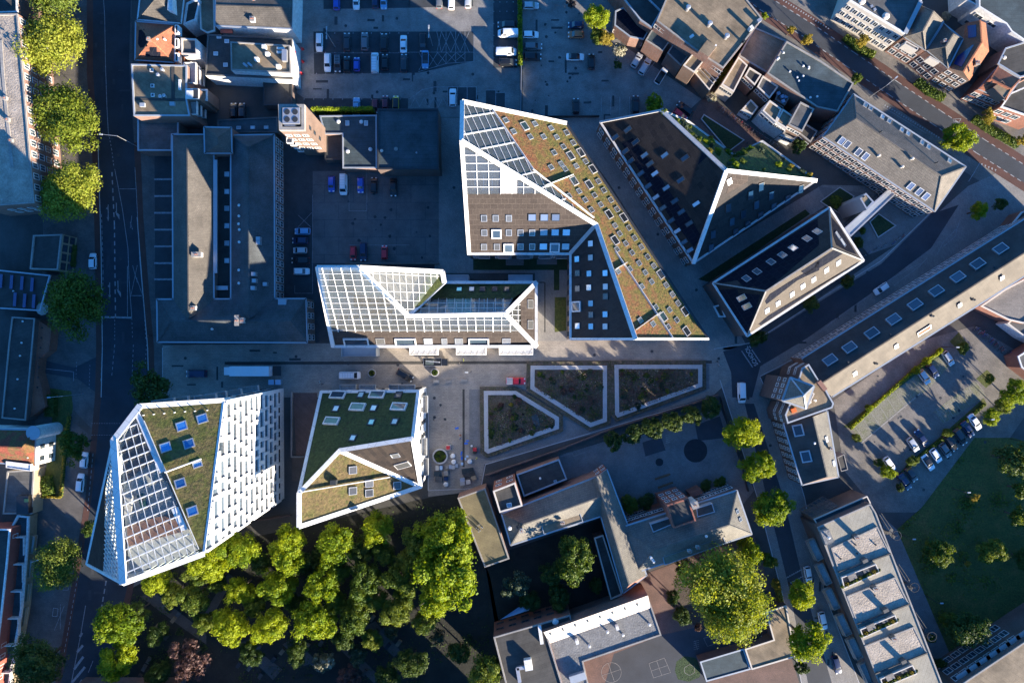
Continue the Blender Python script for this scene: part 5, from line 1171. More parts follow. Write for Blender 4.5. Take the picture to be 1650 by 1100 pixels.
    for i, (t, z, wm, rm, lb) in enumerate((('800,365 860,420 770,595 690,545', 7, 'cream', 'bitumen', 'narrow yard building with a cream sunlit wall and brown roof'), ('872,432 950,482 905,552 840,490', 7, 'brick', 'bitumen_dark', 'dark square roof beside the cream wall'),
            ('957,487 1060,557 1000,636 920,560', 7, 'brick_dark', 'bitumen_grey', 'grey square roof in the middle of the back yards'), ('880,640 928,690 890,742 825,702', 4.5, 'white_wall', 'bitumen', 'small pale shed in the back yards'),
            ('1002,645 1080,702 1040,792 955,715', 8, 'white_wall', 'bitumen', 'back house half lit with a white front'), ('1087,702 1152,747 1110,832 1042,787', 8, 'white_wall', 'bitumen', 'back house with a sunlit triangle on its roof'),
            ('1200,655 1290,702 1212,850 1120,802', 9, 'brick_tan', 'bitumen_grey', 'tall back house at the end of the yard row'), ('1110,836 1200,856 1160,902 1080,862', 5, 'white_wall', 'bitumen_dark', 'small white glazed lean-to below the back houses'), ('1225,790 1312,845 1265,920 1190,860', 6, 'brick_dark', 'bitumen_dark', 'dark yard annex beside the big hip roof'), ('1065,560 1140,610 1100,680 1035,640', 5, 'brick_red', 'red_pavers', 'roof terrace with red edging and blue chairs'))):
        r = flat('back_house', lb, K(3, 0, t), z, wm, rm, 'cream' if i < 6 else 'concrete', .3)
        w = K(3, 0, t); a, b = wallpts(w[2], w[3], z); wins(r, a, b, (z - 2.6,), 3, 1.3, 1.5, 'white', 'glass')
        if i == 9:
            for x, y in K(3, 0, '1060,600 1085,620 1090,650 1110,620'): box_on(r, x, y, z - .3, .8, .8, .7, 20, 'pale_blue', 'terrace_chair')
    q = [(1326, 221), (1506, 341), (1556, 269), (1375, 152)]
    r = hip('tiled_hall', 'large grey hip-roofed hall with roof windows in pairs along the slanting road', q, 9, [(1379, 191), (1517, 284)], 13, 'brick', 'tile_turned', 'zinc')
    Nn, Ss = pl3((1375, 152, 9), (1556, 269, 9), (1379, 191, 13)), pl3((1326, 221, 9), (1506, 341, 9), (1379, 191, 13))
    for x, y in K(4, 0, '295,680 328,700 405,755 448,782 530,838 570,862 660,920 702,948 838,1037'): rwin(r, Nn, x, y, 7, 8.5, -34, 'silver', 'glass_pale')
    for x, y in K(4, 0, '145,908 180,930 253,980 298,1008') + K(4, 1, '590,100 645,135 688,165'): rwin(r, Ss, x, y, 8.5, 10, -34, 'white', 'glass_sky')
    for x, y in K(4, 0, '605,1020 540,1072 390,1000'): vent(r, x, y, Ss.hit(x, y).z - .2, .35, .9, 'cream')
    for x, y in K(4, 0, '405,845 765,1045'): vent(r, x, y, Nn.hit(x, y).z - .2, .2, 1.6, 'dark_metal')
    a, b = wallpts(q[1], q[0], 9); wins(r, a, b, (.8, 3.6, 6.4), 16, 1.6, 1.9, 'white', 'glass'); a, b = wallpts(q[0], q[3], 9); wins(r, a, b, (.8, 3.6, 6.4), 5, 1.4, 1.8, 'white', 'glass')
    r = flat('link_bridge', 'pale metal link corridor joining the hall to the barn-shaped block', K(4, 1, '160,372 470,98 522,126 202,428'), 5.5, 'glass', 'zinc', 'silver', .15)
    r = flat('stair_tower', 'slim pale metal stair tower with a brown cap beside the link corridor', K(4, 1, '262,180 302,143 354,200 306,253'), 12, 'zinc', 'bitumen', 'silver', .3); vent(r, *K(4, 1, '288,168')[0], 11.7, .3, .6, 'dark_metal')
    q = [(1369, 1), (1388, -50), (1512, -50), (1486, 0), (1458, 55)]
    r = flat('white_front_block', 'white-fronted block with rows of dark windows on the slanting road', q, 10, 'cream', 'bitumen_grey', 'white_wall', .4); a, b = wallpts(q[4], q[0], 10); wins(r, a, b, (.8, 3.7, 6.6), 8, 1.2, 1.8, 'white', 'glass')
    for x, y in K(4, 0, '278,5 432,103'): dome(r, x, y, 9.6, .9, 'cream')
    for x, y in K(4, 0, '340,40 360,60'): box_on(r, x, y, 9.6, .6, .6, .5, 30, 'silver', 'roof_vent')
    bb = MB(); bb.bar(P(*K(4, 0, '555,215')[0], 10.1), P(*K(4, 0, '655,10')[0], 10.1), 1.0, .3); bb.build('white_gutter', m('zinc'), r)
    r = hip('hip_roofed_house', 'brown hip-roofed house beside the white-fronted block', K(4, 0, '685,325 800,140 655,40 545,240'), 8.5, K(4, 0, '668,200 735,75'), 12, 'brick', 'tile_turned'); dormer(r, K(4, 0, '560,265 640,310 630,330 550,285'), 9.4, 'cream', 'tile_turned', 7)
    w = K(4, 0, '545,240 685,325'); a, b = wallpts(w[1], w[0], 8.5); wins(r, a, b, (.8, 3.6), 3, 1.5, 1.9, 'white', 'glass')
    r = hip('hip_roofed_house', 'grey hip-roofed house left of the orange roof', K(4, 0, '830,440 925,255 800,155 690,325'), 8.5, K(4, 0, '815,300 862,222'), 12, 'brick', 'tile_grey'); dormer(r, K(4, 0, '712,362 775,400 770,410 706,374'), 9.2, 'cream', 'bitumen', 7); chimney(r, *K(4, 0, '812,262')[0], 10.5, 1.4)
    w = K(4, 0, '690,325 830,440'); a, b = wallpts(w[1], w[0], 8.5); wins(r, a, b, (.8, 3.6), 3, 1.5, 1.9, 'white', 'glass')
    t = [(x, y, 8) for x, y in K(4, 0, '832,438 968,520 1095,330 1075,150 945,150 930,240')]; rg = [(x, y, 11) for x, y in K(4, 0, '928,462 1045,275 1035,132')]
    r = bld('orange_roofed_house', 'house with a bent bright orange roof and blue solar panels', t); shell(r, t, 'brick_tan')
    facets(r, [[t[1], t[2], rg[1], rg[0]], [t[2], t[3], rg[2], rg[1]]], 'tile_orange'); facets(r, [[t[0], rg[0], rg[1], t[5]], [t[5], rg[1], rg[2], t[4]]], 'tile_red'); facets(r, [[t[0], t[1], rg[0]], [t[3], t[4], rg[2]]], 'brick_tan', 'gable')
    edges(r, [(rg[0], rg[1]), (rg[1], rg[2])], .35, .2, 'tile_orange', 'ridge_tiles'); Pw, Pn = pl3(t[0], rg[0], rg[1]), pl3(t[5], rg[1], rg[2])
    rpanel(r, Pn, K(4, 0, '957,168 1012,160 1014,238 962,248'), 'solar_blue', 'solar_panels', .15); rpanel(r, Pw, K(4, 0, '930,288 998,292 918,434 868,414'), 'solar_blue', 'solar_panels', .15)
    chimney(r, *K(4, 0, '1022,405')[0], 9, 1.4, .9, .9, 'brick_tan'); a, b = wallpts(t[1], t[0], 8); wins(r, a, b, (.8, 3.4, 5.8), 3, 1.3, 1.5, 'white', 'glass')
    r = flat('white_annex', 'white-walled flat building behind the orange roof at the top right', K(4, 0, '1030,45 1030,-120 1420,-120 1420,330 1240,205 1205,155'), 8, 'white_wall', 'bitumen_blue', 'white', .3); w = K(4, 0, '1205,155 1030,45'); a, b = wallpts(w[0], w[1], 8); wins(r, a, b, (1, 4.6), 2, 2.2, 1.4, 'white', 'glass')
    flat('white_annex', 'small white box in front of the white-walled flat building', K(4, 0, '945,-100 1028,-100 1028,45 950,0'), 7, 'white_wall', 'bitumen_grey', 'white', .3)
    r = hip('red_pantile_house', 'brick house with a red pantile roof and flat dormer near the right edge', K(4, 0, '1025,575 1200,648 1295,512 1155,428'), 7, K(4, 0, '1105,510 1235,575'), 10, 'brick_red', 'tile_red'); dormer(r, K(4, 0, '1118,565 1178,520 1232,585 1192,640'), 9.6, 'brick_tan', 'bitumen', 7); w = K(4, 0, '1025,575 1200,648'); a, b = wallpts(w[1], w[0], 7); wins(r, a, b, (.8, 3.6), 4, 1.5, 1.8, 'white', 'glass'); rwin(r, pl3(*[(x, y, z) for (x, y), z in zip(K(4, 0, '1025,575 1155,428 1105,510'), (7, 7, 10))]), *K(4, 0, '1095,535')[0], 4, 4, 30, 'dark_metal', 'glass_blue')
    r = flat('dark_flat_house', 'dark flat-roofed house behind the red pantile roof', K(4, 0, '1200,308 1420,240 1420,470 1295,500 1150,412'), 7.5, 'brick', 'bitumen_dark', 'zinc', .3); dome(r, *K(4, 0, '1195,370')[0], 7.2, .5, 'cream')
    r = flat('corner_shop', 'dark-roofed corner building with shop awnings at the right edge', K(4, 0, '1232,600 1420,520 1420,780 1330,745 1170,690'), 7, 'brick_red', 'bitumen_dark', 'white', .3); w = K(4, 0, '1330,745 1170,690'); a, b = wallpts(w[0], w[1], 7); wins(r, a, b, (.8, 3.8), 3, 1.6, 1.9, 'white', 'glass')
    # ============ east side
    q = [(1292, 577), (1690, 328), (1735, 392), (1341, 639)]
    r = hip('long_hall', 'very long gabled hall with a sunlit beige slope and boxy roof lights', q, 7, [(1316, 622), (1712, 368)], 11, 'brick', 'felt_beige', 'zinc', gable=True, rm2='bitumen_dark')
    Nn, Ss = pl3((1292, 577, 7), (1690, 328, 7), (1316, 622, 11)), pl3((1341, 639, 7), (1735, 392, 7), (1316, 622, 11))
    for x, y in K(4, 1, '1165,508 1018,605 890,690 752,780 615,867 477,962 337,1050') + K(4, 2, '193,42 68,123'): rwin(r, Nn, x, y, 20, 12, 32.5, 'silver', 'glass', 'roof_light', .16, .6, sink=.12)
    for x, y in K(4, 1, '1175,690 903,865') + K(4, 2, '495,30 228,205'): rwin(r, Ss, x, y, 7, 6.5, 32.5, 'silver', 'glass_pale')
    rwin(r, Ss, *K(4, 1, '675,1028')[0], 25, 7, 32.5, 'silver', 'wood', 'roof_light')
    for x, y in K(4, 1, '1130,620 892,775 460,1055') + K(4, 2, '187,132'): vent(r, x, y, Nn.hit(x, y).z - .1, .3, .5, 'dark_metal')
    for x, y in K(4, 1, '990,830 1003,832 725,935 737,937') + K(4, 2, '362,142 374,144'): vent(r, x, y, Ss.hit(x, y).z - .1, .3, .5, 'dark_metal')
    a, b = wallpts(q[0], q[1], 7); wins(r, a, b, (.8, 3.8), 34, 1.8, 2.0, 'white', 'glass', 0, .9)
    flat('brick_extension', 'red brick extension at the far end of the long hall', K(4, 1, '1240,345 1305,265 1420,225 1420,420 1330,370'), 4.5, 'brick_red', 'red_pavers', 'white', .3)
    Z = lambda t: [(1220 + x / 10, 580 + y / 10) for x, y in N(t)]
    r = flat('octagonal_block', 'dark brick octagonal block with a pyramid roof at the street corner', Z('720,130 835,60 1000,330 1110,470 1240,700 1215,770 490,1025 450,880 525,705 685,250'), 12, 'brick_dark', 'bitumen', 'zinc', .35)
    q = Z('535,280 910,420 785,780 405,650'); e = [(x, y, 15) for x, y in q]; ap = (*Z('755,565')[0], 18.5); shell(r, e, 'brick_dark', 0, 'turret_wall')
    for i in range(4): facets(r, [[e[i], e[(i + 1) % 4], ap]], 'tile_skew', 'pyramid_roof')
    edges(r, [(e[i], e[(i + 1) % 4]) for i in range(4)], .5, .25, 'zinc', 'gutter'); edges(r, [(ap, c) for c in e], .3, .15, 'zinc', 'ridge_tiles')
    a, b = wallpts(q[0], q[3], 15); wins(r, b, a, (8.2, 11.6), 4, 1.0, 1.5, 'white', 'glass'); a, b = wallpts(*Z('490,1025 450,880'), 12); wins(r, a, b, (4.5, 8.2), 2, .8, 1.2, 'white', 'glass'); a, b = wallpts(*Z('450,880 525,705'), 12); wins(r, a, b, (4.5, 8.2), 3, .8, 1.2, 'white', 'glass'); a, b = wallpts(*Z('685,250 720,130'), 12); wins(r, a, b, (4.5, 8.2), 2, .8, 1.2, 'white', 'glass'); a, b = wallpts(*Z('720,130 835,60'), 12); wins(r, a, b, (4.5, 8.2), 3, .8, 1.2, 'white', 'glass')
    q5 = Z('900,520 940,540 860,720 815,700'); q5 = [P(x, y, 14) for x, y in q5]; bb = MB(); bb.ring([(p.x, p.y) for p in q5], .25, 11.7, 13.6); bb.build('roof_house', m('cream'), r); vent(r, *Z('840,670')[0], 11.8, .5, .9); vent(r, *Z('940,650')[0], 11.7, .3, .8); box_on(r, *Z('595,810')[0], 11.7, 1.2, 1.0, .5, 20, 'orange', 'roof_cover')
    bb = MB(); bb.bar(P(*Z('980,340')[0], 12.8), P(*Z('1090,480')[0], 12.8), 1.0, 1.2); bb.build('brick_upstand', m('brick'), r)
    q = [(1262, 682), (1292, 781), (1351, 768), (1333, 662)]
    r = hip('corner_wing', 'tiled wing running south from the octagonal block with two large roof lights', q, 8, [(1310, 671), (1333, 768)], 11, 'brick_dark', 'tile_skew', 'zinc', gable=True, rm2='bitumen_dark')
    Ww, Ee = pl3((1262, 682, 8), (1292, 781, 8), (1310, 671, 11)), pl3((1351, 768, 8), (1333, 662, 8), (1310, 671, 11))
    for x, y in K(3, 2, '1185,570 1235,738'): rwin(r, Ww, x, y, 14, 19, 15, 'silver', 'glass', 'roof_light', .3, .5)
    for x, y in K(4, 2, '45,630 92,785'): rwin(r, Ee, x, y, 5, 9, 15, 'white', 'glass_pale')
    vent(r, *K(3, 2, '1292,655')[0], 10, .3, .8); chimney(r, *K(4, 2, '78,690')[0], 9.2, 1.0, .6, .6, 'dark_metal'); a, b = wallpts(q[0], q[1], 8); wins(r, b, a, (.9, 3.2, 5.6), 8, 1.1, 1.5, 'white', 'glass')
    dormer(r, K(4, 2, '115,745 160,725 185,825 140,838'), 5, 'concrete', 'bitumen_dark', 0, 'rear_porch')
    Y = lambda t: [(1270 + x / 6.113, 780 + y / 6.113) for x, y in N(t)]
    q = [(1317, 849), (1403, 811), (1412, 826), (1500, 1052), (1530, 1130), (1428, 1130), (1411, 1087)]
    r = flat('stepped_flats', 'stepped row of flats with gravel roofs, roof terraces and tall chimney shadows', q, 10, 'brick_dark', 'sheet_roof', 'concrete', .25)
    for t in ('75,230 375,90 460,265 125,385', '175,540 490,415 580,590 245,720', '290,860 610,735 695,905 360,1040'):
        w = [P(x, y, 9.95) for x, y in K(4, 3, t)]; w = [(p.x, p.y) for p in w]; bb = MB(); bb.prism(w, 9.7, 9.95); bb.build('gravel_roof', m('gravel'), r)
        bb = MB(); bb.ring(ccw(w), .3, 9.9, 10.08); v = ccw(w); bb.build('parapet', m('concrete'), r)
        pa, pb = K(4, 3, t)[3], K(4, 3, t)[2]; bb = MB(); bb.bar(P(*pa, 10.15), P(*pb, 10.15), .3, .5); bb.build('party_wall', m('dark_metal'), r)
    for t in ('132,412 355,325 380,380 150,485', '252,745 478,652 498,700 272,800', '382,1062 590,972 620,1030 400,1120'):
        w = [P(x, y, 9.85) for x, y in K(4, 3, t)]; w2 = [(p.x, p.y) for p in w]; bb = MB(); bb.prism(w2, 9.6, 9.85); bb.build('roof_terrace', m('deck'), r); bb = MB(); bb.ring(ccw(w2), .22, 9.7, 10.7); bb.build('terrace_wall', m('cream'), r)
        c = [sum(k) / 4 for k in zip(*K(4, 3, t))]; box_on(r, c[0] - 10, c[1] + 4, 9.85, 2.0, 1.4, .9, 25, 'deck', 'terrace_table'); box_on(r, c[0] + 12, c[1] - 6, 9.85, 1.4, .8, .8, 25, 'bitumen_grey', 'terrace_bench')
        for k in range(9):
            u = k / 8; x = K(4, 3, t)[3][0] * (1 - u) + K(4, 3, t)[2][0] * u; y = K(4, 3, t)[3][1] * (1 - u) + K(4, 3, t)[2][1] * u - 2
            o = put('terrace_plant', crowns('bush')[k % 3], r, Matrix.Translation(P(x, y, 10.3) - r.location) @ Matrix.Diagonal((.6, .6, .7, 1)), [m(('leaf_mid', 'leaf_yellow', 'leaf_dark')[k % 3])])
    for x, y in K(4, 3, '245,163 365,493 485,815'): chimney(r, x, y, 9.9, 1.6, 1.1, .9, 'bitumen_grey', 25)
    for x, y in K(4, 3, '298,315 432,635 548,965'): box_on(r, x, y, 9.9, 1.3, .8, 1.5, 25, 'bitumen_grey', 'chimney')
    for x, y in K(4, 3, '235,210 365,210 245,265 360,535 140,300'): vent(r, x, y, 9.95, .25, .3, 'dark_metal')
    w = [P(x, y, 11) for x, y in K(4, 3, '10,125 65,110 100,190 45,215')]; bb = MB(); bb.prism([(p.x, p.y) for p in w], 9.6, 10.9, 0, 1); bb.build('lift_house', [m('concrete'), m('gravel_grey')], r); vent(r, *K(4, 3, '65,165')[0], 10.9, .3, .8)
    w = [P(x, y, 7.5) for x, y in Y('250,342 775,112 812,182 285,402')]; bb = MB(); bb.prism([(p.x, p.y) for p in w], 0, 7.3, 0, 1); bb.ring([(p.x, p.y) for p in w], .25, 7.3, 7.7, 2); bb.build('north_wing', [m('brick_tan'), m('bitumen_blue'), m('cream')], r)
    cp = [(*Y('112,255')[0], 3.5), (*Y('340,122')[0], 3.5), (*Y('492,212')[0], 6.8), (*Y('262,340')[0], 6.8)]; facets(r, [cp], 'glass_roof', 'glass_canopy'); grid(r, [P(*k) for k in cp], 6, 4, .16, .2, 'brick_tan', 'canopy_frame')
    for x, y in ((1312, 886), (1326, 925), (1339, 965), (1358, 1007), (1376, 1045), (1395, 1085)):
        for z in (3.2, 6.2): balcony(r, x + (3 if z > 5 else 0), y, z, 1.7, 5.4, 25, 'concrete')
    for x, y in K(4, 3, '450,125 562,452 672,762'):
        p = P(x, y, 5); bb = MB()
        for k in range(26):
            a = k * .42; bb.obox((p.x + .65 * math.cos(a), p.y + .65 * math.sin(a), .3 + k * .3), (.4 * math.cos(a), .4 * math.sin(a), 0), (-.2 * math.sin(a), .2 * math.cos(a), 0), (0, 0, .04))
        bb.cyl((p.x, p.y, 0), (p.x, p.y, 8.6), .1, .1, 8); bb.ring([(p.x + 1.15 * math.cos(k * .524), p.y + 1.15 * math.sin(k * .524)) for k in range(12)], .05, 8.2, 8.5); bb.build('spiral_stair', m('bitumen_grey'), r)
        bb = MB(); x0, y0 = x - 16, y - 28
        bb.bar(P(x0, y0, 9.5), P(x - 1, y - 4, 8.6), .06, .35); bb.bar(P(x0 + 3, y0 - 2, 9.5), P(x + 4, y - 5, 8.6), .06, .35); bb.build('gallery_rail', m('bitumen_grey'), r)
    q = [(1546, 1104), (1652, 1033), (1960, 830), (2080, 980), (1640, 1300)]
    r = flat('terraced_flats', 'block of flats with white louvred balconies in the bottom right corner', q, 11, 'brick_dark', 'bitumen', 'concrete', .3)
    for k in range(7):
        x, y = 1552 + k * 16, 1085 - k * 10.7
        for z in (3.4, 6.6, 9.4):
            bb = MB(); p = P(x, y, z); u = V((.83, .56, 0)); v = V((-.56, .83, 0)); bb.obox(V((p.x, p.y, z)) - v * (9.4 - z) * .25, u * 1.9, v * .55, (0, 0, .12)); bb.build('balcony_louvre', m('silver'), r)
    w = q; a, b = wallpts(q[1], q[0], 11); wins(r, b, a, (1, 4.2, 7.4), 8, 2.0, 1.9, 'white', 'glass')
    r = flat('garden_pavilion', 'low pavilion with a slatted beige roof at the right edge', K(4, 1, '1040,872 1200,762 1335,690 1480,880 1320,985 1222,962'), 5, 'brick_red', 'deck', 'cream', .3)
    flat('garden_annex', 'dark flat annex with a cream rim behind the bicycles', K(4, 1, '1212,985 1322,885 1480,1000 1440,1130 1330,1075'), 4.2, 'white_wall', 'bitumen_grey', 'cream', .3)
    flat('brick_lodge', 'brick lodge with white trim at the right edge beside the bicycles', [(1640, 574), (1700, 536), (1710, 640), (1646, 592)], 5, 'brick_red', 'bitumen_grey', 'white', .3)
    # ============ old school south of the plaza
    r = flat('olive_roofed_hall', 'hall with an olive sheet roof beside the giant tree', [(737, 802), (782, 786), (821, 900), (781, 914)], 6, 'brick', 'sheet_olive', 'concrete', .25)
    bb = MB()
    for x, y in K(2, 3, '440,85 452,80 462,95 430,100 442,110 455,118 470,100 445,125'): p = P(x, y, 6.4); bb.cyl((p.x, p.y, 5.7), (p.x, p.y, 6.5), .12, .12, 6)
    bb.build('vent_pipes', m('silver'), r)
    r = flat('brick_turret', 'square red brick turret with a black roof beside the plaza', [(794, 791), (830, 777), (842, 815), (805, 826)], 12, 'brick_red', 'bitumen_dark', 'cream', .6); rwin(r, flatpl(11.4), *K(2, 2, '642,1053')[0], 8, 7, 10, 'white', 'glass_sky', 'roof_light'); a, b = wallpts((794, 791), (830, 777), 12); wins(r, a, b, (2, 6.5), 2, 1.6, 1.8, 'white', 'glass')
    r = flat('low_gym', 'low black-roofed gym between the turret and the play yard', [(832, 764), (901, 739), (914, 772), (844, 800)], 4.5, 'brick', 'bitumen_dark', 'zinc', .25); rwin(r, flatpl(4.25), *K(2, 2, '940,903')[0], 5, 6, 20, 'silver', 'glass_pale', 'roof_light'); vent(r, *K(2, 2, '842,882')[0], 4.25)
    X = lambda t: [(780 + x / 6.878, 740 + y / 6.878) for x, y in N(t)]
    U = lambda t: [(940 + x / 5.5, 740 + y / 5.5) for x, y in N(t)]
    r = hip('west_hall', 'old hall west of the spine with a sunlit strip of tiles above a tree court', [(808, 827), (962, 767), (985, 826), (823, 878)], 7.5, [(844, 844), (968, 800)], 10.5, 'brick', 'tile_skew', 'zinc')
    dormer(r, X('632,722 1062,585 1100,688 662,830'), 8.8, 'zinc', 'bitumen', 6); vent(r, *X('285,762')[0], 9, .5, .8); chimney(r, *X('415,792')[0], 10.2, 1.0, .8, .8, 'white_wall'); chimney(r, *X('870,705')[0], 9.4, 1.0, .9, .6, 'white_wall')
    for x, y in X('365,740 385,720 370,760'): vent(r, x, y, 10, .2, .5, 'dark_metal')
    r = hip('spine_wing', 'narrow school wing with a red brick gable and a long sunlit slope', [(952, 775), (1004, 955), (1042, 926), (978, 756)], 7.5, [(961, 768), (1014, 942)], 11, 'brick_red', 'tile_skew', 'zinc', gable=True); a, b = wallpts((952, 775), (978, 756), 8); wins(r, a, b, (1, 4.5), 3, 1.1, 1.4, 'white', 'glass')
    r = hip('east_hall', 'long old school hall with a red brick tower and dark roof towards the play yard', U('330,600 1360,272 1492,660 470,1000'), 8, U('632,802 1288,580'), 11.5, 'brick', 'tile_skew', 'zinc')
    Sx = [U(t) for t in ('735,405 930,342 1000,545 802,612',)][0]; w = [P(x, y, 13) for x, y in Sx]; bb = MB(); bb.prism([(p.x, p.y) for p in w], 0, 12.6, 0, 1); bb.ring([(p.x, p.y) for p in w], .35, 12.6, 13, 0); bb.build('brick_tower', [m('brick_red'), m('bitumen_dark')], r)
    a, b = wallpts(Sx[0], Sx[1], 13); wins(r, a, b, (2.5, 6.0, 9.2), 3, 1.2, 1.8, 'white', 'glass'); chimney(r, *U('990,405')[0], 9, 5.2, 1.5, 1.5, 'cream', 20)
    for t in ('590,570 760,515 785,575 618,645', '1000,430 1140,385 1165,465 1010,510'): dormer(r, U(t), 9.8, 'zinc', 'bitumen_dark', 7)
    dormer(r, U('700,860 1240,680 1262,742 720,935'), 9.2, 'zinc', 'bitumen', 7)
    for x, y in U('1090,680 600,870 615,890 625,905'): vent(r, x, y, 11, .35, .7)
    for x, y in U('945,815 1018,780'): chimney(r, x, y, 10.2, 1.2, .8, .6, 'white_wall')
    Ex = pl3((*U('1360,272')[0], 8), (*U('1492,660')[0], 8), (*U('1288,580')[0], 11.5))
    for x, y in U('1362,460 1388,530'): rwin(r, Ex, x, y, 5, 6, 18, 'silver', 'glass_dim')
    a, b = wallpts(*U('330,600 735,470'), 9); wins(r, a, b, (1, 4.4), 8, 1.3, 2.0, 'white', 'glass'); a, b = wallpts(*U('1010,400 1360,272'), 9); wins(r, a, b, (1, 4.4), 7, 1.3, 2.0, 'white', 'glass')
    w = [P(x, y, 4) for x, y in U('560,460 720,410 735,455 575,510')]; bb = MB(); bb.prism([(p.x, p.y) for p in w], 0, 4); bb.build('brick_porch', m('brick_red'), r); w = [P(x, y, 4) for x, y in U('940,300 1040,255 1060,300 960,345')]; bb = MB(); bb.prism([(p.x, p.y) for p in w], 0, 4); bb.build('brick_porch', m('brick_red'), r)
    r = flat('glazed_corridor', 'low dark corridor along the spine wing beside the tree court', [(957, 866), (972, 861), (1003, 958), (984, 966)], 4, 'brick_dark', 'bitumen_dark', 'cream', .3)
    r = flat('south_school', 'red brick school building with a black roof and silver ducts', [(795, 1026), (919, 990), (922, 1003), (880, 1017), (915, 1130), (822, 1130)], 9, 'brick_red', 'bitumen_dark', 'concrete', .4)
    box_on(r, *K(2, 3, '765,985')[0], 8.6, 1.8, 2.6, 1.4, 10, 'white', 'air_handling_unit'); box_on(r, *K(2, 3, '722,1003')[0], 8.6, 2.4, .8, .8, 10, 'silver', 'air_duct'); box_on(r, *K(2, 3, '702,1050')[0], 8.6, .8, 3.6, .8, 10, 'silver', 'air_duct'); box_on(r, *K(2, 3, '845,790')[0], 8.6, .8, 4.5, .9, 8, 'white', 'air_duct'); dome(r, *K(2, 3, '940,705')[0], 8.6, .8)
    a, b = wallpts((795, 1026), (919, 990), 9); wins(r, a, b, (1.2, 4.6), 6, 2.0, 1.0, 'dark_metal', 'glass'); w = [P(x, y, 9.6) for x, y in K(2, 3, '650,980 700,950 800,1010 690,1090 640,1050')]
    q = [(876, 1018), (1044, 959), (1066, 1023), (940, 1066), (955, 1130), (912, 1130)]
    r = flat('gravel_roofed_school', 'school wing with a gravel roof and a broad sunlit white upstand', q, 8, 'brick', 'gravel_grey', 'concrete', .3)
    up = [(876, 1018, 10.4), (1044, 959, 10.4), (1048, 979, 7.8), (886, 1036, 7.8)]; facets(r, [up], 'membrane_white', 'white_upstand'); shell(r, [up[0], up[1], up[2], up[3]], 'brick', 6, 'upstand_wall')
    Up = pl3(*up[:3])
    for x, y in K(2, 3, '908,780 988,752 1068,725 1148,698 1228,672 1308,645') + K(3, 3, '68,618 148,592'): rwin(r, Up, x, y, 2.6, 4.5, 20, 'dark_metal', 'glass', up=.2)
    for x, y in [(930, 1035), (995, 1012)]: box_on(r, x, y, 7.7, .7, .9, 1.6, 20, 'white', 'roof_vent')
    for x, y in [(950, 1041), (1004, 1023), (979, 1018), (1047, 1006)]: vent(r, x, y, 7.7, .35, .9)
    box_on(r, 931, 1092, 7.7, 4, 1.8, 1.2, 18, 'zinc', 'roof_house'); 
    flat('bike_shed', 'long brown flat-roofed shed between the giant plane tree and the street', K(3, 3, '975,642 1110,597 1170,930 885,1015 840,880 1025,820'), 4, 'brick_dark', 'bitumen', 'cream', .2)
    flat('bike_shed', 'greenish ribbed shed roof beside the lower play yard', K(3, 3, '550,962 835,877 880,1012 592,1092'), 3.5, 'brick_dark', 'bitumen_blue', 'zinc', .15)
    # unseen flats and houses added beyond the lower edge to shade the cemetery
    flat('shade_flats', 'unseen tall flats added beyond the lower edge for their shadow', [(50, 1160), (232, 1160), (232, 1240), (50, 1240)], 20, 'brick', 'bitumen_dark')
    hip('terrace_row', 'unseen terrace added beyond the lower edge for its shadow, west half', [(240, 1170), (500, 1170), (500, 1245), (240, 1245)], 8, [(270, 1207), (470, 1207)], 12, 'brick', 'tile_grey')
    hip('terrace_row', 'unseen terrace added beyond the lower edge for its shadow, east half', [(505, 1165), (800, 1165), (800, 1240), (505, 1240)], 8, [(535, 1202), (770, 1202)], 12, 'brick', 'tile_red')
def offs(path, d):
    o = []
    for i in range(len(path)):
        a, b = V(path[max(0, i - 1)]), V(path[min(len(path) - 1, i + 1)]); t = (b - a).normalized(); o.append((path[i][0] - t.y * d, path[i][1] + t.x * d))
    return o
def strip(name, path, d0, d1, z, mat): return sheet(name, offs(path, d0) + list(reversed(offs(path, d1))), z, mat)
class Marks:
    def __init__(s): s.b = MB()
    def line(s, a, b, w=.14, z=.035):
        a, b = P(*a), P(*b); d = (b - a).normalized(); n = V((-d.y, d.x, 0)) * w / 2; h = V((0, 0, z))
        s.b.face([a - n + h, b - n + h, b + n + h, a + n + h])
    def path(s, pts, w=.14, z=.035):
        for a, b in zip(pts, pts[1:]): s.line(a, b, w, z)
    def dash(s, pts, on, off, w=.16, z=.035):
        for a, b in zip(pts, pts[1:]):
            a, b = V(a), V(b); L = (b - a).length; t = 0
            while t < L:
                s.line(a.lerp(b, t / L), a.lerp(b, min(1, (t + on) / L)), w, z); t += on + off
    def poly(s, pts, z=.035):
        p = [P(*q) + V((0, 0, z)) for q in pts]
        if area([(q.x, q.y) for q in p]) < 0: p.reverse()
        s.b.face(p)
    def done(s, name, mat): o = s.b.build(name, m(mat)); o['kind'] = 'structure'
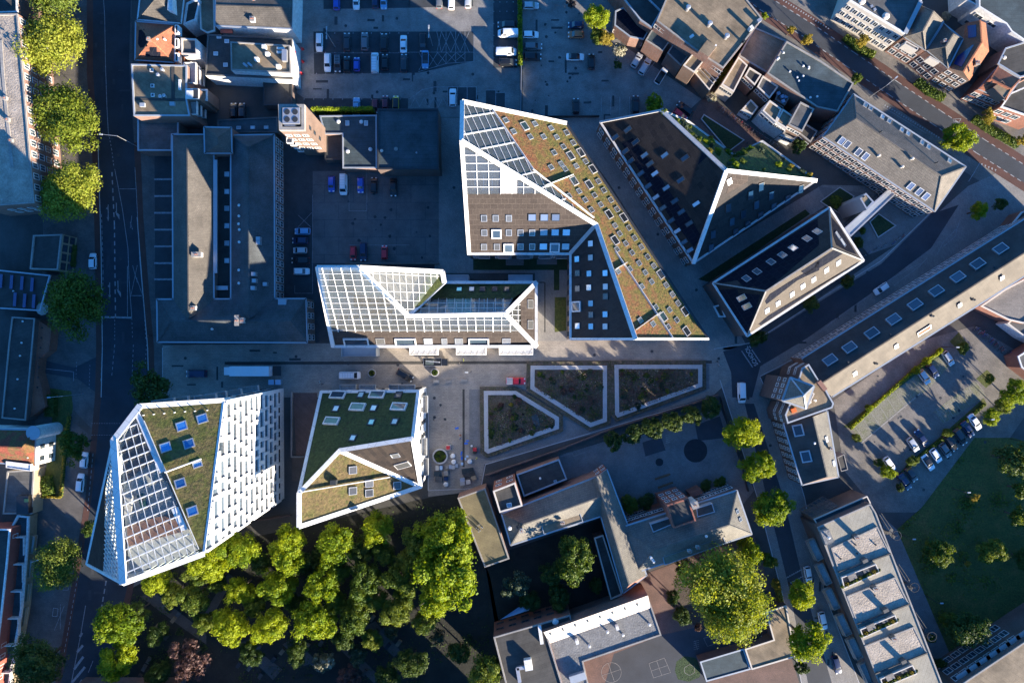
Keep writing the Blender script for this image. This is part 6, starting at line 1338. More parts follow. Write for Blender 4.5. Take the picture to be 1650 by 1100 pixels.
def setting():
    sheet('ground', [(-2500, -2500), (2500, -2500), (2500, 2500), (-2500, 2500)], -.02, 'ground', False)
    # main road on the west, its cycle lanes and pavements
    L = [(150, -40), (150, 120), (158, 230), (163, 400), (165, 560), (163, 640), (148, 800), (124, 950), (92, 1140)]; R = [(212, -40), (208, 100), (216, 230), (221, 350), (231, 480), (238, 560), (240, 640), (228, 800), (204, 950), (158, 1140)]
    sheet('pavement', [(60, -40), (150, -40)] + L[1:] + [(40, 1140), (50, 800), (70, 400)], 0, 'pavers'); sheet('pavement', R + [(250, 1140), (262, 560), (262, 240), (250, 200), (215, 180), (212, 20)], 0, 'pavers')
    sheet('main_road', L + R[::-1], .01, 'asphalt_dark')
    sheet('cycle_lane', L + offs(L, 10)[::-1], .02, 'red_lane'); sheet('cycle_lane', R[2:] + offs(R, -10)[::-1][:-2], .02, 'red_lane')
    k = Marks()
    k.path(K(0, 0, '665,-40 675,100 680,400 690,700 700,880')); k.dash(K(0, 0, '700,860 720,960 735,1080'), 3, 3)
    k.dash(K(0, 1, '722,10 738,350 745,950'), 7, 6, .3); k.path(K(0, 1, '740,-10 790,250 825,500 832,700 850,945')); k.path(K(0, 1, '870,-20 880,150 900,560 920,800'), .12); k.line(*K(0, 1, '770,118 875,118'), .12); k.line(*K(0, 1, '675,943 848,947'), .45); k.line(*K(0, 1, '840,805 915,805'), .12)
    for t in ('850,290 840,370', '840,330 855,380', '855,610 885,720', '885,610 845,800', '880,690 915,790'): k.line(*K(0, 1, t), .1)
    k.line(*K(0, 1, '822,615 822,940'), .14); k.dash(K(0, 1, '655,280 665,650 660,1000'), 5, 4, .14); k.dash(K(0, 2, '740,20 720,230'), 5, 4, .14); k.dash(K(0, 2, '660,20 650,270'), 5, 4, .14); k.dash(K(0, 2, '860,20 850,280'), 4, 4, .14); k.dash(K(0, 2, '945,20 935,180'), 3, 4, .12); k.dash(K(0, 1, '925,820 940,1090'), 3, 4, .12); k.dash(K(0, 1, '850,950 855,1090'), 3, 4, .12); k.dash(K(0, 1, '740,960 740,1090'), 3, 3, .12)
    for x, y in ((174.5, 330), (177, 455)):                # lane arrows
        k.line((x, y), (x, y + 22), .2); k.poly([(x - 2.2, y + 20), (x + 1.6, y + 20), (x, y + 27)]); k.poly([(x - 3.5, y + 6), (x, y + 2), (x, y + 9)])
        k.line((x + 13, y - 3), (x + 13.5, y + 14), .2); k.poly([(x + 11, y + 10), (x + 18, y + 16), (x + 18, y + 24), (x + 13, y + 16)])
    k.dash(K(0, 2, '590,527 780,527'), 2, 2, .12); k.dash(K(0, 2, '590,602 740,602'), 2, 2, .12); k.dash(K(0, 2, '600,720 565,1090'), 5, 4, .14); k.dash(K(0, 3, '500,420 415,900'), 5, 4, .14)
    k.dash(K(0, 3, '685,440 640,700'), 8, 5, .3); k.path(K(0, 3, '552,600 520,790 460,1100'), .16); k.path(K(0, 3, '600,955 570,1030'), .16); k.path(K(0, 3, '655,1040 640,1100'), .16)
    for t in ('535,855 498,900', '538,928 478,1010', '548,995 465,1095', '530,1078 505,1120', '530,775 515,800'): a, b = K(0, 3, t); k.line(a, b, .6)
    k.path(K(0, 3, '445,440 440,500 405,500 425,440'), .1); k.path(K(0, 3, '390,590 390,750'), .1); k.path(K(0, 3, '345,615 375,620 368,670 338,668 345,615'), .14); k.line(*K(0, 3, '415,600 350,760'), .1)
    k.done('road_markings', 'white_worn')
    # parking bays along the old school
    sheet('parking_bays', [(249, 246), (278, 246), (279, 480), (250, 480)], .01, 'bay'); k = Marks()
    for y in (289, 316, 343, 370, 397, 424, 450): k.line((248.5, y), (278, y), .45)
    k.done('bay_markings', 'white_worn')
    sheet('planting_verge', K(0, 2, '320,300 460,320 470,420 400,1000 260,1000 300,800 340,560'), .012, 'grass'); sheet('side_street', [(62, 578), (120, 592), (155, 575), (165, 640), (125, 610), (66, 600)], .012, 'asphalt')
    k = Marks(); k.path(K(0, 2, '245,170 475,195 475,255'), .14); k.dash(K(0, 2, '495,130 490,230'), 3, 3, .1); k.dash(K(0, 2, '580,150 575,300'), 3, 3, .1); k.done('side_street_markings', 'white_worn')
    sheet('footway', K(0, 2, '475,440 590,560 580,600 445,500'), .016, 'path')
    # car park at the top
    sheet('car_park', [(476, -60), (838, -60), (838, 186), (700, 190), (530, 186), (478, 150)], 0, 'lot_pavers'); sheet('back_lot', [(842, -60), (1000, -60), (1000, 70), (1130, 160), (1085, 200), (842, 190)], 0, 'lot_pavers')
    sheet('parking_bays', K(1, 0, '765,-60 1320,-60 1320,52 765,60'), .012, 'bay'); sheet('parking_bays', K(2, 0, '-5,-60 410,-60 410,42 -5,52'), .012, 'bay'); sheet('parking_bays', K(1, 0, '700,205 1730,205 1730,395 1380,470 705,478'), .012, 'bay'); sheet('parking_bays', K(1, 0, '640,635 1310,635 1310,720 640,720'), .012, 'bay')
    sheet('parking_bays', K(2, 0, '540,-40 695,-40 695,438 540,438'), .012, 'bay'); sheet('parking_bays', K(2, 0, '247,560 430,560 430,680 247,680'), .012, 'bay'); sheet('parking_bays', K(2, 0, '492,580 552,580 552,600 615,600 615,700 492,690'), .012, 'bay')
    k = Marks(); O = K(2, 0, '0,0')[0]
    for i in range(6):
        for t in ('%d,205 %d,340', '%d,340 %d,205'): x = 175 + i * 60; x0, x1 = x - 30, x + 30; k.line(*K(2, 0, t % (x0 if i else x, x1)), .1) if x1 < 425 else None
    for i in range(5):
        x = 60 + i * 60; k.line(*K(2, 0, '%d,%d %d,340' % (x, 455 - i * 16, x + 60)), .1); k.line(*K(2, 0, '%d,340 %d,%d' % (x, x + 60, 440 - i * 13)), .1)
    k.path(K(2, 0, '55,465 240,410 415,398 415,205'), .1); k.line(*K(2, 0, '0,338 415,338'), .1)
    for x in (235, 297, 357): k.line(*K(2, 0, '%d,205 %d,400' % (x, x)), .1)
    k.path(K(2, 0, '0,640 80,580 160,562 240,562 432,562'), .12)
    for x in (247, 309, 371, 430): k.line(*K(2, 0, '%d,562 %d,680' % (x, x)), .12)
    k.path(K(2, 0, '492,582 553,582 553,600 616,598 616,690'), .12); k.line(*K(2, 0, '555,600 555,690'), .12)
    for i in range(4): k.path(K(2, 0, '%d,690 %d,630 %d,690' % (5 + i * 60, 35 + i * 60, 65 + i * 60)), .08)
    for x in (35, 98, 222): k.line(*K(3, 0, '%d,625 %d,745' % (x, x)), .12)
    for x in (1235, 1295): k.line(*K(2, 0, '%d,628 %d,740' % (x, x)), .12)
    for t in ('265,395 195,490', '215,360 145,455', '255,525 320,440'): k.line(*K(3, 0, t), .14)
    for row, xs in ((215, range(720, 1320, 59)), (340, range(720, 1320, 59)), (475, range(720, 1320, 59)), (640, range(640, 1300, 62))):
        for x in xs: a = K(1, 0, '%d,%d' % (x, row))[0]; k.line((a[0] - .7, a[1]), (a[0] + .7, a[1]), .25)
    for x in (543, 582, 627, 668):
        for y in (15, 75, 155, 230, 300, 375): a = K(2, 0, '%d,%d' % (x, y))[0]; k.line((a[0] - .7, a[1]), (a[0] + .7, a[1]), .22)
    k.line(*K(1, 0, '705,343 1320,343'), .08); k.done('bay_markings', 'white_worn')
    # walled car court
    sheet('court_floor', [(455, 232), (708, 272), (708, 428), (500, 560), (455, 560)], 0, 'bay'); sheet('slab_deck', [(504, 276), (707, 274), (707, 424), (504, 424)], .012, 'slab'); k = Marks()
    for t in ('695,155 695,790 580,790 580,740', '930,20 930,260 1045,260 1045,20', '930,480 1320,480', '600,285 685,365', '600,365 690,270'): k.path(K(1, 1, t), .08)
    k.done('court_markings', 'white_worn')
    # lanes between the new blocks
    sheet('lane', [(905, 190), (975, 190), (1110, 428), (1325, 298), (1420, 300), (1410, 350), (1330, 332), (1145, 452), (1205, 560), (1150, 565), (1130, 530), (985, 300)], .004, 'lane_pavers'); sheet('back_lane', [(708, 190), (752, 190), (760, 415), (920, 415), (920, 560), (862, 560), (862, 440), (700, 440)], .004, 'lane_pavers')
    sheet('planted_strip', K(2, 1, '410,560 960,560 1030,560 1030,640 410,640'), .016, 'lawn'); sheet('planted_strip', K(2, 1, '930,640 965,640 965,770 930,770'), .016, 'lawn'); sheet('planted_strip', K(2, 1, '935,815 1010,815 1010,1030 935,1040'), .016, 'grass')
    sheet('planted_strip', K(3, 1, '540,700 1230,250 1260,280 620,720'), .016, 'lawn'); sheet('planted_strip', [(262, 300), (262, 560), (250, 560), (250, 500)], .016, 'lawn') if 0 else None
    for t in ('620,545 735,545 735,610 620,610', '820,570 950,570 950,605 820,605'): sheet('paving_strip', K(2, 1, t), .022, 'plaza_grey')
    # plaza
    sheet('plaza', [(262, 556), (1155, 546), (1190, 600), (1150, 636), (780, 748), (775, 790), (690, 800), (690, 640), (262, 640)], .008, 'plaza'); sheet('plaza_band', [(756, 627), (851, 627), (851, 586), (1143, 586), (1143, 626), (1000, 688), (790, 742), (756, 732)], .016, 'plaza_grey')
    k = Marks(); k.line((362, 585), (1147, 583), .75, .02); k.line((747, 627), (747, 752), .55, .02); k.path([(869, 455), (878, 455), (878, 535)], .3, .02); k.done('drain_channel', 'bitumen_dark')
    sheet('ramp', K(1, 2, '570,330 725,330 725,420 690,610 650,735 590,735'), .02, 'brick_dark'); sheet('paving_strip', K(1, 2, '565,742 640,742 600,900 560,900'), .02, 'path')
    sheet('street', [(1150, 560), (1210, 556), (1400, 425), (1480, 370), (1560, 300), (1670, 250), (1670, 352), (1630, 366), (1337, 550), (1290, 578), (1225, 606), (1262, 690), (1296, 800), (1330, 960), (1400, 1140), (1300, 1140), (1262, 960), (1220, 800), (1176, 660), (1160, 610)], .004, 'lane_pavers')
    sheet('carriageway', [(1165, 566), (1222, 548), (1330, 480), (1420, 425), (1500, 345), (1545, 330), (1500, 400), (1400, 475), (1300, 545), (1225, 590), (1212, 640), (1180, 640), (1178, 600)], .012, 'asphalt'); sheet('carriageway', [(1200, 650), (1215, 650), (1262, 800), (1300, 960), (1352, 1140), (1310, 1140), (1270, 940), (1235, 800)], .012, 'asphalt')
    k = Marks(); Q = lambda t: [(1180 + x / 13.75, 540 + y / 13.75) for x, y in N(t)]
    k.line(*Q('205,345 450,710'), .28); k.line(*Q('430,320 620,600'), .28); k.line(*Q('375,240 410,285'), .28)
    for t in ('0,1040 210,880 330,800', '440,710 600,620 650,600', '480,740 640,620 700,560', '760,540 800,460 890,370 910,310', '800,490 880,420 890,360'): k.path(K(4, 1, t), .1)
    k.line(*K(4, 1, '962,70 1010,-5'), .16)
    for i in range(9):
        for s in (0, 1): a = K(3, 3, '%d,%d' % (1108 + i * 13 + s * 5, 425 - i * 7 + s * 45))[0]; k.line(a, (a[0] + 2.6, a[1] - 3.4), .2)
    k.done('road_markings', 'white_worn')
    c = bpy.data.curves.new('school_lettering', 'FONT'); c.body = 'SCHOOL'; c.size = 1.5; c.align_x = 'CENTER'; c.align_y = 'CENTER'; c.space_character = 1.05; o = bpy.data.objects.new('school_lettering', c); COL.objects.link(o); c.materials.append(m('white_line')); c.extrude = .004
    q = P(1210.7, 573.5); o.location = (q.x, q.y, .03); o.rotation_euler = (0, 0, math.radians(120.6)); o.scale = (.88, 1, 1); o['kind'] = 'structure'
    # slanting road in the north-east
    rd = [(1180, -34), (1232, 6), (1300, 48), (1370, 96), (1440, 143), (1510, 190), (1580, 236), (1700, 312)]
    strip('pavement', rd, -75, 48, .002, 'pavers_turned'); strip('slanting_road', rd, -12, 12, .012, 'asphalt'); strip('cycle_lane', rd, -24, -12, .02, 'red_lane'); strip('cycle_lane', rd, 12, 24, .02, 'red_lane'); k = Marks(); k.dash(offs(rd, -12.5), 7, 6, .2); k.dash(offs(rd, 12.5), 7, 6, .2)
    for i in range(24): x, y = K(4, 0, '%d,%d' % (425 + i * 15, 680 + i * 9))[0]; k.line((x - .8, y + 1), (x + .8, y - 1), .3)
    for i in range(20): x, y = K(3, 0, '%d,%d' % (1075 + i * 16, -5 + i * 10))[0]; k.line((x - .8, y + 1), (x + .8, y - 1), .3)
    k.path(K(4, 0, '410,690 690,860'), .1); k.path(K(4, 0, '1035,1050 1005,1100'), .14)
    for i in range(5): x, y = K(4, 0, '%d,%d' % (1048 + i * 22, 1055 + i * 9))[0]; k.poly([(x - 1.5, y), (x + 1.5, y), (x, y + 4)])
    k.path(K(4, 0, '860,770 915,765 880,820'), .12); k.line(*K(4, 0, '862,780 905,795'), .1); k.done('road_markings', 'white_worn')
    # courtyard gardens north-east
    sheet('garden_paving', K(3, 0, '560,640 640,640 1000,900 960,910 800,1010 720,980 480,790'), .006, 'red_pavers'); raised('lawn_bed', K(3, 0, '555,770 575,738 838,905 735,982'), .3, 'lawn', 'kerb')
    sheet('garden_paving', [(1318, 300), (1450, 320), (1500, 345), (1470, 385), (1400, 410), (1340, 340)], .006, 'plaza_grey'); raised('lawn_bed', K(4, 1, '320,330 380,275 495,355 375,435'), .25, 'lawn', 'kerb'); raised('lawn_bed', K(4, 1, '0,200 130,105 225,165 150,290 60,240'), .25, 'lawn', 'kerb')
    # right-hand car park and park
    sheet('car_park', K(4, 2, '90,380 640,0 1000,-100 1340,100 1340,460 1230,620 660,1100 380,1100 300,1000 160,830'), .004, 'pavers_turned'); sheet('parking_bays', K(4, 2, '200,545 650,200 720,290 270,655'), .012, 'moss_bay'); sheet('parking_bays', K(4, 2, '650,200 780,70 860,130 720,290'), .012, 'moss_bay'); sheet('parking_bays', K(4, 2, '740,450 1010,250 1075,350 800,530'), .012, 'moss_bay'); sheet('parking_bays', K(4, 2, '400,730 620,540 740,640 560,780'), .012, 'pavers_turned')
    sheet('verge', K(4, 2, '155,550 790,45 800,75 230,520 200,560'), .018, 'grass'); sheet('verge', K(4, 2, '500,860 1060,365 1080,400 860,600 560,830'), .018, 'grass'); sheet('lawn_bed', K(4, 2, '1012,240 1082,182 1140,240 1075,300'), .018, 'grass'); sheet('lawn_bed', K(4, 2, '840,0 900,-60 975,40 930,90'), .018, 'grass')
    sheet('brick_yard', K(4, 2, '90,390 640,0 780,60 190,540'), .01, 'pavers_turned'); sheet('park_grass', K(4, 3, '500,110 660,-30 1000,-480 1250,-480 1900,-300 1900,300 850,930'), .008, 'grass'); sheet('park_path', K(4, 3, '380,0 500,110 850,930 1320,590 1600,400 1600,520 900,1060 740,1130 690,980'), .012, 'plaza_grey')
    k = Marks()
    for i in range(8): k.line(*K(4, 2, '%d,%d %d,%d' % (220 + i * 54, 530 - i * 42, 290 + i * 54, 640 - i * 42)), .1, .03)
    for i in range(6): k.line(*K(4, 2, '%d,%d %d,%d' % (755 + i * 50, 440 - i * 38, 815 + i * 50, 520 - i * 38)), .1, .03)
    k.line(*K(4, 2, '270,655 650,335'), .3, .03); k.done('bay_markings', 'concrete')
    # play yard, cemetery, school yards
    sheet('play_yard', [(895, 735), (1160, 655), (1178, 700), (1215, 790), (1195, 815), (1000, 850), (975, 755), (915, 772)], .004, 'plaza_grey'); sheet('play_yard_patch', K(3, 2, '180,650 300,610 330,700 200,740'), .01, 'asphalt'); sheet('play_yard_patch', K(3, 2, '520,540 680,480 720,620 540,640'), .01, 'asphalt'); sheet('path', K(2, 2, '490,860 1320,570 1320,610 520,890'), .012, 'path')
    def disc(name, x, y, r, z, mat):
        p = P(x, y); b = MB(); b.cyl((p.x, p.y, 0), (p.x, p.y, z), r, r, 40); o = b.build(name, m(mat)); o['kind'] = 'structure'
    disc('rubber_circle', *K(3, 2, '523,703')[0], 3.0, .03, 'rubber'); disc('rubber_ring', *K(3, 2, '290,777')[0], 1.0, .03, 'rubber')
    k = Marks()
    for i in range(5): x = 335 + i * 8; k.line(*K(3, 2, '%d,%d %d,%d' % (330, 606 + i * 12, 360, 598 + i * 12)), .18)
    k.path(K(2, 2, '970,742 1050,718 1055,740 1130,712'), .1); k.done('yard_markings', 'concrete')
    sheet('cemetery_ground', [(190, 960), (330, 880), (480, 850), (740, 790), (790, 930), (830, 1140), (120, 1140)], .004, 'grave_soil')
    for t in ('900,540 1000,520 1330,780 1330,850 1200,760',): sheet('cemetery_path', K(0, 3, t), .01, 'path')
    for t in ('200,840 260,830 500,1010 440,1080', '500,850 580,800 720,960 640,990', '790,800 850,780 1130,1060 1090,1100', '1020,740 1100,700 1260,890 1220,930', '0,650 150,390 190,420 20,720'): sheet('cemetery_path', K(1, 3, t), .01, 'path')
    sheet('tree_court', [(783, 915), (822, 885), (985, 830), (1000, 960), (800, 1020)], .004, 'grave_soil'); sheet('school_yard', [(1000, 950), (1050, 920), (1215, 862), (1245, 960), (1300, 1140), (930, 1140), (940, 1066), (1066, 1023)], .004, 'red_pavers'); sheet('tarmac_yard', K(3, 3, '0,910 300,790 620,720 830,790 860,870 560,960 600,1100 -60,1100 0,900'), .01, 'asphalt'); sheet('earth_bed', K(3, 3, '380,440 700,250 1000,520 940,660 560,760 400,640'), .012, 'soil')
    sheet('turf_circle', K(3, 3, '400,960 450,925 520,935 560,985 550,1060 480,1090 410,1075 390,1020'), .016, 'lawn'); k = Marks()
    k.path(K(3, 3, '575,810 705,770 748,810 600,862 575,810'), .08); k.line(*K(3, 3, '643,790 665,842'), .08); k.path(K(3, 3, '222,972 322,937 362,1030 252,1065 222,972'), .08); k.line(*K(3, 3, '272,955 305,1048'), .08); k.line(*K(3, 3, '238,1020 342,985'), .08); k.path(K(3, 3, '450,1000 485,978 515,995 518,1030 485,1050 452,1032 450,1000'), .08)
    for i in range(5): k.line(*K(3, 3, '%d,%d %d,%d' % (510, 832 + i * 13, 545, 822 + i * 13)), .08)
    k.line(*K(3, 3, '518,825 535,885'), .08)
    c = K(2, 3, '1300,1030')[0]; k.path([(c[0] + 16 * math.cos(t * .3), c[1] + 16 * math.sin(t * .3)) for t in range(22)], .08); k.line((c[0] - 15, c[1] + 5), (c[0] + 15, c[1] - 5), .08); k.line((c[0] - 5, c[1] - 15), (c[0] + 5, c[1] + 15), .08); k.done('yard_markings', 'concrete')
PLANTERS = [K(2, 2, '780,155 1272,155 1272,515 1165,552 778,305'), K(3, 2, '0,150 567,150 567,290 20,490 5,470'), K(2, 2, '478,318 685,318 963,488 963,562 505,722 482,705')]
def street_detail():
    k = MB(); r = random.Random(12)
    for x, y in [(700, 640), (640, 590), (480, 575), (300, 575), (560, 585), (1050, 565), (960, 572), (1160, 575), (1185, 605), (1208, 640), (1170, 470), (1120, 470), (1000, 300), (1060, 380), (1240, 330), (1300, 510), (1400, 440), (1460, 400), (1240, 720), (1275, 860), (1300, 920), (190, 250), (195, 420), (180, 560), (178, 700), (150, 880), (130, 1010), (610, 150), (700, 150), (760, 120), (560, 40), (640, 30), (882, 60), (882, 135), (930, 110), (1040, 200), (1480, 640), (1420, 720), (1590, 712), (1490, 790), (900, 690), (830, 745), (730, 730), (705, 520), (730, 300)]:
        p = P(x + r.uniform(-3, 3), y + r.uniform(-3, 3), 0); k.cyl((p.x, p.y, 0), (p.x, p.y, .034), .38, .38, 14)
    k.build('manhole_covers', m('dark_metal'))['kind'] = 'structure'
    k = Marks(); st = [(1150, 562), (1212, 552), (1330, 476), (1420, 420), (1500, 342)]; k.path(st, .2, .03); k.path([(1225, 606), (1290, 572), (1337, 546), (1500, 446), (1630, 362)], .2, .03); k.path([(1225, 608), (1262, 690), (1296, 800), (1330, 960), (1400, 1140)], .22, .03); k.path([(1160, 612), (1176, 662), (1220, 800), (1262, 962), (1300, 1140)], .22, .03)
    k.path([(262, 640), (262, 560)], .2, .03); k.path([(240, 640), (238, 560), (231, 480), (221, 350)], .2, .03); k.path([(163, 640), (165, 560), (163, 400), (158, 230)], .2, .03); k.path([(690, 640), (690, 790), (775, 786), (782, 748), (1150, 638)], .2, .03); k.path([(912, 202), (988, 312), (1140, 545)], .25, .03); k.path([(976, 200), (1108, 428)], .2, .03); k.done('kerb_lines', 'kerb')
def surface_wear():
    r = random.Random(31)
    for name, mat, regs in (('asphalt_patches', 'asphalt', [((152, 10), (205, 540), 26), ((120, 860), (190, 1090), 10), ((505, 60), (690, 118), 8)]), ('paving_patches', 'bay', [((500, 120), (830, 160), 12), ((850, 20), (1000, 185), 16), ((510, 25), (660, 50), 5), ((1180, 420), (1400, 560), 10), ((265, 560), (500, 620), 8), ((1000, 330), (1080, 400), 4), ((1290, 860), (1345, 1080), 8)]), ('oil_stains', 'asphalt_dark', [((510, 60), (690, 118), 18), ((540, 280), (700, 420), 20), ((850, 20), (960, 180), 16), ((1400, 600), (1560, 740), 16), ((560, 590), (750, 700), 14)])):
        k = Marks()
        for (x0, y0), (x1, y1), n in regs:
            for _ in range(n):
                x, y = r.uniform(x0, x1), r.uniform(y0, y1)
                if name == 'oil_stains':
                    R = r.uniform(1.2, 3.5); k.poly([(x + R * r.uniform(.6, 1) * math.cos(t * .7), y + R * r.uniform(.6, 1) * math.sin(t * .7)) for t in range(9)], .024)
                else:
                    w, h = (r.uniform(2, 5), r.uniform(5, 22)) if r.random() < .6 else (r.uniform(6, 20), r.uniform(2, 4)); k.poly([(x, y), (x + w, y + r.uniform(-.4, .4)), (x + w, y + h), (x + r.uniform(-.4, .4), y + h)], .023 + r.uniform(0, .003))
        k.done(name, mat)
def plaza_things():
    lb = ('middle five-sided plaza planter with a pale kerb and dry planting', 'right-hand plaza planter with a pale kerb and brown planting', 'left plaza planter with a pale kerb and a dark hatch in its planting')
    for i, (t, l) in enumerate(zip(PLANTERS, lb)):
        w = [P(x, y, .5) for x, y in t]; w = [(p.x, p.y) for p in w]; o = thing('raised_planter', l, 'planter', cen([(*q, 0) for q in w]), 'plaza planters')
        b = MB(); b.ring(w, 1.05, 0, .5, 0, 0); b.build('kerb', m('kerb'), o); b = MB(); b.prism(inset(w, 1.0), 0, .38); b.build('soil_bed', m('bed'), o)
        rr2 = random.Random(20 + i); cc = cen([(*q, 0) for q in w])
        for k in range(26):
            j = rr2.randrange(len(w)); a2, b2 = V(w[j]), V(w[j - 1]); q = cc.xy.lerp(a2.lerp(b2, rr2.random()), rr2.uniform(.1, .84)); R = rr2.uniform(.35, 1.0)
            put('shrub', crowns('bush')[k % 3], o, Matrix.Translation(V((q.x, q.y, .45)) - o.location) @ Matrix.Diagonal((R, R, R * .6, 1)), [m(rr2.choice(['leaf_dark', 'leaf_mid', 'leaf_dark', 'leaf_grey', 'leaf_purple', 'leaf_yellow' if k < 3 else 'leaf_grey']))])
        if i == 2:
            h = [P(x, y, .6) for x, y in K(2, 2, '785,478 825,468 840,535 800,552')]; b = MB(); b.prism([(p.x, p.y) for p in h], .3, .6); b.build('hatch', m('bitumen_blue'), o)
    shr = []
    for t in PLANTERS:
        c = cen([(*q, 0) for q in t]); shr.append([(c.x + (x - c.x) * .88, c.y + (y - c.y) * .84) for x, y in t])
    scatter('dry_planting', shr, 9, 'leaf_purple', .4, .16, 3, .5); scatter('green_planting', shr, 3.0, 'leaf_dark', .4, .2, 4, .7); scatter('pale_planting', shr, 1.6, 'leaf_pale', .4, .12, 5, .6)
    for x, y, r, l in ((599, 601, 6.5, 'small round planter beside the white estate van'), (700.5, 600, 6.5, 'small round planter with a green shrub below the black flatbed'), (709, 735, 12.5, 'large round concrete planter beside the building materials')):
        p = P(x, y, .6); R = m2(r); o = thing('round_planter', l, 'planter', (p.x, p.y, 0)); b = MB(); b.ring([(p.x + R * math.cos(a * .2618), p.y + R * math.sin(a * .2618)) for a in range(24)], R * .2, 0, .6, 0, .0); b.build('kerb', m('kerb'), o)
        b = MB(); b.cyl((p.x, p.y, 0), (p.x, p.y, .45), R * .82, R * .82, 20); b.build('soil_bed', m('soil'), o)
        for k in range(6): put('shrub', crowns('bush')[k % 3], o, Matrix.Translation((R * .45 * math.cos(k), R * .45 * math.sin(k), .6)) @ Matrix.Diagonal((R * .36, R * .36, .5, 1)), [m('leaf_dark' if k % 2 else 'leaf_mid')])
    Mx = lambda t: [(690 + x / 7.857, 660 + y / 7.857) for x, y in N(t)]
    def thing1(name, label, cat, b, mats, group=None): o = b.build(name, [m(q) for q in mats]); return tag(o, label, cat, group)
    def crate(x, y, w, d, h, ang, mat, name, label, cat, z0=0, cap=None):
        p = P(x, y, h + z0); a = math.radians(ang); u = V((math.cos(a), math.sin(a), 0)); v = V((-u.y, u.x, 0)); b = MB(); o = thing(name, label, cat, (p.x, p.y, z0), 'building materials on the plaza')
        n = 3
        for k in range(n): b.obox(V((p.x, p.y, z0 + .14 + (h - .14) * (k + .5) / n)), u * (w / 2 - .02 * (k % 2)), v * (d / 2 - .02 * (k % 2)), (0, 0, (h - .14) / n / 2 - .008))
        b.build('load', m(mat), o); b = MB()
        for k in (-1, 0, 1): b.obox(V((p.x, p.y, z0 + .05)) + v * k * (d / 2 - .1), u * w / 2, v * .06, (0, 0, .05))
        b.obox((p.x, p.y, z0 + .12), u * w / 2, v * d / 2, (0, 0, .018)); b.build('pallet', m('wood'), o)
        if cap: b = MB(); b.obox((p.x, p.y, z0 + h + .02), u * w / 2 * .9, v * d / 2 * .9, (0, 0, .02)); b.build('cover', m(cap), o)
        return o
    for x, y, w, d, h, ang, mt, l in ((252, 478, 1.1, 1.1, 1.0, 0, 'white_wall', 'white wrapped pallet with a red band right of the large round planter'), (112, 738, .8, 1.2, .9, 0, 'cream', 'pale pallet leftmost in the row below the round planter'), (162, 735, .7, 1.0, .8, 0, 'pale_blue', 'blue-white pallet second in the row below the round planter'), (240, 722, .9, 1.0, .8, 0, 'concrete', 'pale stone pallet in the middle of the row'), (275, 722, .8, 1.0, .8, 0, 'silver', 'grey wrapped pallet fourth in the row'), (315, 725, .8, 1.0, .7, 0, 'kerb', 'pallet of kerb stones fifth in the row'), (358, 708, .7, .9, .7, 0, 'zinc', 'grey-blue pallet at the right end of the row'), (225, 802, 1.1, 1.2, 1.0, 5, 'concrete', 'single beige pallet below the row'), (432, 885, 1.2, .9, .8, 8, 'silver', 'upper left pallet of the six by the olive-roofed hall'), (432, 932, 1.2, .9, .8, 8, 'kerb', 'lower left pallet of the six by the olive-roofed hall'), (506, 915, 1.1, 1.0, .8, 12, 'cream', 'tan brick pallet in the middle by the olive-roofed hall'), (576, 862, 1.2, 1.0, .8, 15, 'stucco_tan', 'tan brick pallet nearest the right by the olive-roofed hall'), (225, 872, 1.0, .9, .9, 0, 'car_navy', 'dark blue container below the beige pallet'), (132, 880, 1.8, 1.4, .8, 0, 'bitumen_grey', 'large dark pallet in the lower left of the work site'), (110, 812, 1.6, 1.2, .6, 0, 'bitumen_blue', 'blue-grey stack beside the low dark pallet')):
        q = Mx('%d,%d' % (x, y))[0]; crate(*q, w, d, h, ang, mt, 'material_pallet', l, 'pallet', 0, 'red' if 'red band' in l else None)
    for x, y, w, d, ang, mt, l in ((362, 232, .9, .5, 15, 'tarp_blue', 'lone blue board lying on the open plaza'), (498, 392, .8, .35, 0, 'tarp_blue', 'small blue board right of the drain'), (480, 424, .9, .5, 0, 'tarp_blue', 'wide blue board right of the drain'), (420, 550, .4, 1.0, -10, 'tarp_blue', 'upright blue board left of the drain'), (425, 610, .45, .9, 0, 'tarp_blue', 'blue board touching the drain on its left'), (428, 682, .6, .7, 0, 'pale_blue', 'pale blue board left of the drain'), (495, 588, .6, .5, 0, 'pale_blue', 'pale blue board right of the drain'), (472, 620, .4, .6, 0, 'pale_blue', 'small pale board beside the drain')):
        q = Mx('%d,%d' % (x, y))[0]; p = P(*q); a = math.radians(ang); b = MB(); u = V((math.cos(a), math.sin(a), 0)); b.obox((p.x, p.y, .06), u * w / 2, V((-u.y, u.x, 0)) * d / 2, (0, 0, .04)); thing1('insulation_board', l, 'board', b, [mt], 'boards on the plaza')
    for x, y, l in ((322, 660, 'white bulk bag below the round planter'), (525, 655, 'wide white bulk bag right of the drain'), (222, 945, 'round white bulk bag at the bottom of the work site'), (548, 460, 'small white bag right of the blue boards'), (310, 585, 'crumpled pale bag beside the round planter')):
        q = Mx('%d,%d' % (x, y))[0]; p = P(*q, .7); b = MB(); R = .55 if 'small' not in l else .25
        b.cyl((p.x, p.y, 0), (p.x, p.y, R), R, R * 1.15, 12); b.cyl((p.x, p.y, R), (p.x, p.y, R * 1.3), R * 1.15, R * .6, 12); thing1('bulk_bag', l, 'bag', b, ['white_wall'], 'bulk bags on the plaza')
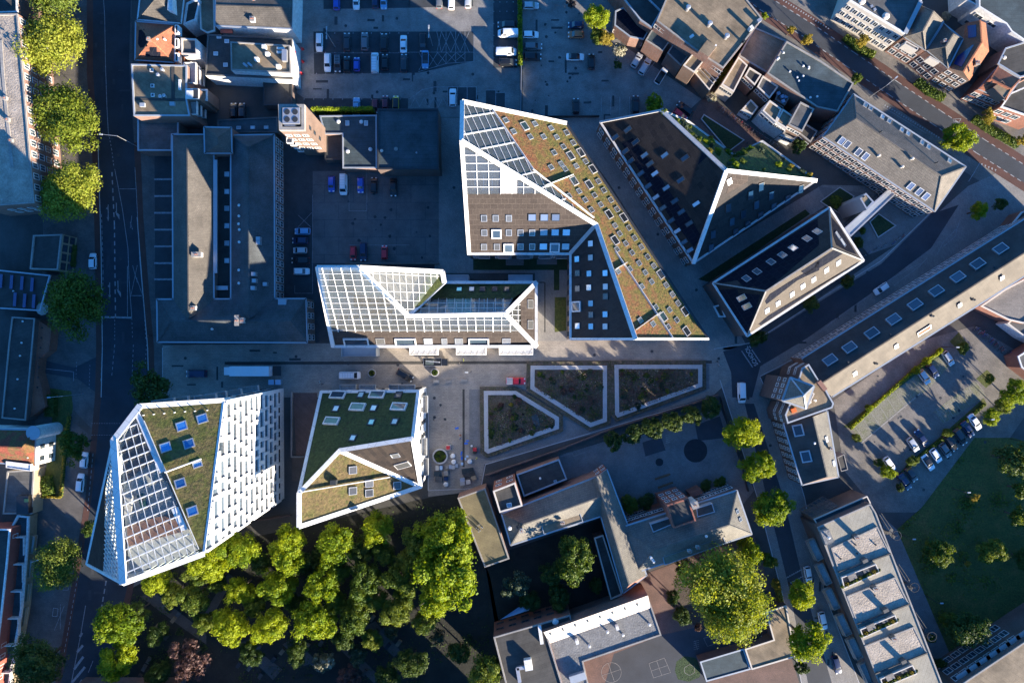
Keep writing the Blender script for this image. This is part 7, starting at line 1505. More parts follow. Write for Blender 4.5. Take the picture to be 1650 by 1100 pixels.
    for x, y, ang, l, mt in ((500, 770, 8, 'long stack of dark steel pipes by the drain', 'bitumen_blue'), (520, 822, 20, 'short stack of dark pipes below the long stack', 'bitumen_grey')):
        q = Mx('%d,%d' % (x, y))[0]; p = P(*q); b = MB(); a = math.radians(ang); u = V((math.cos(a), math.sin(a), 0)); v = V((-u.y, u.x, 0))
        for k in range(7):
            for z in range(2 if k % 2 else 3): c = V((p.x, p.y, .1 + z * .18)) + v * (k - 3) * .2; b.cyl(c - u * 1.5, c + u * 1.5, .09, .09, 8)
        thing1('pipe_stack', l, 'pipes', b, [mt])
    q = Mx('590,512')[0]; p = P(*q, .8); o = thing('mini_loader', 'small red and black site loader beside the bulk bag', 'loader', (p.x, p.y, 0))
    b = MB(); b.box(p.x - .45, p.x + .45, p.y - .2, p.y + .6, .35, 1.0); b.build('body', m('red'), o); b = MB(); b.box(p.x - .4, p.x + .4, p.y - .95, p.y - .25, .3, .9); b.build('bucket', m('tyre'), o); b = MB()
    for x in (-.45, .45):
        for y in (-.5, .35): b = MB(); b.cyl((p.x + x - .1, p.y + y, .3), (p.x + x + .1, p.y + y, .3), .3, .3, 12); b.build('wheel', m('tyre'), o)
    for x, y in K(2, 2, '172,258 250,258 350,250'):
        p = P(x, y); b = MB(); b.box(p.x - .8, p.x + .8, p.y - .45, p.y + .45, 0, .3); b.box(p.x - .7, p.x + .7, p.y - .35, p.y + .35, .3, .42); 
        thing1('stone_slab', {172: 'left paving slab stack below the flatbed truck', 250: 'middle paving slab stack below the flatbed truck', 350: 'right paving slab stack below the flatbed truck'}[round((x - 660) * 4)], 'slabs', b, ['concrete'])
    # benches and bins in the play yard
    for t, l in (('260,885 358,852', 'upper dark bench in the play yard'), ('278,940 375,905', 'lower dark bench in the play yard')):
        a, b2 = [P(*q) for q in K(3, 2, t)]; o = thing('long_bench', l, 'bench', (a + b2) / 2, 'play yard benches'); b = MB(); b.bar(a + V((0, 0, .42)), b2 + V((0, 0, .42)), .5, .08); b.build('seat', m('wood'), o)
        for s in (.1, .9): b = MB(); c = a.lerp(b2, s); b.box(c.x - .1, c.x + .1, c.y - .2, c.y + .2, 0, .38); b.build('leg', m('dark_metal'), o)
    # graves
    r = random.Random(4); n = 0; bm = MB(); bm.box(-.45, .45, -.95, .95, 0, .14); gm = bm.mesh('slab', [m('concrete')]); bm = MB(); bm.box(-.42, .42, .82, .98, .1, .85); hm = bm.mesh('headstone', [m('concrete')])
    for c, t in ((0, '1060,600 1100,625 1150,655 1120,690 1060,760 1010,740 1075,800 930,1000 990,1030 960,950 900,1060'), (1, '290,830 350,870 500,895 445,945 360,1050 610,820 660,860 750,840 850,760 880,780 920,800 950,830 990,780 1105,770 1150,760 1180,860 880,1050 895,1085 990,1060 1030,1030 250,940 220,980 290,1000 1250,840 1080,680 1140,690 560,900 700,960')):
        for x, y in K(c, 3, t):
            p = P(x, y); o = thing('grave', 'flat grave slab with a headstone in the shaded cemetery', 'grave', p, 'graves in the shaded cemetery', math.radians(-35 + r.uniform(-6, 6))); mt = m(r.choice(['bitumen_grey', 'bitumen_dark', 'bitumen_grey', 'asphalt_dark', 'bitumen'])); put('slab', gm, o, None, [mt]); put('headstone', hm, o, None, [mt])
    # tarpaulin sail, fences, walls
    q = [P(*t, z) for t, z in zip(K(2, 3, '582,692 700,612 822,582 770,630'), (2.2, 3.6, 2.4, 3.2))]; b = MB(); nn = 8
    for i in range(nn):
        for j in range(nn):
            def f(u, v): p = q[0].lerp(q[1], u).lerp(q[3].lerp(q[2], u), v); return p - V((0, 0, 1.6 * u * (1 - u) * v * (1 - v) * 4 * .4))
            b.face([f(i / nn, j / nn), f((i + 1) / nn, j / nn), f((i + 1) / nn, (j + 1) / nn), f(i / nn, (j + 1) / nn)])
    o = b.build('shade_sail', m('pale_blue')); tag(o, 'pale blue shade sail in the dark tree court', 'shade sail')
    def wall(label, pts, h, w, mat, name='boundary_wall'):
        b = MB()
        for a, c in zip(pts, pts[1:]): b.bar(P(*a) + V((0, 0, h / 2)), P(*c) + V((0, 0, h / 2)), w, h)
        tag(b.build(name, m(mat)), label, 'wall')
    wall('pale wall along the right side of the shops beside the car park', [(474, -30), (473.5, 55), (473, 165)], 2.6, .35, 'white_wall'); wall('brick wall between the cemetery and the narrow lane', [(418, 836), (470, 828)], 1.6, .3, 'brick_dark'); wall('low wall on the north edge of the school grounds', [(782, 765), (905, 722), (985, 690), (1157, 636)], 1.2, .3, 'brick_dark'); wall('dark wall at the edge of the walled car court', [(558, 425), (708, 425)], 1.4, .4, 'brick_dark'); wall('long dark retaining wall beside the sunken ramp', K(1, 2, '565,325 565,740 640,740'), 1.0, .3, 'concrete'); wall('fence line of the second car lot at its lower edge', [(842, 190), (965, 189)], 1.4, .15, 'dark_metal', 'lot_fence'); wall('green wire fence between the two car lots', [(840, 110), (839, 186)], 1.6, .12, 'zinc', 'lot_fence'); wall('yard fence behind the play yard along the street', [(1160, 640), (1168, 672), (1192, 742), (1204, 790)], 1.4, .12, 'dark_metal', 'yard_fence')
    for i, (x, y) in enumerate(((509, 82), (508, 102), (507, 121))):
        o = thing('parasol', ('upper', 'middle', 'lower')[i] + ' red umbrella stand beside the white shop wall', 'parasol', (0, 0, 0)); x0 = P((489.5, 490, 488)[i], (82, 102, 121)[i])
        o.location = (x0.x, x0.y, 0); b = MB(); b.cyl((x0.x, x0.y, 0), (x0.x, x0.y, 2.0), .05, .04, 6); b.build('pole', m('silver'), o); b = MB(); b.cyl((x0.x, x0.y, .9), (x0.x, x0.y, 2.1), .42, .05, 8); b.build('folded_canopy', m('red'), o)
def traffic():
    G1, G2, G3, G4 = 'cars in the top car park', 'cars in the second car lot', 'cars in the walled car court', 'cars in the right-hand car park'
    T = [  # tile column, tile row, x, y, heading, kind, colour, label, group
     (1, 0, 848, 12, 90, 'hatch', 'blue', 'blue car at the very top, first in the upper car park row', G1), (1, 0, 975, 8, 270, 'hatch', 'white', 'white car at the very top edge of the car park', G1), (1, 0, 1098, 0, 90, 'hatch', 'navy', 'dark navy car at the top edge beside a grey-blue one', G1), (1, 0, 1152, 6, 270, 'hatch', 'lightblue', 'grey-blue car at the top edge beside the navy one', G1),
     (1, 0, 737, 272, 270, 'estate', 'white', 'white car alone at the left end of the upper bay row', G1), (1, 0, 915, 268, 90, 'estate', 'dark', 'dark estate car right of the double lamp post', G1), (1, 0, 1030, 266, 90, 'suv', 'grey', 'slate-grey van-like car in the upper bay row', G1), (1, 0, 1155, 272, 90, 'suv', 'black', 'black car with mirrors out in the upper bay row', G1), (1, 0, 1280, 282, 90, 'saloon', 'white', 'white saloon at the right of the upper bay row', G1),
     (1, 0, 790, 402, 270, 'estate', 'white', 'white estate car first in the lower bay row', G1), (1, 0, 856, 408, 270, 'suv', 'dark', 'dark car with a roof rack second in the lower bay row', G1), (1, 0, 915, 412, 90, 'hatch', 'black', 'black hatchback third in the lower bay row', G1), (1, 0, 978, 412, 90, 'small', 'blue', 'bright blue small car in the lower bay row', G1), (1, 0, 1096, 405, 90, 'van', 'white', 'white van with roof bars in the lower bay row', G1), (1, 0, 1160, 398, 90, 'hatch', 'black', 'black hatchback right of the roof-barred van', G1), (1, 0, 1283, 404, 90, 'estate', 'dark', 'dark estate car below the white saloon', G1),
     (1, 0, 977, 688, 90, 'pickup', 'lightblue', 'light blue pickup by the hedge', 'vehicles along the hedge'), (1, 0, 1097, 685, 270, 'small', 'maroon', 'maroon small car half beside the dark hall', 'vehicles along the hedge'), (1, 0, 1162, 658, 90, 'small', 'maroon', 'dark red car above the dark hall', 'vehicles along the hedge'), (1, 0, 1230, 660, 90, 'small', 'yellow', 'yellow car with a black roof above the dark hall', 'vehicles along the hedge'),
     (1, 0, 183, 712, 90, 'hatch', 'black', 'black car on the left in the small brick yard', None), (1, 0, 238, 712, 90, 'hatch', 'dark', 'dark grey car on the right in the small brick yard', None),
     (2, 0, 190, 2, 90, 'hatch', 'grey', 'grey car at the top edge in the sunlit bay', G1), (2, 0, 268, 10, 90, 'hatch', 'white', 'white car at the top edge in the sunlit bay', G1), (2, 0, 375, 0, 90, 'hatch', 'silver', 'silver car at the top edge right of the sunlit white one', G1), (2, 0, 85, 275, 270, 'estate', 'black', 'black car left of the hatched bay, upper', G1), (2, 0, 100, 382, 270, 'saloon', 'lightblue', 'pale blue saloon with a dark roof below the black one', G1),
     (2, 0, 625, 158, 180, 'estate', 'dark', 'dark estate car above the small white van', G1), (2, 0, 635, 215, 180, 'van', 'white', 'white van under the dark estate car beside the hedge', G1), (2, 0, 622, 335, 0, 'van', 'white', 'big white van with its nose to the hedge', G1), (2, 0, 635, 402, 0, 'suv', 'black', 'black car under the big white van', G1),
     (2, 0, 782, 35, 0, 'hatch', 'silver', 'silver car at the top right of the hedge', G2), (2, 0, 780, 222, 0, 'hatch', 'white', 'white car right of the hedge', G2), (2, 0, 797, 297, 0, 'estate', 'grey', 'grey car between a white and a black one by the hedge', G2), (2, 0, 793, 365, 0, 'suv', 'black', 'long black car at the lower end by the hedge', G2),
     (2, 0, 1072, 160, 180, 'hatch', 'navy', 'dark blue car beside the bright green tree', G2), (2, 0, 1072, 222, 180, 'hatch', 'orange', 'bronze orange car beside the yellow tree', G2), (2, 0, 1068, 365, 0, 'saloon', 'white', 'white car with a black roof standing sideways', G2), (2, 0, 1172, 395, 90, 'hatch', 'black', 'dark car right of the sideways white car', G2), (2, 0, 278, 628, 90, 'estate', 'white', 'white police-like estate car beside the sedum block tip', G1), (2, 0, 1073, 682, 90, 'hatch', 'black', 'lone black car near the pyramid block', G2),
     (3, 0, 145, 388, 60, 'hatch', 'silver', 'silver car leftmost of three slanted ones by the brick wing', G2), (3, 0, 197, 428, 60, 'estate', 'silver', 'light grey car in the middle of three slanted ones', G2), (3, 0, 302, 488, 58, 'estate', 'white', 'white car with a black roof by the brick wing', G2), (3, 0, 138, 672, 90, 'estate', 'black', 'black car in a marked bay above the pyramid block', G2), (3, 0, 455, 698, 142, 'estate', 'black', 'black car beside the red one at the courtyard garden', None), (3, 0, 425, 742, 322, 'hatch', 'red', 'red car tucked against the green roof strip', None),
     (1, 1, 815, 85, 270, 'hatch', 'blue', 'dark blue car leftmost in the upper court row', G3), (1, 1, 893, 90, 270, 'van', 'white', 'white van with roof bars in the walled court', G3), (1, 1, 1003, 92, 270, 'hatch', 'blue', 'bright blue car right of the white van', G3), (1, 1, 1090, 92, 90, 'hatch', 'black', 'black car with red tail lights in the walled court', G3), (1, 1, 1215, 108, 270, 'saloon', 'black', 'black saloon at the right end of the upper court row', G3),
     (1, 1, 628, 390, 180, 'hatch', 'lightblue', 'dull blue car topmost of five against the school', G3), (1, 1, 612, 450, 180, 'hatch', 'navy', 'dark navy car second of five against the school', G3), (1, 1, 612, 513, 180, 'small', 'silver', 'silver car third of five against the school', G3), (1, 1, 615, 578, 180, 'estate', 'black', 'black estate car fourth of five against the school', G3), (1, 1, 622, 648, 0, 'hatch', 'white', 'white car lowest of five against the school', G3),
     (1, 1, 955, 532, 270, 'small', 'red', 'red car on the left in the lower court row', G3), (1, 1, 1020, 522, 270, 'estate', 'navy', 'navy car between the two red ones', G3), (1, 1, 1157, 525, 90, 'small', 'red', 'red car on the right in the lower court row', G3),
     (0, 1, 595, 582, 90, 'hatch', 'white', 'white car with a dark windscreen parked under the street trees', 'cars along the main road'), (0, 2, 515, 910, 85, 'estate', 'white', 'white estate car beside the planted verge', 'cars along the main road'), (0, 2, 540, 765, 85, 'hatch', 'white', 'white car half hidden under the mottled tree', 'cars along the main road'),
     (0, 2, 1265, 208, 180, 'van', 'navy', 'dark blue van on the lane in front of the truck', None), (1, 2, 935, 218, 0, 'van', 'white', 'white van with a ribbed roof on the plaza', None), (1, 2, 1290, 218, 330, 'suv', 'black', 'black car standing slanted on the plaza', None), (2, 2, 685, 255, 0, 'pickup', 'red', 'red pickup truck with a cream load bed beside the planters', None), (3, 2, 820, 330, 272, 'van', 'white', 'white delivery van with an orange stripe at the street bend', None), (4, 1, 403, 760, 214, 'hatch', 'white', 'white car driving down the street past the long hall', None),
     (4, 2, 835, 110, 305, 'hatch', 'silver', 'silver car topmost in the right-hand car park', G4), (4, 2, 735, 190, 305, 'hatch', 'navy', 'dark blue car between two silver ones', G4), (4, 2, 680, 230, 305, 'hatch', 'silver', 'dull silver car below the dark blue one', G4), (4, 2, 608, 665, 305, 'hatch', 'silver', 'grey car casting a long shadow left of the navy saloon', G4), (4, 2, 660, 620, 125, 'saloon', 'navy', 'navy saloon casting a long shadow', G4), (4, 2, 455, 790, 305, 'hatch', 'white', 'white car beside the bright round shrub', G4), (4, 2, 555, 905, 305, 'saloon', 'navy', 'navy car at the lower left end of the double row', G4), (4, 2, 598, 858, 305, 'hatch', 'dark', 'dark car beside the lower left navy one', G4),
     (4, 2, 705, 780, 305, 'saloon', 'white', 'white car with a dark glass roof in the double row', G4), (4, 2, 755, 735, 305, 'hatch', 'white', 'plain white car in the middle of the double row', G4), (4, 2, 815, 700, 305, 'hatch', 'grey', 'grey-beige car in the double row', G4), (4, 2, 852, 655, 305, 'estate', 'black', 'black estate car right of the beige one', G4), (4, 2, 912, 615, 305, 'estate', 'dark', 'charcoal estate car in the double row', G4), (4, 2, 960, 567, 305, 'saloon', 'navy', 'dark blue saloon second from the top right', G4), (4, 2, 1007, 520, 305, 'saloon', 'white', 'long white car at the top right end of the double row', G4),
     (3, 3, 1250, 400, 280, 'hatch', 'white', 'white car parked beside the speed hump', 'cars along the flats'), (4, 3, 25, 700, 283, 'estate', 'white', 'white car parked between two bright street trees', 'cars along the flats'), (4, 3, 115, 985, 285, 'estate', 'navy', 'dark car parked below the flats near the bottom edge', 'cars along the flats'), (3, 3, 910, 830, 20, 'hatch', 'green', 'dark green car half under the giant plane tree', None)]
    for c, r, x, y, a, k, col, l, g in T:
        q = K(c, r, '%g,%g' % (x, y))[0]
        car(*q, a, k, col, l, g, {'yellow': 'black'}.get(col) or ('black' if 'black roof' in l or 'dark roof' in l or 'glass roof' in l else None), rails=('roof bars' in l or 'roof rack' in l or 'ribbed' in l))
    # the white box truck and its trailer, the flatbed
    p = P(406, 597); o = thing('box_truck', 'long white box truck parked on the lane beside the white tower', 'truck', p); b = MB(); b.box(p.x - 4.3, p.x + 5.6, p.y - 1.25, p.y + 1.25, 1.0, 3.6); b.build('cargo_box', m('car_white'), o)
    b = MB(); b.obox((p.x - 5.3, p.y, 1.6), (.9, 0, 0), (0, 1.15, 0), (0, 0, 1.0), 0, .86); b.build('cab', m('car_white'), o); b = MB(); b.obox((p.x - 6.1, p.y, 1.9), (.06, 0, 0), (0, .95, 0), (-.0, 0, .4)); b.build('windscreen', m('car_glass'), o); b = MB(); b.box(p.x - 5.5, p.x + 7.6, p.y - .5, p.y + .5, .6, .95); b.box(p.x + 5.7, p.x + 7.8, p.y - 1.2, p.y + 1.2, .9, 1.1); b.build('chassis', m('dark_metal'), o)
    for x in (-5, 3, 4.2):
        for y in (-1.05, 1.05): b = MB(); b.cyl((p.x + x, p.y + y - .15, .48), (p.x + x, p.y + y + .15, .48), .48, .48, 12); b.build('wheel', m('tyre'), o)
    for x, l in ((437, 'left pale site cabin behind the box truck'), (448, 'right pale site cabin behind the box truck')):
        q = P(x, 615.5, 1.4); o = thing('site_box', l, 'cabin', (q.x, q.y, 0)); b = MB(); b.box(q.x - .65, q.x + .65, q.y - .6, q.y + .6, 0, 1.4); b.build('body', m('zinc'), o); b = MB(); b.obox((q.x, q.y, 1.45), (.7, 0, 0), (0, .65, 0), (0, 0, .05)); b.build('lid', m('pale_blue'), o)
    p = P(703, 583); o = thing('flatbed_truck', 'black flatbed truck with a loader crane on the plaza', 'truck', p); b = MB(); b.obox((p.x + 2.4, p.y, 1.3), (.8, 0, 0), (0, 1.0, 0), (0, 0, .8), 0, .85); b.build('cab', m('car_black'), o); b = MB(); b.box(p.x - 3.2, p.x + 1.5, p.y - 1.0, p.y + 1.0, .8, .95); b.ring([(p.x - 3.2, p.y - 1), (p.x + 1.5, p.y - 1), (p.x + 1.5, p.y + 1), (p.x - 3.2, p.y + 1)], .06, .95, 1.3, 1); b.build('load_bed', [m('dark_metal'), m('silver')], o)
    b = MB(); b.bar((p.x + 1, p.y, 1.2), (p.x + 1, p.y, 2.4), .3, .3, 0, (1, 0, 0)); b.bar((p.x + 1, p.y, 2.4), (p.x - 2.4, p.y + .3, 2.2), .22, .22); b.build('crane_arm', m('silver'), o); b = MB(); b.box(p.x - 2.6, p.x - .6, p.y - .7, p.y + .5, .95, 1.6); b.build('load', m('bitumen_blue'), o); b = MB(); b.box(p.x + 1.6, p.x + 3.0, p.y - .8, p.y + .8, 1.75, 1.8); b.build('windscreen', m('car_glass'), o)
    for x in (-2.2, 2.2):
        for y in (-.85, .85): b = MB(); b.cyl((p.x + x, p.y + y - .12, .4), (p.x + x, p.y + y + .12, .4), .4, .4, 12); b.build('wheel', m('tyre'), o)
    for x, y, a, t, l in ((747, 580, 20, 'hi_vis', 'worker in a yellow high-visibility jacket beside the flatbed truck'), (740, 584, 200, 'car_dark', 'person in dark clothes beside the yellow-jacketed worker'), (515, 615, 30, 'white_wall', 'person in a white top near the white van'), (519, 619, 120, 'car_navy', 'person in navy clothes near the white van'), (742, 701, 90, 'orange', 'worker in an orange jacket by the blue boards'), (742, 706, 270, 'tarp_blue', 'worker in a blue jacket by the blue boards'), (699, 676, 40, 'car_black', 'person in black walking alone on the plaza'), (1155.5, 582, 10, 'car_dark', 'person in dark clothes walking at the end of the drain line'), (1159, 588, 60, 'white_wall', 'person in a pale top at the end of the drain line'), (768, 738, 150, 'hi_vis', 'worker in a pale yellow jacket by the bulk bag'), (240, 541, 90, 'car_dark', 'person in dark clothes on the cycle lane by the school corner'), (1205.5, 230, 120, 'car_dark', 'person in dark clothes standing in the red-paved garden')): person(x, y, a, t, l)
    # lamps
    for x, y, h, a, l, arm in ((221, 236, 9, 175, 'tall street lamp leaning its arm over the main road', 3.5), (139, 50, 9, 150, 'street lamp between the two sunlit plane trees', 3.5), (134, 634, 8, 185, 'street lamp above the planted verge', 3), (84, 890, 8, 20, 'street lamp under the mottled tree at the lower left', 2), (1402, 156, 8, 40, 'street lamp on the slanting road beside the tiled hall', 2.5), (1449, 859, 5, 0, 'short lamp on the park path beside the first spiral stair', .5), (1492, 959, 5, 0, 'short lamp on the park path beside the second spiral stair', .5), (1537, 1061, 5, 0, 'short lamp on the park path near the bottom', .5), (1626, 987, 5, 0, 'short lamp on the park path beside the bottom right flats', .5), (1534, 786, 5, 0, 'short lamp on the park edge below the double car row', .6), (1629, 707, 5, 0, 'short lamp on the park edge at the far right', .6), (1517, 559, 5, 0, 'short lamp beside the topmost silver car', .5), (1572, 448, 5, 0, 'short lamp beside the slatted pavilion', .4), (1572, 672, 5, 0, 'short lamp beside the bright shrub of the right car park', .5), (760, 598, 6, 180, 'dark lamp post standing alone on the plaza', .6)): lamp(x, y, h, a, l, arm, 'dark_metal' if 'dark' in l or 'short' in l else 'silver')
    lamp(540, 76, 8, 90, 'double-armed lamp post in the upper bay row', .8, double=True); lamp(697, 74, 8, 90, 'double-armed lamp post left of the hatched bay', .8, double=True)
    r = random.Random(3); cc = ['dark', 'black', 'blue', 'silver', 'red', 'grey']
    for i in range(22): t = i / 21; x, y = 1158 + 95 * t, 173 + 66 * t; bike(x + r.uniform(-1, 1), y + r.uniform(-1, 1), 55 + r.uniform(-12, 12), 'bicycle in the long rack beside the red-paved garden', r.choice(cc), 'bicycles in the garden rack')
    for i in range(26): t = i / 25; x, y = 1571 + 62 * t, 527 + 50 * t; bike(x + r.uniform(-3, 3), y + r.uniform(-2, 2), 50 + r.uniform(-20, 20), 'bicycle in the crowded row beside the beige pavilion', r.choice(cc), 'bicycles by the pavilion')
    for i, (x, y) in enumerate(((1392, 412), (1400, 406), (1412, 400), (1424, 396), (1440, 391), (1448, 385), (1455, 380))): bike(x, y, 30 + i * 5, 'bicycle parked on the grey paving by the street bend', r.choice(cc), 'bicycles at the street bend')

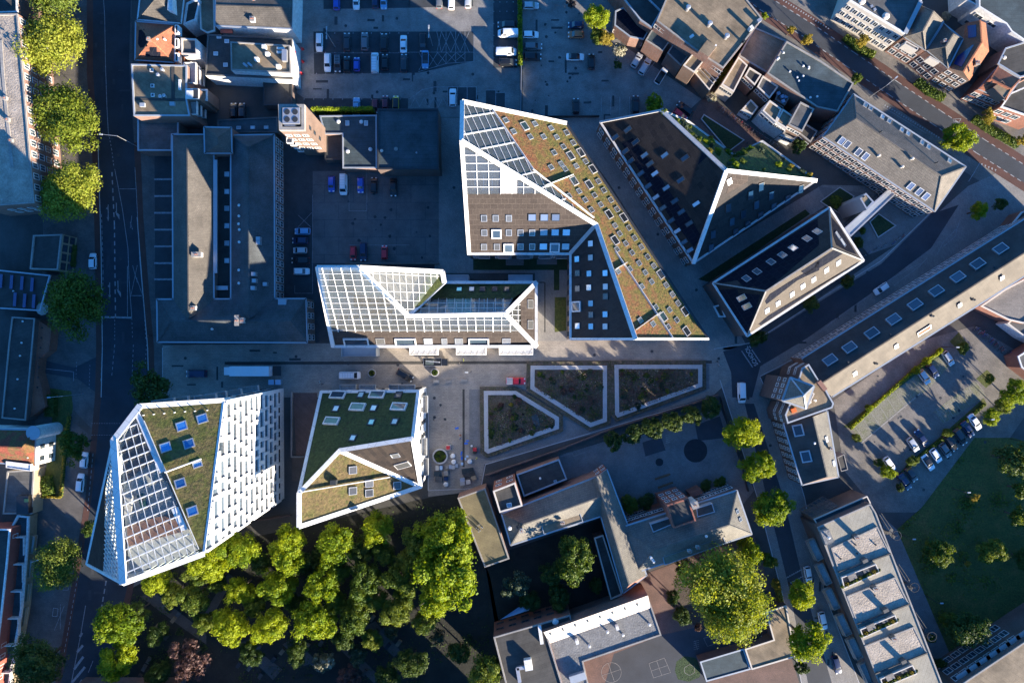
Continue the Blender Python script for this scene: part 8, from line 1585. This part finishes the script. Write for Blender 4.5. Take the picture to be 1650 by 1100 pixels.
def planting():
    W1, W2, W3 = 'street trees along the main road', 'trees of the cemetery', 'round trees along the play yard'
    T = [  # x, y, radius, height, shape, leaves, label, group
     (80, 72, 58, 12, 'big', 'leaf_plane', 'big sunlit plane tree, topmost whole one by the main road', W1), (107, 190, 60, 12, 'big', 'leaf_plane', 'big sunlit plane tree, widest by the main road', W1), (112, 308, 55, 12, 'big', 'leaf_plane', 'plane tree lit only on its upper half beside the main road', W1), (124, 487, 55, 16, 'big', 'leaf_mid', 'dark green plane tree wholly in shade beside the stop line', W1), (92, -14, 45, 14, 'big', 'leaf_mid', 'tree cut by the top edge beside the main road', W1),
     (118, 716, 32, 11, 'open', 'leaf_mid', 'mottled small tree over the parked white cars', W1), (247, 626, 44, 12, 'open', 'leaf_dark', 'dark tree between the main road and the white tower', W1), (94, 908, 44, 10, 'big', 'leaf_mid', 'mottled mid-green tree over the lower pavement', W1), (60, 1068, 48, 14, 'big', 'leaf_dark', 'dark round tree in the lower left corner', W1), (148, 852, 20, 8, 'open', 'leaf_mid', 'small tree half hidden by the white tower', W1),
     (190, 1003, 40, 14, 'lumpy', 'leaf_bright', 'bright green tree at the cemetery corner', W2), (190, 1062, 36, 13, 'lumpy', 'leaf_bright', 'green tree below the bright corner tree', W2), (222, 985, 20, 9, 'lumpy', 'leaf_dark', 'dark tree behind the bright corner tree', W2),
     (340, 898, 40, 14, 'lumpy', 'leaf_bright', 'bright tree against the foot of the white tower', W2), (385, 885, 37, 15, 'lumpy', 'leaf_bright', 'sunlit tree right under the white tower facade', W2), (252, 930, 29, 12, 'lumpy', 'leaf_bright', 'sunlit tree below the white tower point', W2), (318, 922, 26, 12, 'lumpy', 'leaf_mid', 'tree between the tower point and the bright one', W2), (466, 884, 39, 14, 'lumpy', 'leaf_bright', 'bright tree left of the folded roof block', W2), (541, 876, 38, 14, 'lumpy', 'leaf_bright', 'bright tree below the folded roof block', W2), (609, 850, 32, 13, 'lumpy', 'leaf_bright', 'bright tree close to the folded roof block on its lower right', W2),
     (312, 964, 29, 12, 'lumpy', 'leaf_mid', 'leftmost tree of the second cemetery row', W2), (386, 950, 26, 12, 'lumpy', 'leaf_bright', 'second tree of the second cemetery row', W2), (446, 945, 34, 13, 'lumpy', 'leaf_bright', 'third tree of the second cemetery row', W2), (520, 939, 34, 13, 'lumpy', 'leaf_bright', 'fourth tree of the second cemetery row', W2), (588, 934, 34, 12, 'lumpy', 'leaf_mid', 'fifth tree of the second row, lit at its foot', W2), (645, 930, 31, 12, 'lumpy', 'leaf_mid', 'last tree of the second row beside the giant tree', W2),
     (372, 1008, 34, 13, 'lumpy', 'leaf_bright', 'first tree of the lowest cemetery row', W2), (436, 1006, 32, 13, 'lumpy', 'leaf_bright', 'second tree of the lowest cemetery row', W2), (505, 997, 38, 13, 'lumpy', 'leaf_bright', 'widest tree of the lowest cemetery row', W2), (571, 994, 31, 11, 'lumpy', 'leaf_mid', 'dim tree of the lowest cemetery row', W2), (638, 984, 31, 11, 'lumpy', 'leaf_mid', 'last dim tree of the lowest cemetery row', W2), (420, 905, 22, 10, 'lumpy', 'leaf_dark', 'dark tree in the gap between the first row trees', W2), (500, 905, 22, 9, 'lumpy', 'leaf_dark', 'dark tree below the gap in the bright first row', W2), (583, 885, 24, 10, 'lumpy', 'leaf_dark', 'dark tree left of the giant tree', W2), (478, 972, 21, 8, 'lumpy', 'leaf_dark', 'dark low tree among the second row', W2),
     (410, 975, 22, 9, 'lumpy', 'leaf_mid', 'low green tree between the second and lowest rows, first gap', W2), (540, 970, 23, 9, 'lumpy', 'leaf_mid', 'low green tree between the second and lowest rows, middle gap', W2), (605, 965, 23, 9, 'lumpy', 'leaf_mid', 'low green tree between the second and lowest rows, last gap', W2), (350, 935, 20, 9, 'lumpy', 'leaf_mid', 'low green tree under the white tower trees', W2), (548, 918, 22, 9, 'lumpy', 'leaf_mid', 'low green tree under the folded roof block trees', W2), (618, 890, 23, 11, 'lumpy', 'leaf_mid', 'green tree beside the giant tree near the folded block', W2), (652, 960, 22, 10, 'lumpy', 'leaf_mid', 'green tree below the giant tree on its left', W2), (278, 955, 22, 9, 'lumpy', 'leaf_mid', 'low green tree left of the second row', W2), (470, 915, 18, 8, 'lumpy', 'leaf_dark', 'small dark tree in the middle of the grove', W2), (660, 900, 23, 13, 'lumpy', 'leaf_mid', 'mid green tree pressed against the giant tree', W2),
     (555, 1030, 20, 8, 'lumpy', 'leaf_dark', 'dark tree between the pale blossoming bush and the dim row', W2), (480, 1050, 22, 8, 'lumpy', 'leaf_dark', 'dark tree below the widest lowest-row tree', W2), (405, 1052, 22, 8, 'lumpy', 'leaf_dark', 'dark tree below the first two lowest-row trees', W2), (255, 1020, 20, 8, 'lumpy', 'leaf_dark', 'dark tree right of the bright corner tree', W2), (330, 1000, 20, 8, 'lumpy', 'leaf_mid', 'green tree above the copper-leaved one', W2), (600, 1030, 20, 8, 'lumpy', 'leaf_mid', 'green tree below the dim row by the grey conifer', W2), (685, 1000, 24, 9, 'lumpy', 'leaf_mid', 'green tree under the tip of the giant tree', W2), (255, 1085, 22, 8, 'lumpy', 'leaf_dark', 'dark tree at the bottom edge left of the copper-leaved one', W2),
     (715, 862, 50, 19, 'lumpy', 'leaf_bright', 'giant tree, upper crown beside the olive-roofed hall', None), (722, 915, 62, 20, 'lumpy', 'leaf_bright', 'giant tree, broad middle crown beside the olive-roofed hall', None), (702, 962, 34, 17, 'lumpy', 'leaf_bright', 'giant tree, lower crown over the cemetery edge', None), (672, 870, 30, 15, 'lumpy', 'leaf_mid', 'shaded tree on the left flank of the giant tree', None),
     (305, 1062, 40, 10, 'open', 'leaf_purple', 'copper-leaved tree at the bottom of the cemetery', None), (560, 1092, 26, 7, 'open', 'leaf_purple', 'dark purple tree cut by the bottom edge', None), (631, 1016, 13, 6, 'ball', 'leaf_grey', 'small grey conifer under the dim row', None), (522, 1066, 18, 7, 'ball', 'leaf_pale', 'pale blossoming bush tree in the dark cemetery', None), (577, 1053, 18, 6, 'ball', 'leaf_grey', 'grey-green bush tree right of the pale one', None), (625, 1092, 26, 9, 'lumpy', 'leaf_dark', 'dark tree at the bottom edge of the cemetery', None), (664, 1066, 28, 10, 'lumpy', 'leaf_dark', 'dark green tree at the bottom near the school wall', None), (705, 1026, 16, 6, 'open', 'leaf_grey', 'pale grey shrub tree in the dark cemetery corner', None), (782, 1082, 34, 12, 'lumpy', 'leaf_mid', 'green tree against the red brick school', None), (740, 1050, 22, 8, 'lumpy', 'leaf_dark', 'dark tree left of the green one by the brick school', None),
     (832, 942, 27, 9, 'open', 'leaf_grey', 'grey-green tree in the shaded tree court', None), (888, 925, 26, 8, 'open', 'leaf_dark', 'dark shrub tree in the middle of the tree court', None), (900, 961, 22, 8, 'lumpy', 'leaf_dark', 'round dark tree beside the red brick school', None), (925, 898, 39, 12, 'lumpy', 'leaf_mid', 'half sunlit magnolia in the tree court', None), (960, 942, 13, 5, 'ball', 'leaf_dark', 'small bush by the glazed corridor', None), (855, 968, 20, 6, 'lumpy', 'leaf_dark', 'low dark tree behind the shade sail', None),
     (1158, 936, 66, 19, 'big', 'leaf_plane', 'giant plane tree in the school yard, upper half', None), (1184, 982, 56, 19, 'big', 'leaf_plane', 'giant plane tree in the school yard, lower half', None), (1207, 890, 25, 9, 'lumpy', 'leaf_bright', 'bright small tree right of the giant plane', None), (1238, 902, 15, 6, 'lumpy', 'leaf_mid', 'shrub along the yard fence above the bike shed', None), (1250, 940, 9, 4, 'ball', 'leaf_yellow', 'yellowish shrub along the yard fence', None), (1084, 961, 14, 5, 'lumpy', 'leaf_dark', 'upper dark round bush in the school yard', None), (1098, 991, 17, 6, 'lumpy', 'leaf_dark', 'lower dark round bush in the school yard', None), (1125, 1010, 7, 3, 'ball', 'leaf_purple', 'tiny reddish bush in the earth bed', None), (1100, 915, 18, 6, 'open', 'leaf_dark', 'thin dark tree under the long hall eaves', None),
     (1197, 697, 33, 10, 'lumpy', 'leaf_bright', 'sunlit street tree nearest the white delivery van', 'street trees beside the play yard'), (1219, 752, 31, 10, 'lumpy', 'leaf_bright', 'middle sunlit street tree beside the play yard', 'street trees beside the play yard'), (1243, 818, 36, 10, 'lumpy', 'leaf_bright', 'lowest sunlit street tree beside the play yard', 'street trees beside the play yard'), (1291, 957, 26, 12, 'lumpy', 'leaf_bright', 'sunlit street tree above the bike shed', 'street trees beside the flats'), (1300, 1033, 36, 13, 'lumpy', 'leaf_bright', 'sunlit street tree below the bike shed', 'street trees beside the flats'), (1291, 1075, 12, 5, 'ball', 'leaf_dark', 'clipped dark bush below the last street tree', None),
     (1145, 656, 19, 6, 'ball', 'leaf_dark', 'round tree at the right end of the play yard row', W3), (1114, 669, 18, 6, 'ball', 'leaf_dark', 'second round tree from the right of the play yard row', W3), (1082, 679, 19, 6, 'ball', 'leaf_dark', 'third round tree from the right of the play yard row', W3), (1050, 689, 20, 6, 'ball', 'leaf_dark', 'round tree touched by a patch of sun', W3), (1019, 700, 18, 6, 'ball', 'leaf_dark', 'second round tree from the left of the play yard row', W3), (988, 710, 17, 6, 'ball', 'leaf_dark', 'round tree at the left end of the play yard row', W3),
     (1015, 812, 17, 4, 'lumpy', 'leaf_mid', 'left shrub against the east hall wall', None), (1040, 808, 16, 4, 'lumpy', 'leaf_dark', 'right shrub against the east hall wall', None), (1137, 782, 11, 3, 'lumpy', 'leaf_dark', 'bush left of two beside the brick porch', None), (1160, 776, 11, 3, 'lumpy', 'leaf_mid', 'bush right of two beside the brick porch', None),
     (962, 28, 24, 10, 'lumpy', 'leaf_bright', 'bright green tree in the second car lot', None), (976, 62, 15, 7, 'lumpy', 'leaf_yellow', 'yellow tree below the bright green one', None), (963, 58, 15, 6, 'lumpy', 'leaf_mid', 'shaded tree left of the yellow one', None), (997, 82, 12, 5, 'ball', 'leaf_pale', 'white blossoming shrub beside the panel-roofed shed', None), (996, 105, 10, 3, 'open', 'leaf_dark', 'dark shrub below the white blossom', None), (920, 6, 10, 4, 'open', 'leaf_purple', 'dark reddish shrub at the top edge', None), (1053, 168, 16, 4, 'bush', 'leaf_bright', 'green bush in front of the pyramid block', None), (1146, 157, 9, 3, 'bush', 'leaf_pale', 'pale bush beside the bicycle rack', None), (1287, 235, 14, 6, 'lumpy', 'leaf_dark', 'dark tree between the yards and the hip-roofed hall', None),
     (1232, 26, 6, 3, 'bush', 'leaf_bright', 'little bush at the corner of the office block', None), (1275, 48, 9, 5, 'open', 'leaf_yellow', 'small yellowish tree by the dark store', None), (1300, 64, 12, 5, 'open', 'leaf_yellow', 'larger yellowish tree by the dark store', None), (1380, 127, 10, 5, 'lumpy', 'leaf_mid', 'small tree at the corner of the tiled hall', None), (1389, 66, 13, 5, 'open', 'leaf_yellow', 'pale tree in the roadside hedge below the white-fronted block', None), (1542, 222, 28, 10, 'lumpy', 'leaf_bright', 'bright street tree beside the slanting road', None), (1592, 188, 14, 6, 'open', 'leaf_yellow', 'pale tree in the roadside hedge at the right', None), (1524, 27, 8, 3, 'ball', 'leaf_pale', 'pale round bush behind the grey hip roof', None), (1648, 226, 12, 5, 'open', 'leaf_yellow', 'pale tree cut by the right edge', None),
     (1577, 339, 16, 7, 'lumpy', 'leaf_bright', 'lone bright tree at the street bend', None), (1612, 329, 14, 5, 'open', 'leaf_dark', 'thin dark tree right of the lone bright one', None), (1365, 454, 13, 6, 'lumpy', 'leaf_dark', 'dark street tree at the right foot of the barn block', None), (1305, 488, 17, 6, 'lumpy', 'leaf_dark', 'dark street tree in the middle of the barn block side', None), (1220, 545, 16, 6, 'lumpy', 'leaf_dark', 'dark street tree at the lower corner of the barn block', None), (1381, 393, 12, 4, 'lumpy', 'leaf_dark', 'dark tree at the end of the link corridor', None), (1347, 325, 10, 3, 'bush', 'leaf_mid', 'bush in the upper lawn bed beside the stair tower', None), (1390, 372, 6, 2, 'bush', 'leaf_mid', 'low shrub in the four-sided lawn bed', None),
     (1597, 672, 17, 4.6, 'lumpy', 'leaf_bright', 'sunlit shrub at the end of the double car row', None), (1430, 760, 14, 4.6, 'lumpy', 'leaf_bright', 'bright round shrub at the left of the double car row', None), (1526, 697, 9, 3, 'lumpy', 'leaf_mid', 'shrub between the parked cars of the double row', None), (1470, 742, 11, 3, 'lumpy', 'leaf_mid', 'shrub strip left of the white cars', None), (1476, 596, 8, 3, 'lumpy', 'leaf_bright', 'lower of three bright bushes behind the silver cars', None), (1492, 582, 8, 3, 'lumpy', 'leaf_bright', 'middle of three bright bushes behind the silver cars', None), (1514, 565, 6, 2.5, 'lumpy', 'leaf_bright', 'smallest bright bush behind the topmost silver car', None), (1400, 657, 7, 2.5, 'lumpy', 'leaf_bright', 'bright bush halfway down the left verge', None), (1380, 705, 9, 3, 'lumpy', 'leaf_mid', 'bush at the left corner of the verge', None), (1551, 560, 11, 3, 'lumpy', 'leaf_mid', 'bush in the bed beside the bicycle row', None), (1594, 610, 9, 3, 'lumpy', 'leaf_mid', 'bush in the square bed of the car park', None), (1450, 785, 8, 2.5, 'lumpy', 'leaf_dark', 'dark bush at the lower end of the double row', None), (1416, 745, 8, 2.5, 'bush', 'leaf_mid', 'pale bush above the bright round shrub', None),
     (1632, 634, 26, 6.5, 'lumpy', 'leaf_bright', 'half sunlit tree at the right edge above the park', None), (1615, 655, 15, 4.6, 'lumpy', 'leaf_mid', 'tree left of the half sunlit one at the right edge', None), (1634, 742, 38, 12, 'open', 'leaf_dark', 'big dark park tree at the right edge', None), (1650, 790, 24, 9, 'open', 'leaf_mid', 'park tree below the big dark one at the right edge', None), (1570, 803, 10, 5, 'open', 'leaf_yellow', 'pale young tree in the park', None), (1512, 890, 25, 8, 'lumpy', 'leaf_mid', 'left park tree of two level with the flats', None), (1597, 888, 25, 8, 'lumpy', 'leaf_mid', 'right park tree of two level with the flats', None), (1557, 1014, 36, 11, 'lumpy', 'leaf_dark', 'large dark park tree near the bottom right flats', None), (1532, 1000, 18, 7, 'lumpy', 'leaf_mid', 'lighter tree on the left of the large dark one', None), (1650, 900, 20, 7, 'lumpy', 'leaf_dark', 'dark park tree cut by the right edge', None), (1559, 908, 5, 3, 'ball', 'leaf_yellow', 'tiny yellow bush in the middle of the park', None), (1515, 1068, 10, 4, 'lumpy', 'leaf_dark', 'dark bush beside the last flats', None), (1642, 832, 22, 8, 'open', 'leaf_mid', 'sunlit-edged park tree near the right edge', None), (1500, 1028, 8, 4, 'bush', 'leaf_mid', 'bush by the third spiral stair', None),
     (1524 + 30, 1066 - 190, 1, 1, 'bush', 'leaf_mid', '', None)]
    for x, y, r, h, sh, mt, l, g in T:
        if l:
            big = r > 24; tree('tree' if h > 4.5 else 'bush', l, x, y, r, h * (1.0 if sh != 'bush' else 1), sh, mt, 'tree' if h > 4.5 else 'bush', g, stretch=(1, 1))
    hedge('long bright hedge between the two car lots', [(837, -20), (838, 60), (838.5, 108)], 1.2, 1.6, 'leaf_bright'); hedge('mossy bright hedge on top of the low flats above the car court', [(510, 184), (560, 184.5), (606, 183.5)], .9, 4.6, 'leaf_bright'); hedge('clipped hedge in the road beside the white-fronted block', K(4, 0, '155,245 215,295 280,335 345,365'), 2.0, 1.4, 'leaf_mid'); hedge('dark clipped hedge in the middle of the slanting road verge', K(4, 0, '615,530 690,590 790,640'), 2.2, 1.5, 'leaf_mid'); hedge('mixed hedge with yellow shrubs at the right of the slanting road', K(4, 0, '985,765 1060,820 1180,890 1270,940'), 2.2, 1.4, 'leaf_mid')
    hedge('dark hedge along the verge of the main road', K(0, 2, '345,340 345,480'), 2.8, 2.0, 'leaf_dark'); hedge('yellow-green hedge in the lower planted verge', K(0, 2, '310,860 320,930 330,980'), 3.0, 1.6, 'leaf_mid'); hedge('thin golden hedge at the edge of the planted verge', K(0, 2, '455,480 440,560 405,940 400,1000 270,995'), .6, 1.0, 'leaf_yellow'); hedge('long low hedge along the left car park verge', K(4, 2, '195,560 330,430 600,190 790,50'), .9, .8, 'leaf_bright'); hedge('low hedge between the double rows of cars', K(4, 2, '560,810 700,690 850,590 1060,400'), .9, .8, 'leaf_mid'); hedge('climbing greenery between the office block and the plot roof', K(3, 0, '650,545 700,480 745,420'), 1.6, 3.2, 'leaf_yellow'); hedge('dark hedge beside the low box pavilion', K(0, 1, '470,480 460,620'), 2.8, 1.6, 'leaf_dark'); hedge('yellow flowering shrubs along the yard fence', K(3, 3, '1035,450 1060,560'), 1.4, 2.0, 'leaf_yellow')
    scatter('cemetery_undergrowth', [[(200, 965), (330, 885), (480, 850), (735, 800), (780, 930), (800, 1110), (150, 1110)]], 1.5, 'leaf_dark', 0, .22, 18, .4)
    scatter('park_undergrowth', [K(4, 3, '500,110 660,-30 1000,-480 1250,-480 1400,-200 1400,300 850,930')], 1.6, 'leaf_mid', 0, .3, 8, .5)
light_and_camera(); setting(); street_detail(); surface_wear(); new_blocks(); old_town(); plaza_things(); traffic(); planting()
